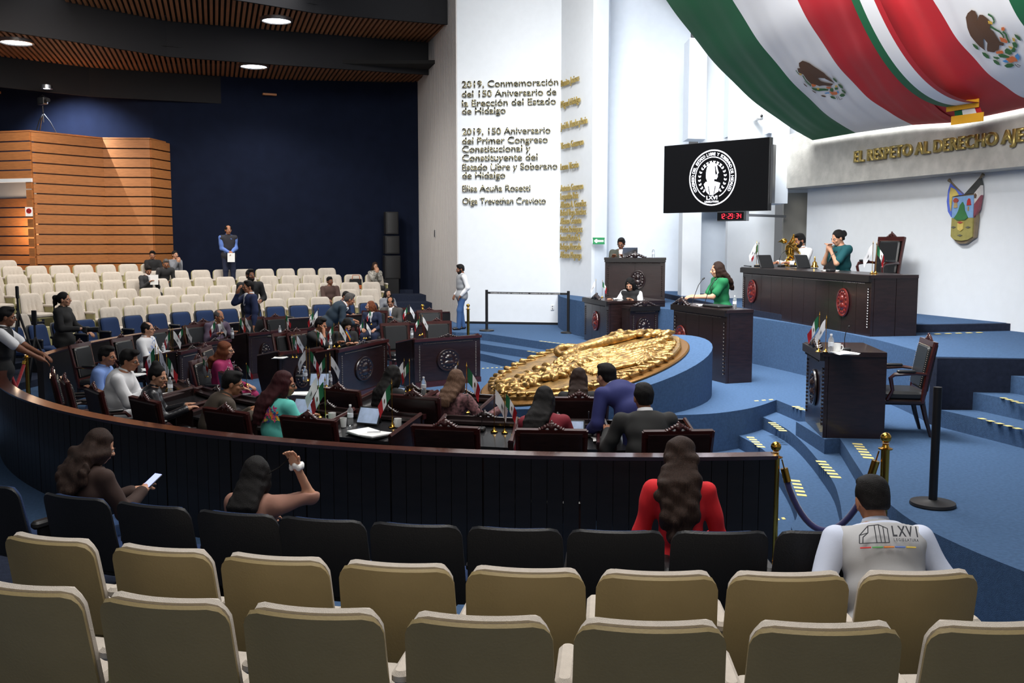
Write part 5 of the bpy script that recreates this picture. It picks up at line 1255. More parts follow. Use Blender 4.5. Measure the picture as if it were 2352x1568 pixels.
    if hair in ('long', 'wavy', 'half', 'bob'):
        wv = hair in ('wavy', 'half'); base = Hc - RH[:, 1] * .075 - RH[:, 2] * .02; rg_ = random.Random(len(label)); gb = .015
        mid = N - Y * (.135 + gb) - T1 * .03 + X * hang; end = N - Y * (.15 + gb) - T1 * max(.06, hl - .13) + X * hang * 1.6
        Lh = np.linalg.norm(mid - base) + np.linalg.norm(end - mid); n_ = max(3, int(Lh / .045)); k1_ = np.linalg.norm(mid - base) / Lh
        for i in range(n_):
            q_ = i / (n_ - 1); c_ = base + (mid - base) * (q_ / k1_) if q_ < k1_ else mid + (end - mid) * ((q_ - k1_) / (1 - k1_))
            wd_ = (.088 + (.045 if wv else .014) * math.sin(min(1, q_ * 1.4) * 2.4)) * (1 - .45 * q_ ** 4)
            hp2.append(ell(c_, (wd_, .045 - .012 * q_, .06), RT))
            if wv:
                for k in range(6): hp2.append(ell(c_ + X * rg_.uniform(-1, 1) * wd_ + Y * rg_.uniform(-.035, .02), (.03, .026, .04)))
            elif q_ > .3:
                for k in range(-2, 3): hp2.append(cap(c_ + X * k * wd_ * .42 - Y * .022, c_ + X * k * wd_ * .44 - Y * .024 - T1 * .06, .02, .016))
        for s in (-1, 1):
            if hair != 'bob' and hl > .15: hp2.append(cap(Hc + RH[:, 0] * s * .072 - RH[:, 2] * .03 - RH[:, 1] * .02, mid + X * s * .07 - X * hang * .5, .032, .034))
        fl_ = .010 if wv else .0035
    if hair == 'pony': hp2 += [cap(Hc - RH[:, 1] * .1 + RH[:, 2] * .05, Hc - RH[:, 1] * .155 + RH[:, 2] * .03, .026, .04), cap(Hc - RH[:, 1] * .155 + RH[:, 2] * .03, Hc - RH[:, 1] * .17 - np.array([0, 0, hl]), .04, .02)]
    hv_ = sculpt(hp2, .0105 * (1 if res <= 1 else 1.15), .02, subs=sb2, fold=fl_, ffreq=70 if hair not in ('wavy', 'half') else 42, seed=9)
    sobj('hair', hv_, hc, t)
    def H(x, y, z): return RH @ np.array([x, y, z]) + Hc
    mb = MB()
    for s in (-1, 1):
        mb.lathe([(0, -.011), (.011, -.005), (.0135, 0), (.011, .005), (0, .009)], H(s * .031, .0835, .002), M_EYEW, 8, M=Matrix((RH @ np.array([[1, 0, 0], [0, 0, 1], [0, 1, 0]])).tolist()))
        mb.lathe([(.0075, 0), (.006, .003), (0, .0035)], H(s * .031, .0905, .001), M_EYED, 8, M=Matrix((RH @ np.array([[1, 0, 0], [0, 0, 1], [0, 1, 0]])).tolist()))
    mb.build('eyes', t)
    mb = MB()
    for s in (-1, 1): mb.tube([H(s * .014, .094, .017), H(s * .034, .092, .023), H(s * .05, .078, .017)], [.003, .0042, .002], hc if hair != 'bald' else HB, 5)
    mb.build('eyebrows', t)
    MB().tube([H(-.022, .086, -.055), H(-.01, .0965, -.053), H(0, .098, -.054), H(.01, .0965, -.053), H(.022, .086, -.055)], [.002, .005, .0055, .005, .002], M_LIP, 6).build('lips', t)
    if beard: sobj('beard', sculpt([tr(ell((0, .04, -.078), (.062, .058, .05))), tr(ell((0, .088, -.04), (.03, .014, .008))), tr(ell((-.052, .02, -.04), (.022, .035, .05))), tr(ell((.052, .02, -.04), (.022, .035, .05)))], .009, .015, subs=[tr(ell((0, .1, -.05), (.02, .02, .01))), tr(ell((0, .11, .01), (.07, .06, .05)))]), beard, t)
    if glasses:
        mb = MB()
        for s in (-1, 1):
            mb.tube([H(s * .033 + .021 * math.cos(a), .103, .0 + .015 * math.sin(a)) for a in [2 * PI * k / 10 for k in range(11)]], .002, M_GLF, 5)
            mb.tube([H(s * .054, .102, .004), H(s * .08, .06, .006), H(s * .084, -.005, .0)], .002, M_GLF, 5)
        mb.tube([H(-.012, .104, .003), H(.012, .104, .003)], .002, M_GLF, 5); mb.build('glasses', t)
    # ---- place: by the crown of the head, or at a given spot
    bl_ = b
    yr = math.radians(yaw); crown = Hc + np.array([0, 0, .115 + (.02 if hair != 'bald' else 0) + (.05 if hair == 'bun' and hl > .5 else 0)])
    wx, wy = [h * (crown[0] * math.cos(yr) - crown[1] * math.sin(yr)), h * (crown[0] * math.sin(yr) + crown[1] * math.cos(yr))]
    if loc is None and d is not None:
        h = min(1.14, max(.9, (PD(top[0], top[1], d).z - zf) / crown[2])); wx, wy = [h * (crown[0] * math.cos(yr) - crown[1] * math.sin(yr)), h * (crown[0] * math.sin(yr) + crown[1] * math.cos(yr))]
    if loc is None:
        q_ = P(top[0], top[1], zf + crown[2] * h) if d is None else PD(top[0], top[1], d)
        loc = Vector((q_.x - wx, q_.y - wy, zf if d is None or zf is not None else 0))
    t.location = (loc[0], loc[1], zf); t.rotation_euler = (0, 0, yr); t.scale = (h, h, h)
    t['_c'] = 0; del t['_c']
    if chair: put_chair(Vector((loc[0], loc[1], zf)), yr, chair)
    PEOPLE[label] = (t, {s: arms[s][2] + arms[s][3] * .08 for s in (-1, 1)}, dict(wr=arms[1][2], wd=arms[1][3], N=N, X=X, Y=Y, T=T1, C=Cc, W=W, H=Hc, RH=RH)); return t
PEOPLE = {}
def wpt(t, v):
    """world point of a person-local point"""
    yr = t.rotation_euler[2]; h = t.scale[0]; return Vector((t.location[0] + h * (v[0] * math.cos(yr) - v[1] * math.sin(yr)), t.location[1] + h * (v[0] * math.sin(yr) + v[1] * math.cos(yr)), t.location[2] + h * v[2]))
def tier_seat(px, R, far=True, back=.30): a = ang(px, R, far); return pol(R - back, a), math.degrees(a + PI / 2)
K = cloth
BLK = K('black', (24, 24, 26)); CHAR = K('charcoal', (48, 48, 50)); NVY = K('navy', (28, 36, 62)); WSH = K('white', (224, 224, 226)); JEAN = K('jeans', (52, 84, 130)); GREY = K('grey', (120, 122, 128))
# near row, seen from behind ------------------------------------------------
lc, yw = tier_seat(55, 10.98, False, .36); person('woman with long wavy brown hair and brown jacket, holding a phone', (215, 1003), .13, 1.0, yw - 8, loc=lc, hz=.47, lean=14, head=(-14, 24, 0), rh=(.12, .42, .72), lh=(-.02, .44, .70), hair='wavy', hc=HWAVE, hl=.36, kind='f', sk=SK1, outfit='jacket', c1=K('brownjk', (56, 38, 32)), legs=JEAN, res=.9, curl=.6)
lc, yw = tier_seat(490, 10.98, False, .34); person('woman with straight black hair twirling a strand with her raised hand', (566, 1055), .13, .95, yw + 2, loc=lc, hz=.44, lean=7, head=(0, 8, 0), rh=(.25, .20, 1.12), eR=(.5, 1, -.8), lh=(-.1, .36, .66), hair='long', hc=HB, hl=.34, kind='f', sk=SK1, outfit='blouse', c1=K('pinkbr', (150, 108, 92)), legs=BLK, res=.9, sleeve='long', curl=.8)
lc, yw = tier_seat(1600, 10.98, False, .40); person('woman with wavy dark hair in a bright red blazer', (1566, 1010), .13, 1.02, yw - 2, loc=lc, hz=.55, lean=7, head=(-2, 12, 0), hair='half', hc=HWAVE, hl=.4, kind='f', b=.98, outfit='jacket', c1=K('red', (206, 24, 34)), legs=BLK, res=.9, lh=(-.2, .3, .62), rh=(.2, .3, .62), hang=-.02)
person('man in a light grey vest with printed back, bending forward', (2010, 1115), .13, 1.05, 0, loc=(1.96, 4.9, 0), hz=.5, lean=26, head=(0, 26, 0), hair='short', hc=HB, b=1.2, outfit='vest', c1=K('bluewhite', (196, 204, 224)), c2=K('bluewhite', (196, 204, 224)), c3=K('vestgrey', (176, 176, 178)), legs=BLK, sk=SK2, res=.85, lh=(-.27, .24, .5), rh=(.27, .24, .5))
# deputies on the near side ---------------------------------------------------
def at_chair(i, f=.0, r=0): s, y = chair_pos[i]; return fwd(s, y, f, r), math.degrees(y)
lc, yw = at_chair(0, .12, -.16); person('heavy man in a black suit seen from behind, right of the blue suit', (1522, 880), 0, 1.06, yw, loc=lc, lean=20, head=(4, 10, 0), b=1.15, outfit='suit', c1=K('blackgrey', (38, 38, 38)), c2=WSH, hair='neat', hc=HB, sk=SK2, lh=(-.28, .42, .83), rh=(.24, .44, .83))
lc, yw = at_chair(1, .16, -.06); person('woman with long black hair in a maroon blazer', (1245, 875), 0, 1.02, yw - 8, loc=lc, lean=16, side=-6, head=(2, 14, 0), hair='long', hc=HB, hl=.34, hang=-.06, kind='f', outfit='jacket', c1=K('maroon', (120, 24, 40)), sk=SK1, lh=(-.2, .42, .82), rh=(.2, .42, .82), b=1.08)
lc, yw = at_chair(18, .1, 0); person('woman in black and pink with straight dark brown hair', (1328, 843), 0, .98, yw - 4, loc=lc, lean=10, head=(0, 12, 0), hair='long', hc=HBR, hl=.26, kind='f', outfit='blouse', c1=BLK, sk=SK1, lh=(-.18, .42, .82), rh=(.2, .42, .82))
person('man in a royal blue suit bending over beside a seated woman', (1392, 832), 0, 1.04, 38, d=9.5, sit=False, hz=.9, lean=50, head=(0, 12, 0), outfit='suit', c1=K('royal', (40, 46, 104)), c2=WSH, legs=K('royal', (40, 46, 104)), hair='neat', hc=HB, sk=SK1, lh=(-.22, .5, .78), rh=(.2, .5, .78), b=1.12)
lc, yw = at_chair(16, .1, .24); person('woman in a floral blouse with straight ombre hair holding a mug', (1000, 845), 0, .97, yw - 6, loc=lc, lean=10, head=(0, 6, 0), hair='long', hc=HOMB, hl=.2, kind='f', outfit='blouse', c1=MATS.get('floral') or mat('floral', s2l(90, 60, 62), .85, var=1.9, vscale=28), sk=SK1, lh=(-.2, .4, .82), rh=(.42, .34, .86))
lc, yw = at_chair(17, .1, .34); person('woman with very long black hair and black jacket before the medallion desk', (848, 838), 0, .97, yw - 6, loc=lc, lean=8, head=(0, 12, 0), hair='long', hc=HB, hl=.36, kind='f', outfit='jacket', c1=BLK, sk=SK1)
lc, yw = at_chair(4, .2, .12); TUR = K('turq', (96, 196, 184)); person('woman in an embroidered turquoise dress with dark red hair', (550, 853), 0, 1.04, yw - 14, loc=lc, lean=8, head=(-38, 10, 0), hair='long', hc=HRED, hl=.3, hang=-.03, kind='f', outfit='blouse', c1=TUR, sk=SK2, b=1.15, glasses=True, lh=(-.14, .42, .82), rh=(.22, .4, .8), legs=TUR)
lc, yw = at_chair(5, .18, .36); person('man in a brown jacket with black hair and glasses, leaning forward', (455, 835), 0, 1.03, yw - 20, loc=lc, lean=24, head=(-18, 14, 0), hair='short', hc=HB, outfit='jacket', c1=K('brownj', (66, 56, 46)), glasses=True, b=1.15, sk=SK2, lh=(-.1, .46, .84), rh=(.12, .42, .84))
lc, yw = at_chair(6, .2, .2); person('woman with a black top bun in a black leather jacket', (262, 815), 0, .98, yw - 22, loc=lc, lean=10, head=(-28, 14, 0), hair='bun', hl=.6, hc=HB, kind='f', outfit='jacket', c1=mat('leatherjk', s2l(32, 32, 36), .3, bump=.4, bscale=30), sk=SK1, lh=(-.1, .4, .82), rh=(.16, .42, .82))
lc, yw = at_chair(7, .2, .0); person('heavy man in a white shirt with quiffed hair and glasses', (216, 792), 0, 1.06, yw - 22, loc=lc, lean=18, head=(-14, 12, 0), hair='quiff', hc=HB, outfit='shirt', c1=WSH, b=1.25, glasses=True, sk=SK2, lh=(-.1, .44, .84), rh=(.14, .44, .84))
lc, yw = at_chair(8, .2, -.05); person('man in a light blue shirt half hidden behind the white shirt', (158, 802), 0, 1.03, yw - 20, loc=lc, lean=10, head=(-16, 6, 0), hair='neat', hc=HB, outfit='shirt', c1=K('ltblue', (120, 150, 210)), sk=SK2)
lc, yw = at_chair(10, .12, 0); person('man in a white shirt with blue embroidery, in profile', (302, 742), 0, 1.0, -92, loc=lc, lean=4, head=(0, 0, 0), hair='bald', hc=HB, outfit='shirt', c1=WSH, glasses=True, sk=SK1, b=1.1, rh=(.16, .36, .8), lh=(-.12, .38, .8))
person('woman with curly auburn hair in a magenta embroidered blouse', (518, 782), 0, .98, -92, chair='leather chair of the woman in magenta', lean=6, head=(0, 4, 0), hair='wavy', hc=HAUB, hl=.2, kind='f', outfit='blouse', c1=K('magenta', (150, 30, 84)), glasses=True, sk=SK1, b=1.12)
person('man in a purple suit with receding grey hair', (503, 713), 0, 1.02, -128, chair='leather chair of the man in the purple suit', lean=20, head=(6, 4, 0), hair='bald', hc=HGR, outfit='suit', c1=K('purple', (82, 68, 86)), c2=WSH, sk=SK2, b=1.15, lh=(-.2, .42, .84), rh=(.2, .42, .84))
person('man in a black suit with glasses resting chin on hand', (737, 728), 0, 1.02, -112, chair='leather chair of the man resting chin on hand', lean=18, head=(0, 14, 0), hair='neat', hc=HB, outfit='suit', c1=BLK, c2=WSH, glasses=True, sk=SK2, rh=(.06, .3, 1.08), eR=(.3, .5, -1), lh=(-.2, .42, .84), b=1.08)
person('dark-haired woman in black looking down at the desk', (797, 730), 0, .97, -150, chair='leather chair of the woman looking down', lean=14, head=(0, 34, 0), hair='long', hc=HB, hl=.16, kind='f', outfit='blouse', c1=BLK, sk=SK1, lh=(-.1, .4, .84), rh=(.1, .4, .84))
person('auburn-haired woman in a navy blazer, face turned left', (850, 690), 0, .98, 176, chair='leather chair of the auburn-haired woman in navy', lean=4, head=(-58, 0, 0), hair='long', hc=HAUB, hl=.3, kind='f', outfit='suit', c1=NVY, c2=WSH, sk=SK1, glasses=False)
person('man in a grey suit with light blue tie looking down', (897, 683), 0, 1.02, 176, chair='leather chair of the man in the grey suit', lean=10, head=(0, 28, 0), hair='bald', hc=HB, outfit='suit', c1=K('gsuit', (72, 70, 68)), c2=WSH, tie=K('tieb', (130, 150, 190)), glasses=True, sk=SK2, b=1.1, lh=(-.08, .36, .84), rh=(.08, .36, .84))
lc, yw = tier_seat(882, 10.98); person('woman with black hair and grey top behind the man in the grey suit', (882, 672), .13, 1.0, yw, loc=lc, hz=.53, hair='long', hc=HB, hl=.2, kind='f', outfit='blouse', c1=GREY, sk=SK1, res=1.2)
lc, yw = tier_seat(768, 10.98); person('person in navy mostly hidden behind the bending man', (765, 683), .13, 1.0, yw + 30, loc=lc, hz=.53, lean=20, head=(0, 30, 0), hair='short', hc=HB, outfit='jacket', c1=NVY, sk=SK2, res=1.2)
person('man in a dark teal suit bending over the desks', (803, 672), 0, 1.04, -76, d=20.6, sit=False, hz=.93, lean=46, head=(0, 20, 0), hair='short', hc=HGR, outfit='suit', c1=K('teal', (38, 54, 68)), c2=WSH, legs=K('teal', (38, 54, 68)), sk=SK2, b=1.12, lh=(-.1, .5, .95), rh=(.15, .5, .92))
person('bearded man in a black zip jacket standing behind', (575, 617), .13, 1.10, -158, d=22.6, sit=False, head=(20, 0, 0), hair='short', hc=HB, beard=HB, outfit='jacket', c1=BLK, legs=BLK, sk=SK3, b=1.1, lh=(-.18, .22, 1.05), rh=(.12, .24, 1.05))
person('man in a navy suit and glasses touching his face', (570, 643), 0, 1.09, 125, d=20.9, sit=False, head=(0, 4, 0), hair='short', hc=HB, outfit='suit', c1=K('navyblue', (26, 38, 74)), c2=WSH, legs=K('navyblue', (26, 38, 74)), glasses=True, sk=SK2, b=1.08, rh=(.08, .22, 1.46), eR=(.5, .4, -1))
person('woman photographer in black with a long ponytail', (147, 669), .0, 1.03, -92, d=17.1, sit=False, head=(0, 0, 0), hair='pony', hl=.36, hc=HB, kind='f', outfit='vest', c1=BLK, c2=BLK, c3=K('vestblk', (40, 40, 40)), legs=BLK, sk=SK1, rh=(.12, .3, 1.08), lh=(-.08, .36, 1.02), b=1.05)
person('guard in a white polo and black vest leaning on the parapet end', (14, 703), 0, 1.08, -72, d=13.0, sit=False, lean=6, head=(0, 10, 0), hair='short', hc=HB, outfit='vest', sleeve='short', c1=WSH, c2=WSH, c3=BLK, legs=BLK, sk=SK3, rh=(.1, .50, 1.0), lh=(-.02, .56, 1.0), b=1.0)
person('man in a grey vest and jeans leaning at the white wall', (1057, 606), .5, .97, 112, d=24.0, sit=False, head=(0, 14, 0), hair='short', hc=HB, beard=HB, outfit='vest', c1=WSH, c2=WSH, c3=K('vestg2', (150, 152, 156)), legs=JEAN, sk=SK3, b=1.02, lh=(-.2, .08, .9), rh=(.2, .1, .9), feet=((-.1, .12, 0), (.1, -.08, 0)))
# far tiers ---------------------------------------------------------------------
person('man in blue shirt and dark quilted vest standing at the blue wall', (524, 518), 1.27, 1.05, -150, d=28.6, sit=False, head=(0, 6, 0), hair='bald', hc=HB, outfit='vest', c1=K('blueshirt', (92, 122, 190)), c2=K('blueshirt', (92, 122, 190)), c3=K('quilt', (40, 40, 48)), legs=NVY, sk=SK2, lh=(-.03, .2, .98), rh=(.03, .2, .98), res=1.2)
for px, i, kw in ((346, 6, dict(label='young man in black with black hair, highest of the left group', outfit='jacket', c1=BLK, hair='short', sk=SK2, head=(-30, 8, 0))),
    (368, 5, dict(label='grey-haired man in dark jacket leaning forward in the far rows', outfit='jacket', c1=CHAR, hair='short', hc=HGR, glasses=True, lean=20, head=(-20, 24, 0))),
    (397, 6, dict(label='woman in a grey knit top with hands clasped in the far rows', outfit='blouse', c1=GREY, hair='bun', hl=.3, kind='f', sk=SK1, lh=(-.03, .24, .95), rh=(.03, .24, .95))),
    (328, 4, dict(label='man in a dark grey suit reading a paper in the far rows', outfit='suit', c1=CHAR, c2=WSH, hair='neat', sk=SK2, lean=10, head=(-10, 30, 0), rh=(.12, .36, .84), lh=(-.12, .36, .84))),
    (752, 2, dict(label='smiling young man in a brown shirt slouching in the cream seats', outfit='shirt', c1=K('brshirt', (74, 54, 48)), hair='short', sk=SK3, lean=-4, head=(10, 4, 8), b=1.1)),
    (858, 4, dict(label='woman with long hair in a patterned blouse at the row end', outfit='blouse', c1=mat('patterned', s2l(150, 146, 138), .85, var=.8, vscale=30), hair='long', hl=.2, hc=HBR, kind='f', sk=SK1, lh=(-.03, .26, .98), rh=(.03, .26, .98), legs=BLK))):
    R, z = (TIER[i] if not (px == 397) else (16.7, 1.11)); lc, yw = tier_seat(px, R, True, .22); lb = kw.pop('label'); kw.setdefault('hc', HB)
    person(lb, (px, 600), z, 1.0, yw, loc=lc, hz=.53, res=1.25, **kw)
# stage ---------------------------------------------------------------------------
person('man in a dark green cardigan working at a laptop', (1427, 545), 1.36, 1.0, 160, d=22.3, lean=10, head=(0, 22, 0), hair='neat', hc=HB, outfit='suit', c1=K('greenc', (60, 62, 54)), c2=WSH, glasses=True, sk=SK3, b=1.12, lh=(-.12, .38, .9), rh=(.12, .38, .9))
person('woman in a white top and black pinafore writing at the desk', (1447, 637), .5, 1.0, 152, d=20.5, lean=16, head=(4, 30, 0), hair='long', hc=HB, hl=.28, kind='f', outfit='vest', sleeve='short', c1=WSH, c2=BLK, c3=BLK, sk=SK1, rh=(.3, .4, .86), lh=(-.12, .34, .86))
person('woman in a green puff-sleeved dress speaking at the podium', (1648, 600), .5, 1.02, 98, d=16.7, sit=False, lean=5, head=(0, 8, 0), hair='long', hc=HBR, hl=.24, kind='f', outfit='dress', sleeve='short', skirt=True, c1=K('green', (20, 112, 66)), sk=SK1, lh=(-.1, .46, 1.13), rh=(.1, .44, 1.13), b=1.08)
person('bearded man in a white shirt seated at the presidium', (1837, 535), 1.42, 1.0, 112, d=18.5, lean=6, head=(0, 16, 0), hair='short', hc=HB, beard=HB, outfit='shirt', c1=WSH, sk=SK2, b=1.12, lh=(-.16, .42, .8), rh=(.14, .44, .8))
person('woman in a dark teal dress with clasped hands at the presidium', (1925, 527), 1.42, 1.02, 106, d=17.1, lean=10, head=(0, 20, 0), hair='bun', hl=.3, hc=HB, kind='f', outfit='dress', sleeve='short', skirt=True, c1=K('tealdr', (12, 78, 84)), sk=SK1, lh=(-.03, .28, 1.0), rh=(.03, .29, 1.0), eL=(-.4, .3, -1), eR=(.4, .3, -1), b=1.05)

q = PD(1890, 566, 17.9); put_chair(Vector((q.x, q.y, 1.42)), math.radians(106), 'dark carved chair between the two seated people at the presidium', 'presidium chairs')
q = PD(2017, 541, 16.6); o = put_chair(Vector((q.x, q.y, 1.42)), math.radians(112), 'tall carved high-backed chair at the right end of the presidium', 'presidium chairs'); o.scale = (1, 1, 1.24)
# ================================================================== things on the desks
DTOPS = [(v[0], v[1], (k if isinstance(k, str) else 'd')) for k, v in desk_pos.items()]
def on_desk(px, py):
    for (c, yw, k) in DTOPS:
        z = .8
        for _ in range(6):
            q = P(px, py, z); dx, dy = q.x - c.x, q.y - c.y; x = dx * math.cos(yw) + dy * math.sin(yw); y = -dx * math.sin(yw) + dy * math.cos(yw)
            z = .868 if y > -.15 else .785 + (y + .35) * .16
        if abs(x) < .5 and -.64 < y < .0: return Vector((q.x, q.y, z)), yw
    return P(px, py, .80), 0
# small desk flags -------------------------------------------------------------
M_LOGO = mat('logo_grey', s2l(110, 110, 112), .8)
def make_flag(kind, lean=1):
    t = thing('desk_flag', '', 'flag')
    MB().lathe([(.034, 0), (.034, .006), (.02, .014), (.012, .03), (.008, .04), (0, .042)], (0, 0, 0), M_BRASS, 12).build('base', t)
    MB().tube([(0, 0, .03), (0, 0, .40)], .0035, M_BRASS, 6).build('pole', t)
    MB().lathe([(.003, .395), (.008, .405), (.004, .415), (.0, .445)], (0, 0, 0), M_BRASS, 8).build('finial', t)
    def pt(s, u, o=0):      # s down the hoist, u along the fly
        x = lean * (.012 + .115 * u ** .9 - .02 * s * u); z = .392 - .13 * s - .20 * u ** 1.15 + .02 * s * u
        y = .016 * math.sin(u * 7 + s * 2) * (.3 + u) + o * .003
        return Vector((x, y, z))
    def band(nm, m, a, b):
        n = 5; G = [[pt(j / 5, a + (b - a) * i / n) for j in range(6)] for i in range(n + 1)]; MB().grid(G, m).build(nm, t, angle=180)
    if kind == 'm':
        band('green_stripe', M_GRN, 0, .34); band('white_stripe', M_WHT, .34, .67); band('red_stripe', M_RED, .67, 1)
        mb = MB()
        for o in (-1, 1): mb.add([pt(.5 + .17 * math.sin(a), .5 + .055 * math.cos(a), o) for a in [PI * k / 4 for k in range(8)]], [tuple(range(8))], M_EMB)
        mb.build('emblem', t, smooth=False)
    elif kind == 'w':
        band('white_cloth', M_WHT, 0, 1); mb = MB()
        for o in (-1, 1):
            mb.add([pt(.4, .46, o), pt(.64, .46, o), pt(.64, .58, o), pt(.5, .61, o), pt(.4, .57, o)], [(0, 1, 2, 3, 4)], M_LOGO)
            mb.add([pt(.4, .63, o), pt(.62, .63, o), pt(.62, .655, o), pt(.4, .655, o)], [(0, 1, 2, 3)], M_LOGO)
        mb.build('emblem', t, smooth=False)
    else:
        for k, c in enumerate(((90, 60, 160), (50, 90, 200), (40, 150, 80), (240, 210, 60), (236, 130, 40), (214, 40, 50))):
            m = mat(f'rainbow_{k}', s2l(*c), .7); G = [[pt(k / 6 + j / 12, i / 8) for j in range(3)] for i in range(9)]; MB().grid(G, m).build('stripe', t, angle=180)
    return t
FL = {(k, l): make_flag(k, l) for k in ('m', 'w') for l in (1, -1)}; FL['r', -1] = make_flag('r', 1)
fused = set()
FLAGS = [  # kind, side the cloth hangs to, base px, tip row, height above ground of base (None: desk), where
 ('w', 1, 1135, 992, 880, None, 'left one on the shiny empty desk'), ('m', 1, 1159, 994, 891, None, 'right one on the shiny empty desk, cloth to the right'),
 ('m', -1, 901, 981, 869, None, 'beside the mug and open notebook'), ('w', -1, 733, 958, 852, None, 'beside the turquoise dress, behind the red one'), ('m', -1, 748, 958, 862, None, 'beside the white mug near the tablet'),
 ('w', -1, 929, 899, 821, None, 'between the long black hair and the floral blouse'), ('m', -1, 941, 899, 822, None, 'just left of the floral blouse'),
 ('w', -1, 1052, 926, 828, None, 'right of the floral blouse'), ('m', 1, 1072, 926, 830, None, 'above the mug held by the floral blouse'),
 ('m', -1, 750, 890, 811, None, 'beside the standing bottle left of the black hair'), ('w', 1, 759, 886, 808, None, 'above the standing bottle left of the black hair'),
 ('w', -1, 705, 875, 793, None, 'by the black mic box in the middle desks'), ('m', 1, 712, 875, 796, None, 'half hidden by the black mic box'),
 ('m', 1, 672, 822, 766, None, 'by the white papers left of the chin-resting man'), ('w', 1, 681, 822, 763, None, 'over the white papers left of the chin-resting man'),
 ('m', -1, 360, 880, 787, None, 'with twisted cloth over the papers at left'), ('w', 1, 366, 884, 792, None, 'hanging low over the papers at left'), ('m', 1, 385, 886, 810, None, 'beside the clear bottle at left, cloth to the right'),
 ('m', -1, 394, 815, 753, None, 'right of the embroidered white shirt'), ('w', 1, 398, 815, 751, None, 'right of the embroidered white shirt'),
 ('m', -1, 423, 798, 747, None, 'in front of the empty leather chair at left'), ('w', 1, 427, 798, 743, None, 'in front of the empty leather chair at left'),
 ('m', -1, 497, 785, 731, None, 'before the purple suit'), ('w', 1, 507, 783, 730, None, 'before the purple suit'),
 ('m', 1, 550, 775, 724, None, 'between the purple suit and the navy suit'), ('w', 1, 563, 773, 723, None, 'between the purple suit and the navy suit'),
 ('m', 1, 466, 866, 822, None, 'half hidden between brown jacket and magenta blouse'), ('w', 1, 476, 866, 822, None, 'half hidden behind the brown jacket'),
 ('m', 1, 567, 884, 837, None, 'behind the dark red hair'),
 ('m', 1, 656, 763, 717, None, 'leaning at the empty chair in the far centre'), ('m', -1, 722, 762, 711, None, 'behind the chin-resting man'), ('w', -1, 732, 760, 706, None, 'behind the chin-resting man'),
 ('m', 1, 728, 803, 754, None, 'hiding the chin of the black suit'), ('w', 1, 735, 803, 756, None, 'before the black suit'),
 ('m', -1, 768, 797, 740, None, 'left of the woman looking down'), ('w', 1, 779, 797, 737, None, 'left of the woman looking down'),
 ('m', -1, 836, 778, 732, None, 'between the two centre desks'), ('w', 1, 841, 778, 737, None, 'between the two centre desks'),
 ('m', -1, 853, 746, 708, None, 'before the auburn-haired woman in navy'), ('m', -1, 937, 742, 700, None, 'right of the man in the grey suit'), ('w', 1, 941, 742, 698, None, 'right of the man in the grey suit'),
 ('m', -1, 964, 771, 726, None, 'on the desk with the large medallion'), ('w', 1, 970, 769, 721, None, 'on the desk with the large medallion')]
names = {'m': 'small Mexican desk flag', 'w': 'small white desk flag', 'r': 'small rainbow desk flag'}
def put_flag(kind, side, loc, ht, label, rz=0):
    pr = FL[kind, side]; k = ht / .445
    if (kind, side) not in fused: fused.add((kind, side)); pr.location = loc; pr.rotation_euler = (0, 0, rz); pr['label'] = label; pr['group'] = 'desk flags'; o = pr
    else: o = dup(pr, loc, rz, label, 'desk flags')
    o.scale = (k, k, k); return o
rg = random.Random(5)
def put_item_flag(kind, side, bx, by, ty, z, where):
    if z is None: q, yw = on_desk(bx, by)
    else: q = P(bx, by, z)
    ht = (zat(q, ty) - q.z); put_flag(kind, side, q, max(.3, min(.6, ht)), f'{names[kind]} {where}', rg.uniform(-.35, .35))
for f in FLAGS: put_item_flag(*f)
q, yw = on_desk(794, 792); put_flag('r', -1, q, .34, 'small rainbow desk flag before the woman looking down', .2)
# bottles, mugs, tablets, papers -------------------------------------------------
M_CAP = mat('bottle_cap', s2l(240, 240, 242), .4); M_LABEL = mat('bottle_label', s2l(222, 226, 232), .6)
def make_bottle():
    t = thing('water_bottle', '', 'bottle')
    MB().lathe([(.028, 0), (.031, .01), (.031, .05), (.028, .06), (.031, .07), (.031, .13), (.026, .155), (.013, .175), (.012, .19)], (0, 0, 0), M_GLASS, 14).build('body', t)
    MB().lathe([(.0315, .075), (.0315, .115)], (0, 0, 0), M_LABEL, 14).build('paper_label', t)
    MB().lathe([(.0135, .188), (.0135, .205), (0, .206)], (0, 0, 0), M_CAP, 12).build('cap', t); return t
def make_mug():
    t = thing('mug', '', 'mug')
    MB().lathe([(.034, 0), (.038, .01), (.040, .09), (.037, .09), (.034, .015), (0, .012)], (0, 0, 0), M_CHINA, 18).build('bowl', t)
    MB().tube([(.038, 0, .07), (.06, 0, .072), (.068, 0, .05), (.058, 0, .028), (.037, 0, .025)], .005, M_CHINA, 6).build('handle', t); return t
def make_cup():
    t = thing('paper_cup', '', 'cup'); MB().lathe([(.027, 0), (.037, .095), (.035, .095), (.026, .005)], (0, 0, 0), M_CHINA, 16).build('cup_wall', t)
    MB().lathe([(.0345, .085), (0, .085)], (0, 0, 0), mat('coffee', s2l(170, 120, 90), .4), 14).build('coffee', t); return t
M_SCRN = mat('tablet_screen', s2l(150, 165, 190), .2, emit=.35, var=.5, vscale=6)
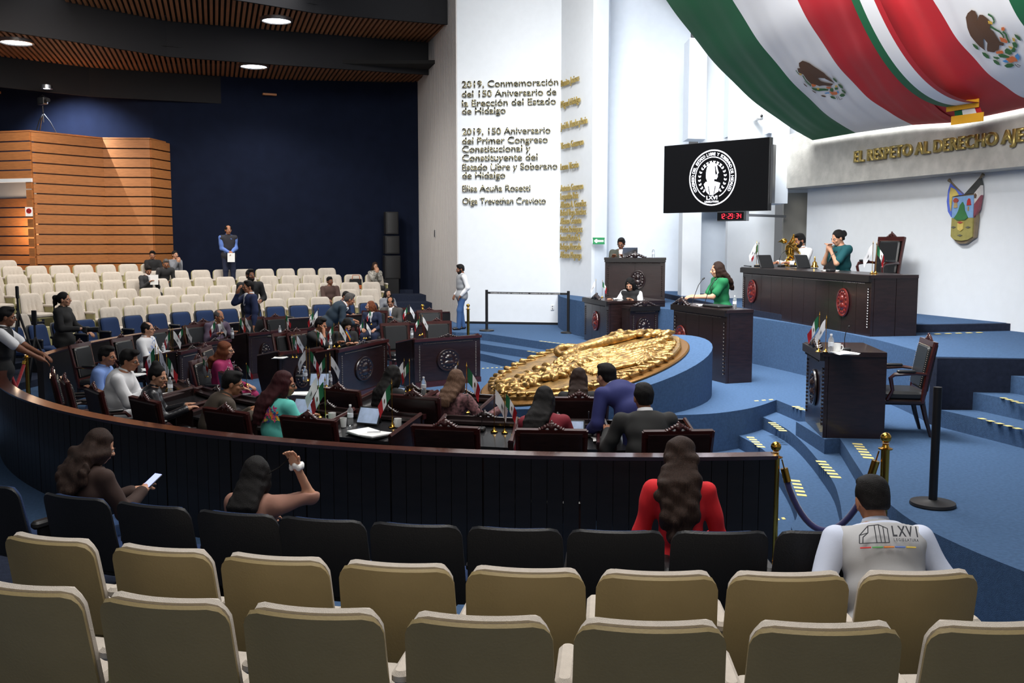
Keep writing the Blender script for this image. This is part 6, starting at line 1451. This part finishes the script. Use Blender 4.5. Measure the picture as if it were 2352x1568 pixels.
def make_tablet():
    t = thing('tablet', '', 'tablet'); R = Matrix.Rotation(-.45, 3, 'X')
    MB().rbox((0, .05, .095), (.27, .19, .012), M_BLKPL, .012, 2, M=Matrix.Rotation(PI / 2 - .5, 3, 'X')).build('case', t)
    MB().box((0, .042, .098), (.235, .16, .004), M_SCRN, M=Matrix.Rotation(PI / 2 - .5, 3, 'X')).build('display', t, smooth=False)
    MB().box((0, .11, .05), (.2, .01, .14), M_BLKPL, M=Matrix.Rotation(.5, 3, 'X')).build('stand', t, smooth=False); return t
def make_papers():
    t = thing('paper_stack', '', 'papers')
    for k in range(3): MB().box((0, 0, .004 + .005 * k), (.216, .28, .003), M_PAPER, rz=(k - 1) * .12).build('sheet', t, smooth=False)
    return t
def make_mic():
    t = thing('desk_microphone', '', 'microphone'); MB().rbox((0, 0, .02), (.10, .13, .04), M_BLKPL, .02).build('base', t)
    MB().tube([(0, .03, .03), (0, .05, .15), (0, .0, .25), (0, -.07, .30)], .005, M_BLACK, 6).build('gooseneck', t)
    MB().lathe([(.0, 0), (.009, .004), (.010, .04), (0, .045)], (0, -.07, .295), M_BLACK, 8, M=Matrix.Rotation(1.1, 3, 'X')).build('capsule', t); return t
PROTO = dict(bottle=make_bottle(), mug=make_mug(), cup=make_cup(), tablet=make_tablet(), papers=make_papers(), mic=make_mic()); pu = set()
GR = dict(bottle='water bottles on the desks', mug='white mugs on the desks', cup='paper cups', tablet='tablets on the desks', papers='papers on the desks', mic='desk microphones')
def item(kind, px, py, label, z=None, rz=0, sc=1, tilt=None, loc=None):
    q, yw = (on_desk(px, py) if z is None else (P(px, py, z), 0)) if loc is None else (Vector(loc), 0); pr = PROTO[kind]
    if kind not in pu: pu.add(kind); o = pr; o.location = q; o.rotation_euler = (0, 0, yw + rz); o['label'] = label; o['group'] = GR[kind]
    else: o = dup(pr, q, yw + rz, label, GR[kind])
    o.scale = (sc,) * 3
    if tilt: o.rotation_euler = (tilt, 0, yw + rz)
    return o
item('bottle', 805, 975, 'clear water bottle left of the bright tablet'); item('bottle', 701, 876, 'clear water bottle in front of the black mic box'); item('bottle', 758, 888, 'clear water bottle below a white and a Mexican flag')
item('bottle', 376, 816, 'clear water bottle before the embroidered shirt'); item('bottle', 391, 892, 'clear water bottle at the brown jacket'); item('bottle', 643, 771, 'clear water bottle before the empty studded chair')
item('bottle', 759, 800, 'clear water bottle before the black suit'); item('bottle', 946, 778, 'clear water bottle between the empty leather chairs'); item('bottle', 534, 777, 'clear water bottle before the purple suit')
item('bottle', 973, 905, 'clear water bottle partly behind the floral blouse')
o = item('bottle', 1393, 1004, 'clear water bottle lying on its side by the mug'); o.rotation_euler = (1.45, 0, .15); o.location.z += .035
item('mug', 763, 967, 'white mug beside the tablet and turquoise cloth', rz=-2.2); item('cup', 789, 982, 'white paper cup with milky coffee'); item('mug', 914, 980, 'white mug beside the notebook and flag', rz=2.8, sc=.95)
item('mug', 1370, 1000, 'white mug at the right near desk', rz=2.9, sc=1.05); item('mug', 1086, 927, 'white mug held by the woman in the floral blouse', rz=-.2)
item('tablet', 842, 978, 'tablet showing a bright colourful picture'); item('tablet', 693, 955, 'tablet with grey screen beside the turquoise dress', rz=.2); item('tablet', 733, 890, 'tablet behind the rolled flag pair'); item('tablet', 1316, 984, 'tablet beside the maroon blazer', sc=.85)
item('tablet', 905, 905, 'tablet with pale screen between the two long-haired women', sc=.9); item('tablet', 1040, 918, 'tablet behind the ombre hair', sc=.9); item('tablet', 1447, 1010, 'tablet upright at the edge of the black suit', rz=1.2, sc=1.1)
item('papers', 645, 884, 'white notepad on the middle desk below the magenta blouse'); item('papers', 692, 905, 'single white sheet on the middle desk', sc=.9); item('papers', 310, 862, 'white papers beside the bun'); item('papers', 345, 850, 'white papers behind the flags at left', rz=.4)
item('papers', 643, 822, 'white papers left of the chin-resting man', sc=.9); item('papers', 377, 910, 'large white sheet left of the brown jacket', rz=.3, sc=1.2); item('papers', 1380, 1012, 'crumpled white paper beside the mug', sc=.7); item('papers', 745, 997, 'small folded paper left of the notebook', sc=.5)
item('papers', 760, 803, 'white papers before the black suit', sc=.6); item('papers', 935, 903, 'white papers right of the pale tablet', sc=.8)
item('mic', 688, 868, 'black desk microphone with boxy base in the middle desks'); item('mic', 1105, 988, 'low black microphone base at the empty desk', sc=.8); item('mic', 1352, 1003, 'black microphone lying near the mug', sc=.8); item('mic', 620, 775, 'desk microphone before the empty studded chair', sc=.9)
# open notebook
q, yw = on_desk(850, 1000); nb = thing('open_notebook', 'open white notebook with a pen on it', 'notebook', q, yw - .35)
for s in (-1, 1): MB().rbox((s * .105, 0, .014), (.2, .27, .018), M_PAPER, .006, 2, M=Matrix.Rotation(-s * .06, 3, 'Y')).build('page_block', nb)
MB().box((0, 0, .003), (.43, .29, .005), M_BLKPL).build('cover', nb, smooth=False)
MB().tube([(.02, -.05, .032), (.09, .06, .03)], .004, M_STEEL, 6).build('pen', nb)
# stage items -----------------------------------------------------------------
def top_of(t, L_, H_, fx, fy): 
    v = Vector((fx * L_, fy, 0)); rz = t.rotation_euler[2]; return Vector((t.location.x + v.x * math.cos(rz) - v.y * math.sin(rz), t.location.y + v.x * math.sin(rz) + v.y * math.cos(rz), t.location.z + H_ + .025))
def on_plane(px, z): pass
ZP = 2.185
def onp(px, py, z=ZP): return P(px, py, z)
fq = P(2003, 629, ZP); put_flag('w', -1, fq, zat(fq, 552) - ZP, 'white desk flag at the right end of the presidium desk', .1); fq = P(2011, 629, ZP); put_flag('m', 1, fq, zat(fq, 554) - ZP, 'Mexican desk flag at the right end of the presidium desk', .1)
fq = top_of(presid, qL, qH, -.47, .2); put_flag('w', -1, fq, .5, 'white desk flag with green corner at the far end of the presidium desk', .1); fq = fq + Vector((.05, .05, 0)); put_flag('m', 1, fq, .48, 'Mexican desk flag at the far end of the presidium desk', 2.8)
ZS = 1.455
for px, k, sd, lb in ((1880, 'm', -1, 'Mexican desk flag on the small single desk'), (1896, 'w', -1, 'white desk flag on the small single desk')):
    fq = P(px, 808, ZS); put_flag(k, sd, fq, zat(fq, 714 if k == 'm' else 722) - ZS, lb, .1)
item('bottle', 1908, 810, 'clear water bottle on the small single desk', z=ZS); item('mug', 1921, 810, 'white mug on the small single desk', z=ZS, rz=.2, sc=1.15); item('papers', 1938, 812, 'white papers on the small single desk', z=ZS, rz=.2)
fq = top_of(sec, sL, sH, -.3, .15); put_flag('w', -1, fq, .42, 'white desk flag at the left of the secretary desk', .3); put_flag('m', 1, fq + Vector((.14, 0, 0)), .4, 'Mexican desk flag at the left of the secretary desk', .3)
pq = top_of(sec, sL, sH, .1, .45); item('papers', 0, 0, 'white sheet the woman in white is writing on', loc=pq)
pq = top_of(podium, pL, pH, .38, .25); item('bottle', 0, 0, 'clear water bottle on the speaker podium', loc=pq)
pq = top_of(podium, pL, pH, -.1, .2); item('papers', 0, 0, 'white speech papers on the podium', loc=pq)
for k, fx in enumerate((-.25, -.02)):
    pq = top_of(podium, pL, pH, fx, .1); t = thing('podium_microphone', ('left' if k == 0 else 'right') + ' of the two thin gooseneck microphones on the podium', 'microphone', pq, podium.rotation_euler[2])
    MB().tube([(0, 0, 0), (0, .05, .15), (0, .12, .32), (0, .2, .42)], .006, M_BLACK, 6).build('gooseneck', t); MB().lathe([(0, -.02), (.013, 0), (.013, .03), (0, .045)], (0, .2, .42), M_BLACK, 8, M=Matrix.Rotation(-1.0, 3, 'X')).build('capsule', t)
MB().rbox((0, 0, 0), (.5, .3, .03), M_BLKPL, .03).build('reading_board'); o = bpy.data.objects['reading_board']; tag(o, 'black reading board on the podium top', 'board'); o.location = top_of(podium, pL, pH, .12, .22) + Vector((0, 0, .02)); o.rotation_euler = (0, .0, podium.rotation_euler[2])
# laptop on the rear desk
lq = top_of(rear, rL, rH, -.05 + .0, .2) + Vector((-.05, 0, 0)); lap = thing('laptop', 'silver laptop on the high rear desk', 'laptop', lq, rear.rotation_euler[2])
MB().rbox((0, .1, .01), (.33, .23, .018), M_STEEL, .015, 2).build('keyboard_base', lap); MB().rbox((0, -.02, .12), (.33, .22, .012), M_STEEL, .012, 2, M=Matrix.Rotation(PI / 2 + .2, 3, 'X')).build('lid', lap)
item('bottle', 0, 0, 'clear water bottle on the high rear desk', loc=top_of(rear, rL, rH, .22, .2) if False else top_of(rear, rL, rH, .3, .2))
# golden eagle statue, bells and monitors on the presidium desk
eq = top_of(presid, qL, qH, -.02, .3); eq = P(1812, 612, ZP); est = thing('eagle_statue', 'golden eagle statuette with spread wings on the presidium desk', 'statue', eq, 1.2); est.scale = (1.15,) * 3
MB().lathe([(.12, 0), (.12, .03), (.09, .05), (.06, .08), (.05, .1), (.07, .13), (0, .14)], (0, 0, 0), M_BRASS, 20).build('pedestal', est)
pr_ = [ell((0, 0, .28), (.07, .07, .12)), ell((0, .09, .42), (.045, .055, .045)), cap((0, .13, .42), (0, .19, .40), .02, .006), cap((0, -.03, .2), (0, -.16, .12), .05, .03), cap((.04, 0, .2), (.05, .02, .13), .022, .02), cap((-.04, 0, .2), (-.05, .02, .13), .022, .02)]
for s in (-1, 1):
    for i in range(5): pr_.append(cap((s * .05, -.02, .36), (s * (.18 + .05 * i), -.08 - .03 * i, .52 - .075 * i), .035, .016))
sobj('eagle', sculpt(pr_, .0115, .02), M_BRASS, est)
bq = P(1826, 614, ZP)
for px, lb in ((1829, 'brass hand bell beside the golden eagle'), (1871, 'brass hand bell in front of the woman in teal')):
    t = thing('hand_bell', lb, 'bell', P(px, 614, ZP)); MB().lathe([(.07, 0), (.066, .02), (.045, .05), (.04, .09), (.02, .11), (.01, .115)], (0, 0, 0), M_BRASS, 18).build('bell_cup', t); MB().tube([(0, 0, .11), (0, 0, .15), (0, 0, .2)], [.009, .016, .008], M_BRASS, 8).build('handle', t)
for px, lb in ((1758, 'black tilted monitor left of the golden eagle'), (1842, 'black tilted monitor right of the golden eagle')):
    t = thing('desk_monitor', lb, 'monitor', P(px, 615, ZP), .6); MB().rbox((0, 0, .11), (.36, .26, .03), M_BLKPL, .02, 2, M=Matrix.Rotation(PI / 2 - .4, 3, 'X')).build('screen', t); MB().box((0, .1, .03), (.2, .16, .04), M_BLKPL).build('foot', t, smooth=False)
item('papers', 0, 0, 'white papers before the woman in teal', loc=P(1905, 622, ZP)); item('mic', 0, 0, 'microphone before the woman in teal', loc=P(1908, 624, ZP), sc=1.0, rz=1.9); item('mic', 0, 0, 'microphone before the bearded man in white', loc=P(1795, 613, ZP), sc=1.0, rz=1.9)
MB().box((0, 0, 0), (.03, .5, .02), M_BLACK).build('flat_ruler'); o = bpy.data.objects['flat_ruler']; o.location = P(1705, 612, ZP) + Vector((.1, 0, .01)); tag(o, 'flat black bar lying at the far end of the presidium desk', 'bar')
item('mic', 0, 0, 'boxy black microphone on the small single desk', loc=P(1942, 806, ZS), sc=.9)
# ---- posts, ropes, belts --------------------------------------------------------
def brass_post(label, p, h):
    t = thing('brass_post', label, 'post', p)
    MB().lathe([(.16, 0), (.16, .012), (.14, .03), (.05, .045), (.04, .06)], (0, 0, 0), M_BRASS, 24).build('base', t)
    MB().tube([(0, 0, .05), (0, 0, h - .13)], .033, M_BRASS, 16).build('tube', t)
    MB().lathe([(.034, 0), (.055, .004), (.055, .012), (.03, .02), (.022, .04), (.03, .05)], (0, 0, h - .14), M_BRASS, 18).build('collar', t)
    MB().lathe([(.0, -.043), (.022, -.037), (.038, -.02), (.043, 0), (.038, .02), (.022, .037), (0, .043)], (0, 0, h - .045), M_BRASS, 18).build('ball', t); return t
p1_ = Vector((2.16, 7.86, 0)); brass_post('brass rope post at the right end of the near parapet', p1_, 1.03)
p2_ = Vector((2.935, 7.55, .167)); brass_post('brass rope post right of the steps, behind the vested man', p2_, 1.0)
p3_ = P(12, 828, 1.03); p3_.z = 0; brass_post('brass rope post at the left edge of the near parapet', p3_, 1.03)
p4_ = P(60, 801, 1.03); p4_.z = 0; brass_post('brass rope post beneath the hands of the guard', p4_, 1.03)
p5_ = P(1075, 700, 1.03); p5_ = Vector((p5_.x + .0, 24.6, .0)); k_ = (1075 - 1176) / FPX; p5_ = Vector((k_ * 22.7, 22.7, 0)); brass_post('brass rope post beside the man in jeans', Vector((p5_.x, p5_.y, .0)), zat(p5_, 697))
k_ = (970 - 1176) / FPX; p6_ = Vector((k_ * 24.0, 24.0, 0)); brass_post('brass rope post behind the farthest leather chair', p6_, zat(p6_, 698))
def rope(label, a, b, sag, m):
    t = thing('rope', label, 'rope', a); n = 22; pts = []
    for i in range(n + 1):
        u = i / n; p = (b - a) * u; p = p + Vector((0, 0, -sag * (1 - (2 * u - 1) ** 2) ** .8)); pts.append(p)
    MB().tube(pts[1:-1], .026, m, 10).build('rope_body', t)
    for i, j in ((0, 2), (n, n - 2)):
        MB().tube([pts[i], pts[i] + (pts[j] - pts[i]) * .35], .006, M_BRASS, 6).build('hook', t)
        MB().tube([pts[i] + (pts[j] - pts[i]) * .3, pts[i] + (pts[j] - pts[i]) * .75], .031, M_BRASS, 12).build('end_cap', t)
M_VEL = mat('blue_velvet', s2l(30, 26, 84), .9, sheen=.6); M_VELR = mat('red_velvet', s2l(150, 24, 34), .9, sheen=.4, bump=.8, bscale=50)
rope('dark blue velvet rope sagging across the foot of the steps', p1_ + Vector((.05, 0, .88)), p2_ + Vector((-.05, 0, .85)), .62, M_VEL)
rope('red velvet rope hanging from the post under the guard', p4_ + Vector((.0, -.04, .88)), p4_ + Vector((-.12, -.6, .15)), .1, M_VELR); rope('red velvet rope hanging from the leftmost post', p3_ + Vector((.04, .02, .88)), p3_ + Vector((.22, .25, .12)), .05, M_VELR)
def stanchion(label, p, h):
    t = thing('belt_stanchion', label, 'stanchion', p)
    MB().lathe([(.175, 0), (.18, .01), (.175, .03), (.05, .045), (.04, .05)], (0, 0, 0), M_BLKPL, 32).build('base', t); MB().tube([(0, 0, .04), (0, 0, h)], .034, M_BLACK, 16).build('post', t); return t
sA = P(2142, 1160, .5); stanchion('black stanchion standing alone on the stage near the right edge', sA, .98)
sB = P(1118, 760, .5); sC = P(1305, 765, .5); stanchion('left of the two black stanchions before the lettered wall', sB, 1.0); stanchion('right of the two black stanchions before the lettered wall', sC, 1.0)
t = thing('barrier_belt', 'black retractable belt with tiny white print between two stanchions', 'belt', sB + Vector((0, 0, .93))); dv = (sC - sB); L_ = dv.length
t.rotation_euler = (0, 0, math.atan2(dv.y, dv.x)); MB().box((L_ / 2, 0, 0), (L_ - .07, .006, .05), M_TAPEB).build('webbing', t, smooth=False)
text('print', 'CONGRESO DEL ESTADO LIBRE Y SOBERANO DE HIDALGO  ·  CONGRESO DEL ESTADO LIBRE Y SOBERANO', (.1, -.005, -.012), (1, 0, 0), (0, 0, 1), M_PAPER, width=L_ - .3, height=.022, depth=.001, parent=t)
# ---- equipment and bags --------------------------------------------------------------
def tripod(label, p, h, cam_=True, m=M_BLACK, spread=.34):
    t = thing('camera_tripod', label, 'tripod', p)
    for k in range(3): a = k * 2.094 + .4; MB().tube([(0, 0, h - .2), (spread * .5 * math.cos(a), spread * .5 * math.sin(a), h * .45), (spread * math.cos(a), spread * math.sin(a), 0)], [.02, .017, .012], m, 6).build('leg', t)
    MB().tube([(0, 0, h - .45), (0, 0, h)], .018, m, 8).build('column', t)
    if cam_:
        MB().rbox((0, 0, h + .14), (.16, .32, .2), m, .03).build('camera_body', t); MB().lathe([(.05, 0), (.055, .12), (.06, .16)], (0, .15, h + .14), m, 14, M=Matrix.Rotation(-PI / 2, 3, 'X')).build('lens', t)
        MB().tube([(0, -.12, h + .26), (0, 0, h + .30), (0, .1, h + .26)], .014, m, 6).build('handle', t)
    return t
q = cp[2] + Vector((.15, .9, zt + .04)); q = PD(101, 300, 28.2); q.z = zt + .04; tripod('video camera on a tripod on top of the timber booth', q, .78).rotation_euler = (0, 0, -2.2)
q = P(42, 832, .0); q = PD(45, 780, 15.6); q.z = 0; tripod('thin black light stand with gear at the left, behind the guard', q, 1.75, False, spread=.4)
MB().rbox((0, 0, 0), (.05, .05, .2), M_BLKPL, .02).build('stand_mic'); o = bpy.data.objects['stand_mic']; o.parent = bpy.data.objects['camera_tripod.001']; o.location = (0, 0, 1.85)
q = PD(81, 780, 15.9); q.z = 0; tripod('second thin black stand with phone holder at the left', q, 1.3, False, spread=.35)
MB().rbox((0, 0, 0), (.08, .03, .24), M_BLKPL, .01).build('phone_holder'); o = bpy.data.objects['phone_holder']; o.parent = bpy.data.objects['camera_tripod.002']; o.location = (0, 0, 1.42)
sp0 = hit(898, NW[1], NW[2])
for k, (y0, y1, lb) in enumerate(((485, 538, 'upper black loudspeaker of the stack at the blue wall'), (540, 583, 'middle black loudspeaker of the stack at the blue wall'), (585, 640, 'lowest black loudspeaker of the stack at the blue wall'))):
    p = sp0 + Vector((.1, -.55, 0)); z0, z1 = zat(p, y1), zat(p, y0); t = thing('loudspeaker', lb, 'speaker', (p.x, p.y, z0), .3); w_ = .42 + .05 * k
    MB().rbox((0, 0, (z1 - z0) / 2 - .01), (w_, .4, z1 - z0 - .02), M_BLKPL, .03).build('cabinet', t); MB().rbox((0, -.2, (z1 - z0) / 2 - .01), (w_ - .06, .03, z1 - z0 - .08), M_BLACK, .02).build('grille', t)
p = sp0 + Vector((.1, -.55, 0)); zb_ = zat(p, 640); MB().box((0, 0, zb_ / 2), (.5, .45, zb_), M_BLACK).build('speaker_plinth'); o = bpy.data.objects['speaker_plinth']; o.location = (p.x, p.y, 0); tag(o, 'black plinth under the loudspeaker stack', 'plinth')
# bags
t = thing('backpack', 'black backpack lying on a blue seat behind the parapet', 'bag', P(268, 752, .62), .8); sobj('bag_body', sculpt([ell((0, 0, .1), (.22, .14, .13)), ell((.1, -.04, .16), (.12, .1, .1)), ell((-.12, .02, .1), (.1, .1, .1))], .018, .04, fold=.012), BLK, t)
MB().tube([(-.15, -.12, .12), (-.05, -.16, .24), (.1, -.14, .2), (.2, -.1, .05)], .018, M_BLKPL, 6).build('strap', t)
M_TANL = mat('tan_leather', s2l(176, 92, 48), .5); lc, yw = tier_seat(812, TIER[4][0], True, .25)
t = thing('handbag', 'black and tan leather handbag on a cream seat', 'bag', (lc.x, lc.y, .75 + .48), math.radians(yw)); MB().rbox((0, 0, .16), (.36, .16, .3), BLK, .05).build('bag_body', t); MB().rbox((0, .02, .06), (.38, .17, .12), M_TANL, .05).build('base_trim', t)
MB().tube([(-.12, .06, .28), (-.1, .06, .42), (.1, .06, .42), (.12, .06, .28)], .012, M_TANL, 6).build('handle', t)
# wall details
q = PD(1745, 268, 20.9); t = thing('dome_camera', 'small white surveillance camera high on the stage wall', 'camera', q); MB().rbox((0, .2, .0), (.1, .5, .1), M_CHINA, .03).build('bracket', t); sobj('housing', sculpt([ell((0, -.05, 0), (.09, .1, .08))], .016), M_CHINA, t); MB().lathe([(.03, 0), (0, .01)], (0, -.15, 0), M_BLACK, 12, M=Matrix.Rotation(PI / 2, 3, 'X')).build('lens', t)
q = hit(1269, *WL); t = thing('wall_socket', 'white electrical socket low on the lettered wall', 'socket', (q.x, q.y - .02, zat(q, 706))); MB().rbox((0, 0, 0), (.09, .02, .13), M_CHINA, .01).build('plate', t); 
for zz in (-.03, .03): MB().box((0, -.012, zz), (.03, .006, .03), M_STEEL).build('outlet', t, smooth=False)
# hand-held things and clothing details ------------------------------------------------
def local_child(person_label, name, mb, smooth=True): t = PEOPLE[person_label][0]; return mb.build(name, t, smooth=smooth)
def hand_of(lb, s): t, hs, J = PEOPLE[lb]; return wpt(t, hs[s])
hp = hand_of('woman with long wavy brown hair and brown jacket, holding a phone', 1); t = thing('phone', 'phone with lit pale screen held by the wavy-haired woman', 'phone', hp + Vector((.03, .03, .03)), -.5)
MB().rbox((0, 0, 0), (.075, .15, .008), M_BLKPL, .01, 3, M=Matrix.Rotation(.5, 3, 'X')).build('case', t); MB().box((0, -.003, .006), (.068, .14, .003), mat('phone_screen', s2l(170, 180, 240), .2, emit=.8), M=Matrix.Rotation(.5, 3, 'X')).build('display', t, smooth=False)
lb = 'woman with straight black hair twirling a strand with her raised hand'; J = PEOPLE[lb][2]; t = PEOPLE[lb][0]; hl_ = PEOPLE[lb][1][1]
sobj('scrunchie', sculpt([ell(J['wr'] + J['wd'] * .0 + np.array([.035 * math.cos(a), .035 * math.sin(a), .008 * math.sin(3 * a)]), (.02, .02, .024)) for a in [PI * k / 4 for k in range(8)]], .008, .006, fold=.004, ffreq=90), M_CHINA, t)
MB().tube([J['H'] + J['RH'][:, 0] * .07 - J['RH'][:, 1] * .02, (J['H'] + J['RH'][:, 0] * .07 + hl_) / 2 + np.array([0, 0, -.01]), hl_ + np.array([0, 0, .01])], [.008, .005, .003], HB, 5).build('hair_strand', t)
lb = 'woman photographer in black with a long ponytail'; hp = hand_of(lb, 1); t = thing('photo_camera', 'black photo camera with long lens held by the photographer', 'camera', hp + Vector((.06, -.02, -.06)), -1.6)
MB().rbox((0, 0, .05), (.14, .08, .1), M_BLKPL, .02).build('camera_body', t); MB().lathe([(.04, 0), (.042, .08), (.048, .1), (.05, .2), (.045, .2)], (0, .03, .05), M_BLACK, 16, M=Matrix.Rotation(-PI / 2, 3, 'X')).build('lens', t)
for lb, nm, dz in (('man in blue shirt and dark quilted vest standing at the blue wall', 'white sheet of paper held by the man at the blue wall', -.12), ('man in a dark grey suit reading a paper in the far rows', 'paper held by the man in the far rows', .03)):
    hp = (hand_of(lb, 1) + hand_of(lb, -1)) / 2; t = MB().box((0, 0, 0), (.21, .006, .26), M_PAPER, M=Matrix.Rotation(-.1, 3, 'X')).build('paper_sheet', smooth=False); t.location = hp + Vector((.02, -.07, dz)); tag(t, nm, 'paper')
# printed back of the grey vest
lb = 'man in a light grey vest with printed back, bending forward'; t, _, J = PEOPLE[lb]; X_, Y_, T_ = J['X'], J['Y'], J['T']
def bk(x, z):   # point just outside the vest's back
    x -= .035; o = J['C'] + T_ * (.05 + z) + X_ * x; yb = .158 * math.sqrt(max(0, 1 - (x / .3) ** 2)) * (1 - .6 * max(0, z - .06)) + .012; return o - Y_ * yb
M_INK = mat('print_ink', s2l(70, 72, 78), .8)
def bline(pts, w_=.0028, m=M_INK): mb = MB(); mb.tube([tuple(bk(*p)) for p in pts], w_, m, 4); return mb
mb = MB()
for pl_ in ([(-.12, .0), (-.115, .04), (-.07, .085), (-.02, .09), (.02, .07)], [(-.12, 0), (-.07, .0), (-.02, .0), (.02, .0)], [(-.07, .085), (-.075, .05), (-.1, .03), (-.105, 0)], [(-.04, .088), (-.04, 0)], [(-.02, .09), (-.018, 0)], [(0, .08), (0, 0)], [(.02, .07), (.02, 0)], [(-.115, .04), (-.075, .05)]): mb.tube([tuple(bk(*p)) for p in pl_], .0025, M_INK, 4)
mb.build('building_print', t)
def glyphs(s, x0, z0, hgt, wid, nm, m=M_INK):
    mb = MB(); x = x0; 
    for ch in s:
        V, Fc = glyph(ch); mb.add([tuple(bk(x + v.x * wid, z0 + v.y * hgt) - Y_ * .004) for v in V], Fc, m); x += wid * (.75 if ch != 'I' else .45)
    mb.build(nm, t, smooth=False)
glyphs('LXVI', .05, .03, .075, .052, 'numeral_print'); glyphs('LEGISLATURA', .045, .006, .02, .0165, 'word_print')
for k, c in enumerate(((200, 60, 60), (90, 160, 90), (220, 130, 50), (90, 120, 190), (220, 190, 80))):
    mb = MB(); mb.tube([tuple(bk(-.12 + .055 * k, -.022)), tuple(bk(-.12 + .055 * (k + .9), -.022))], .004, mat(f'stripe_print{k}', s2l(*c), .8), 4); mb.build('stripe_print', t)
# embroidery on the turquoise dress and blue yoke on the white shirt
def patch(lb, name, spots, cols, r=.02, front=False, off=.135):
    t, _, J = PEOPLE[lb]; rg = random.Random(4)
    for k, c in enumerate(cols):
        mb = MB()
        for (x, z) in spots[k::len(cols)]:
            for i in range(4):
                a = rg.random() * 6.28; sg = 1 if front else -1
                def pp(dx, dz): xx = x + dx; yb = off * math.sqrt(max(.05, 1 - (xx / .21) ** 2)) * 1.0; return tuple(J['C'] + J['T'] * (z + dz) + J['X'] * xx + J['Y'] * sg * (yb + .006))
                ca, sa = math.cos(a), math.sin(a); mb.add([pp(0, 0), pp(r * ca - r * .4 * sa, r * sa + r * .4 * ca), pp(2 * r * ca, 2 * r * sa), pp(r * ca + r * .4 * sa, r * sa - r * .4 * ca)], [(0, 1, 2, 3)], c)
        mb.build(name, t, smooth=False)
ec = [mat('thread_orange', s2l(236, 120, 40), .8), mat('thread_pink', s2l(214, 60, 130), .8), mat('thread_blue', s2l(40, 60, 130), .8), mat('thread_yellow', s2l(230, 200, 60), .8)]
rg = random.Random(8); patch('woman in an embroidered turquoise dress with dark red hair', 'embroidery', [(.02 + rg.random() * .15, -.05 + rg.random() * .13) for _ in range(34)] + [(.08, -.24), (.1, -.24), (.09, -.22)], ec, .02, off=.155)
patch('man in a white shirt with blue embroidery, in profile', 'embroidery', [(.12 - rg.random() * .24, -.1 + rg.random() * .28) for _ in range(26)], [mat('thread_blue2', s2l(70, 120, 200), .8)], .014, True, off=.15)
patch('woman with curly auburn hair in a magenta embroidered blouse', 'embroidery', [(.14 - rg.random() * .28, .0 + rg.random() * .16) for _ in range(26)], [mat('thread_white', s2l(220, 190, 200), .8)], .01, True, off=.15)
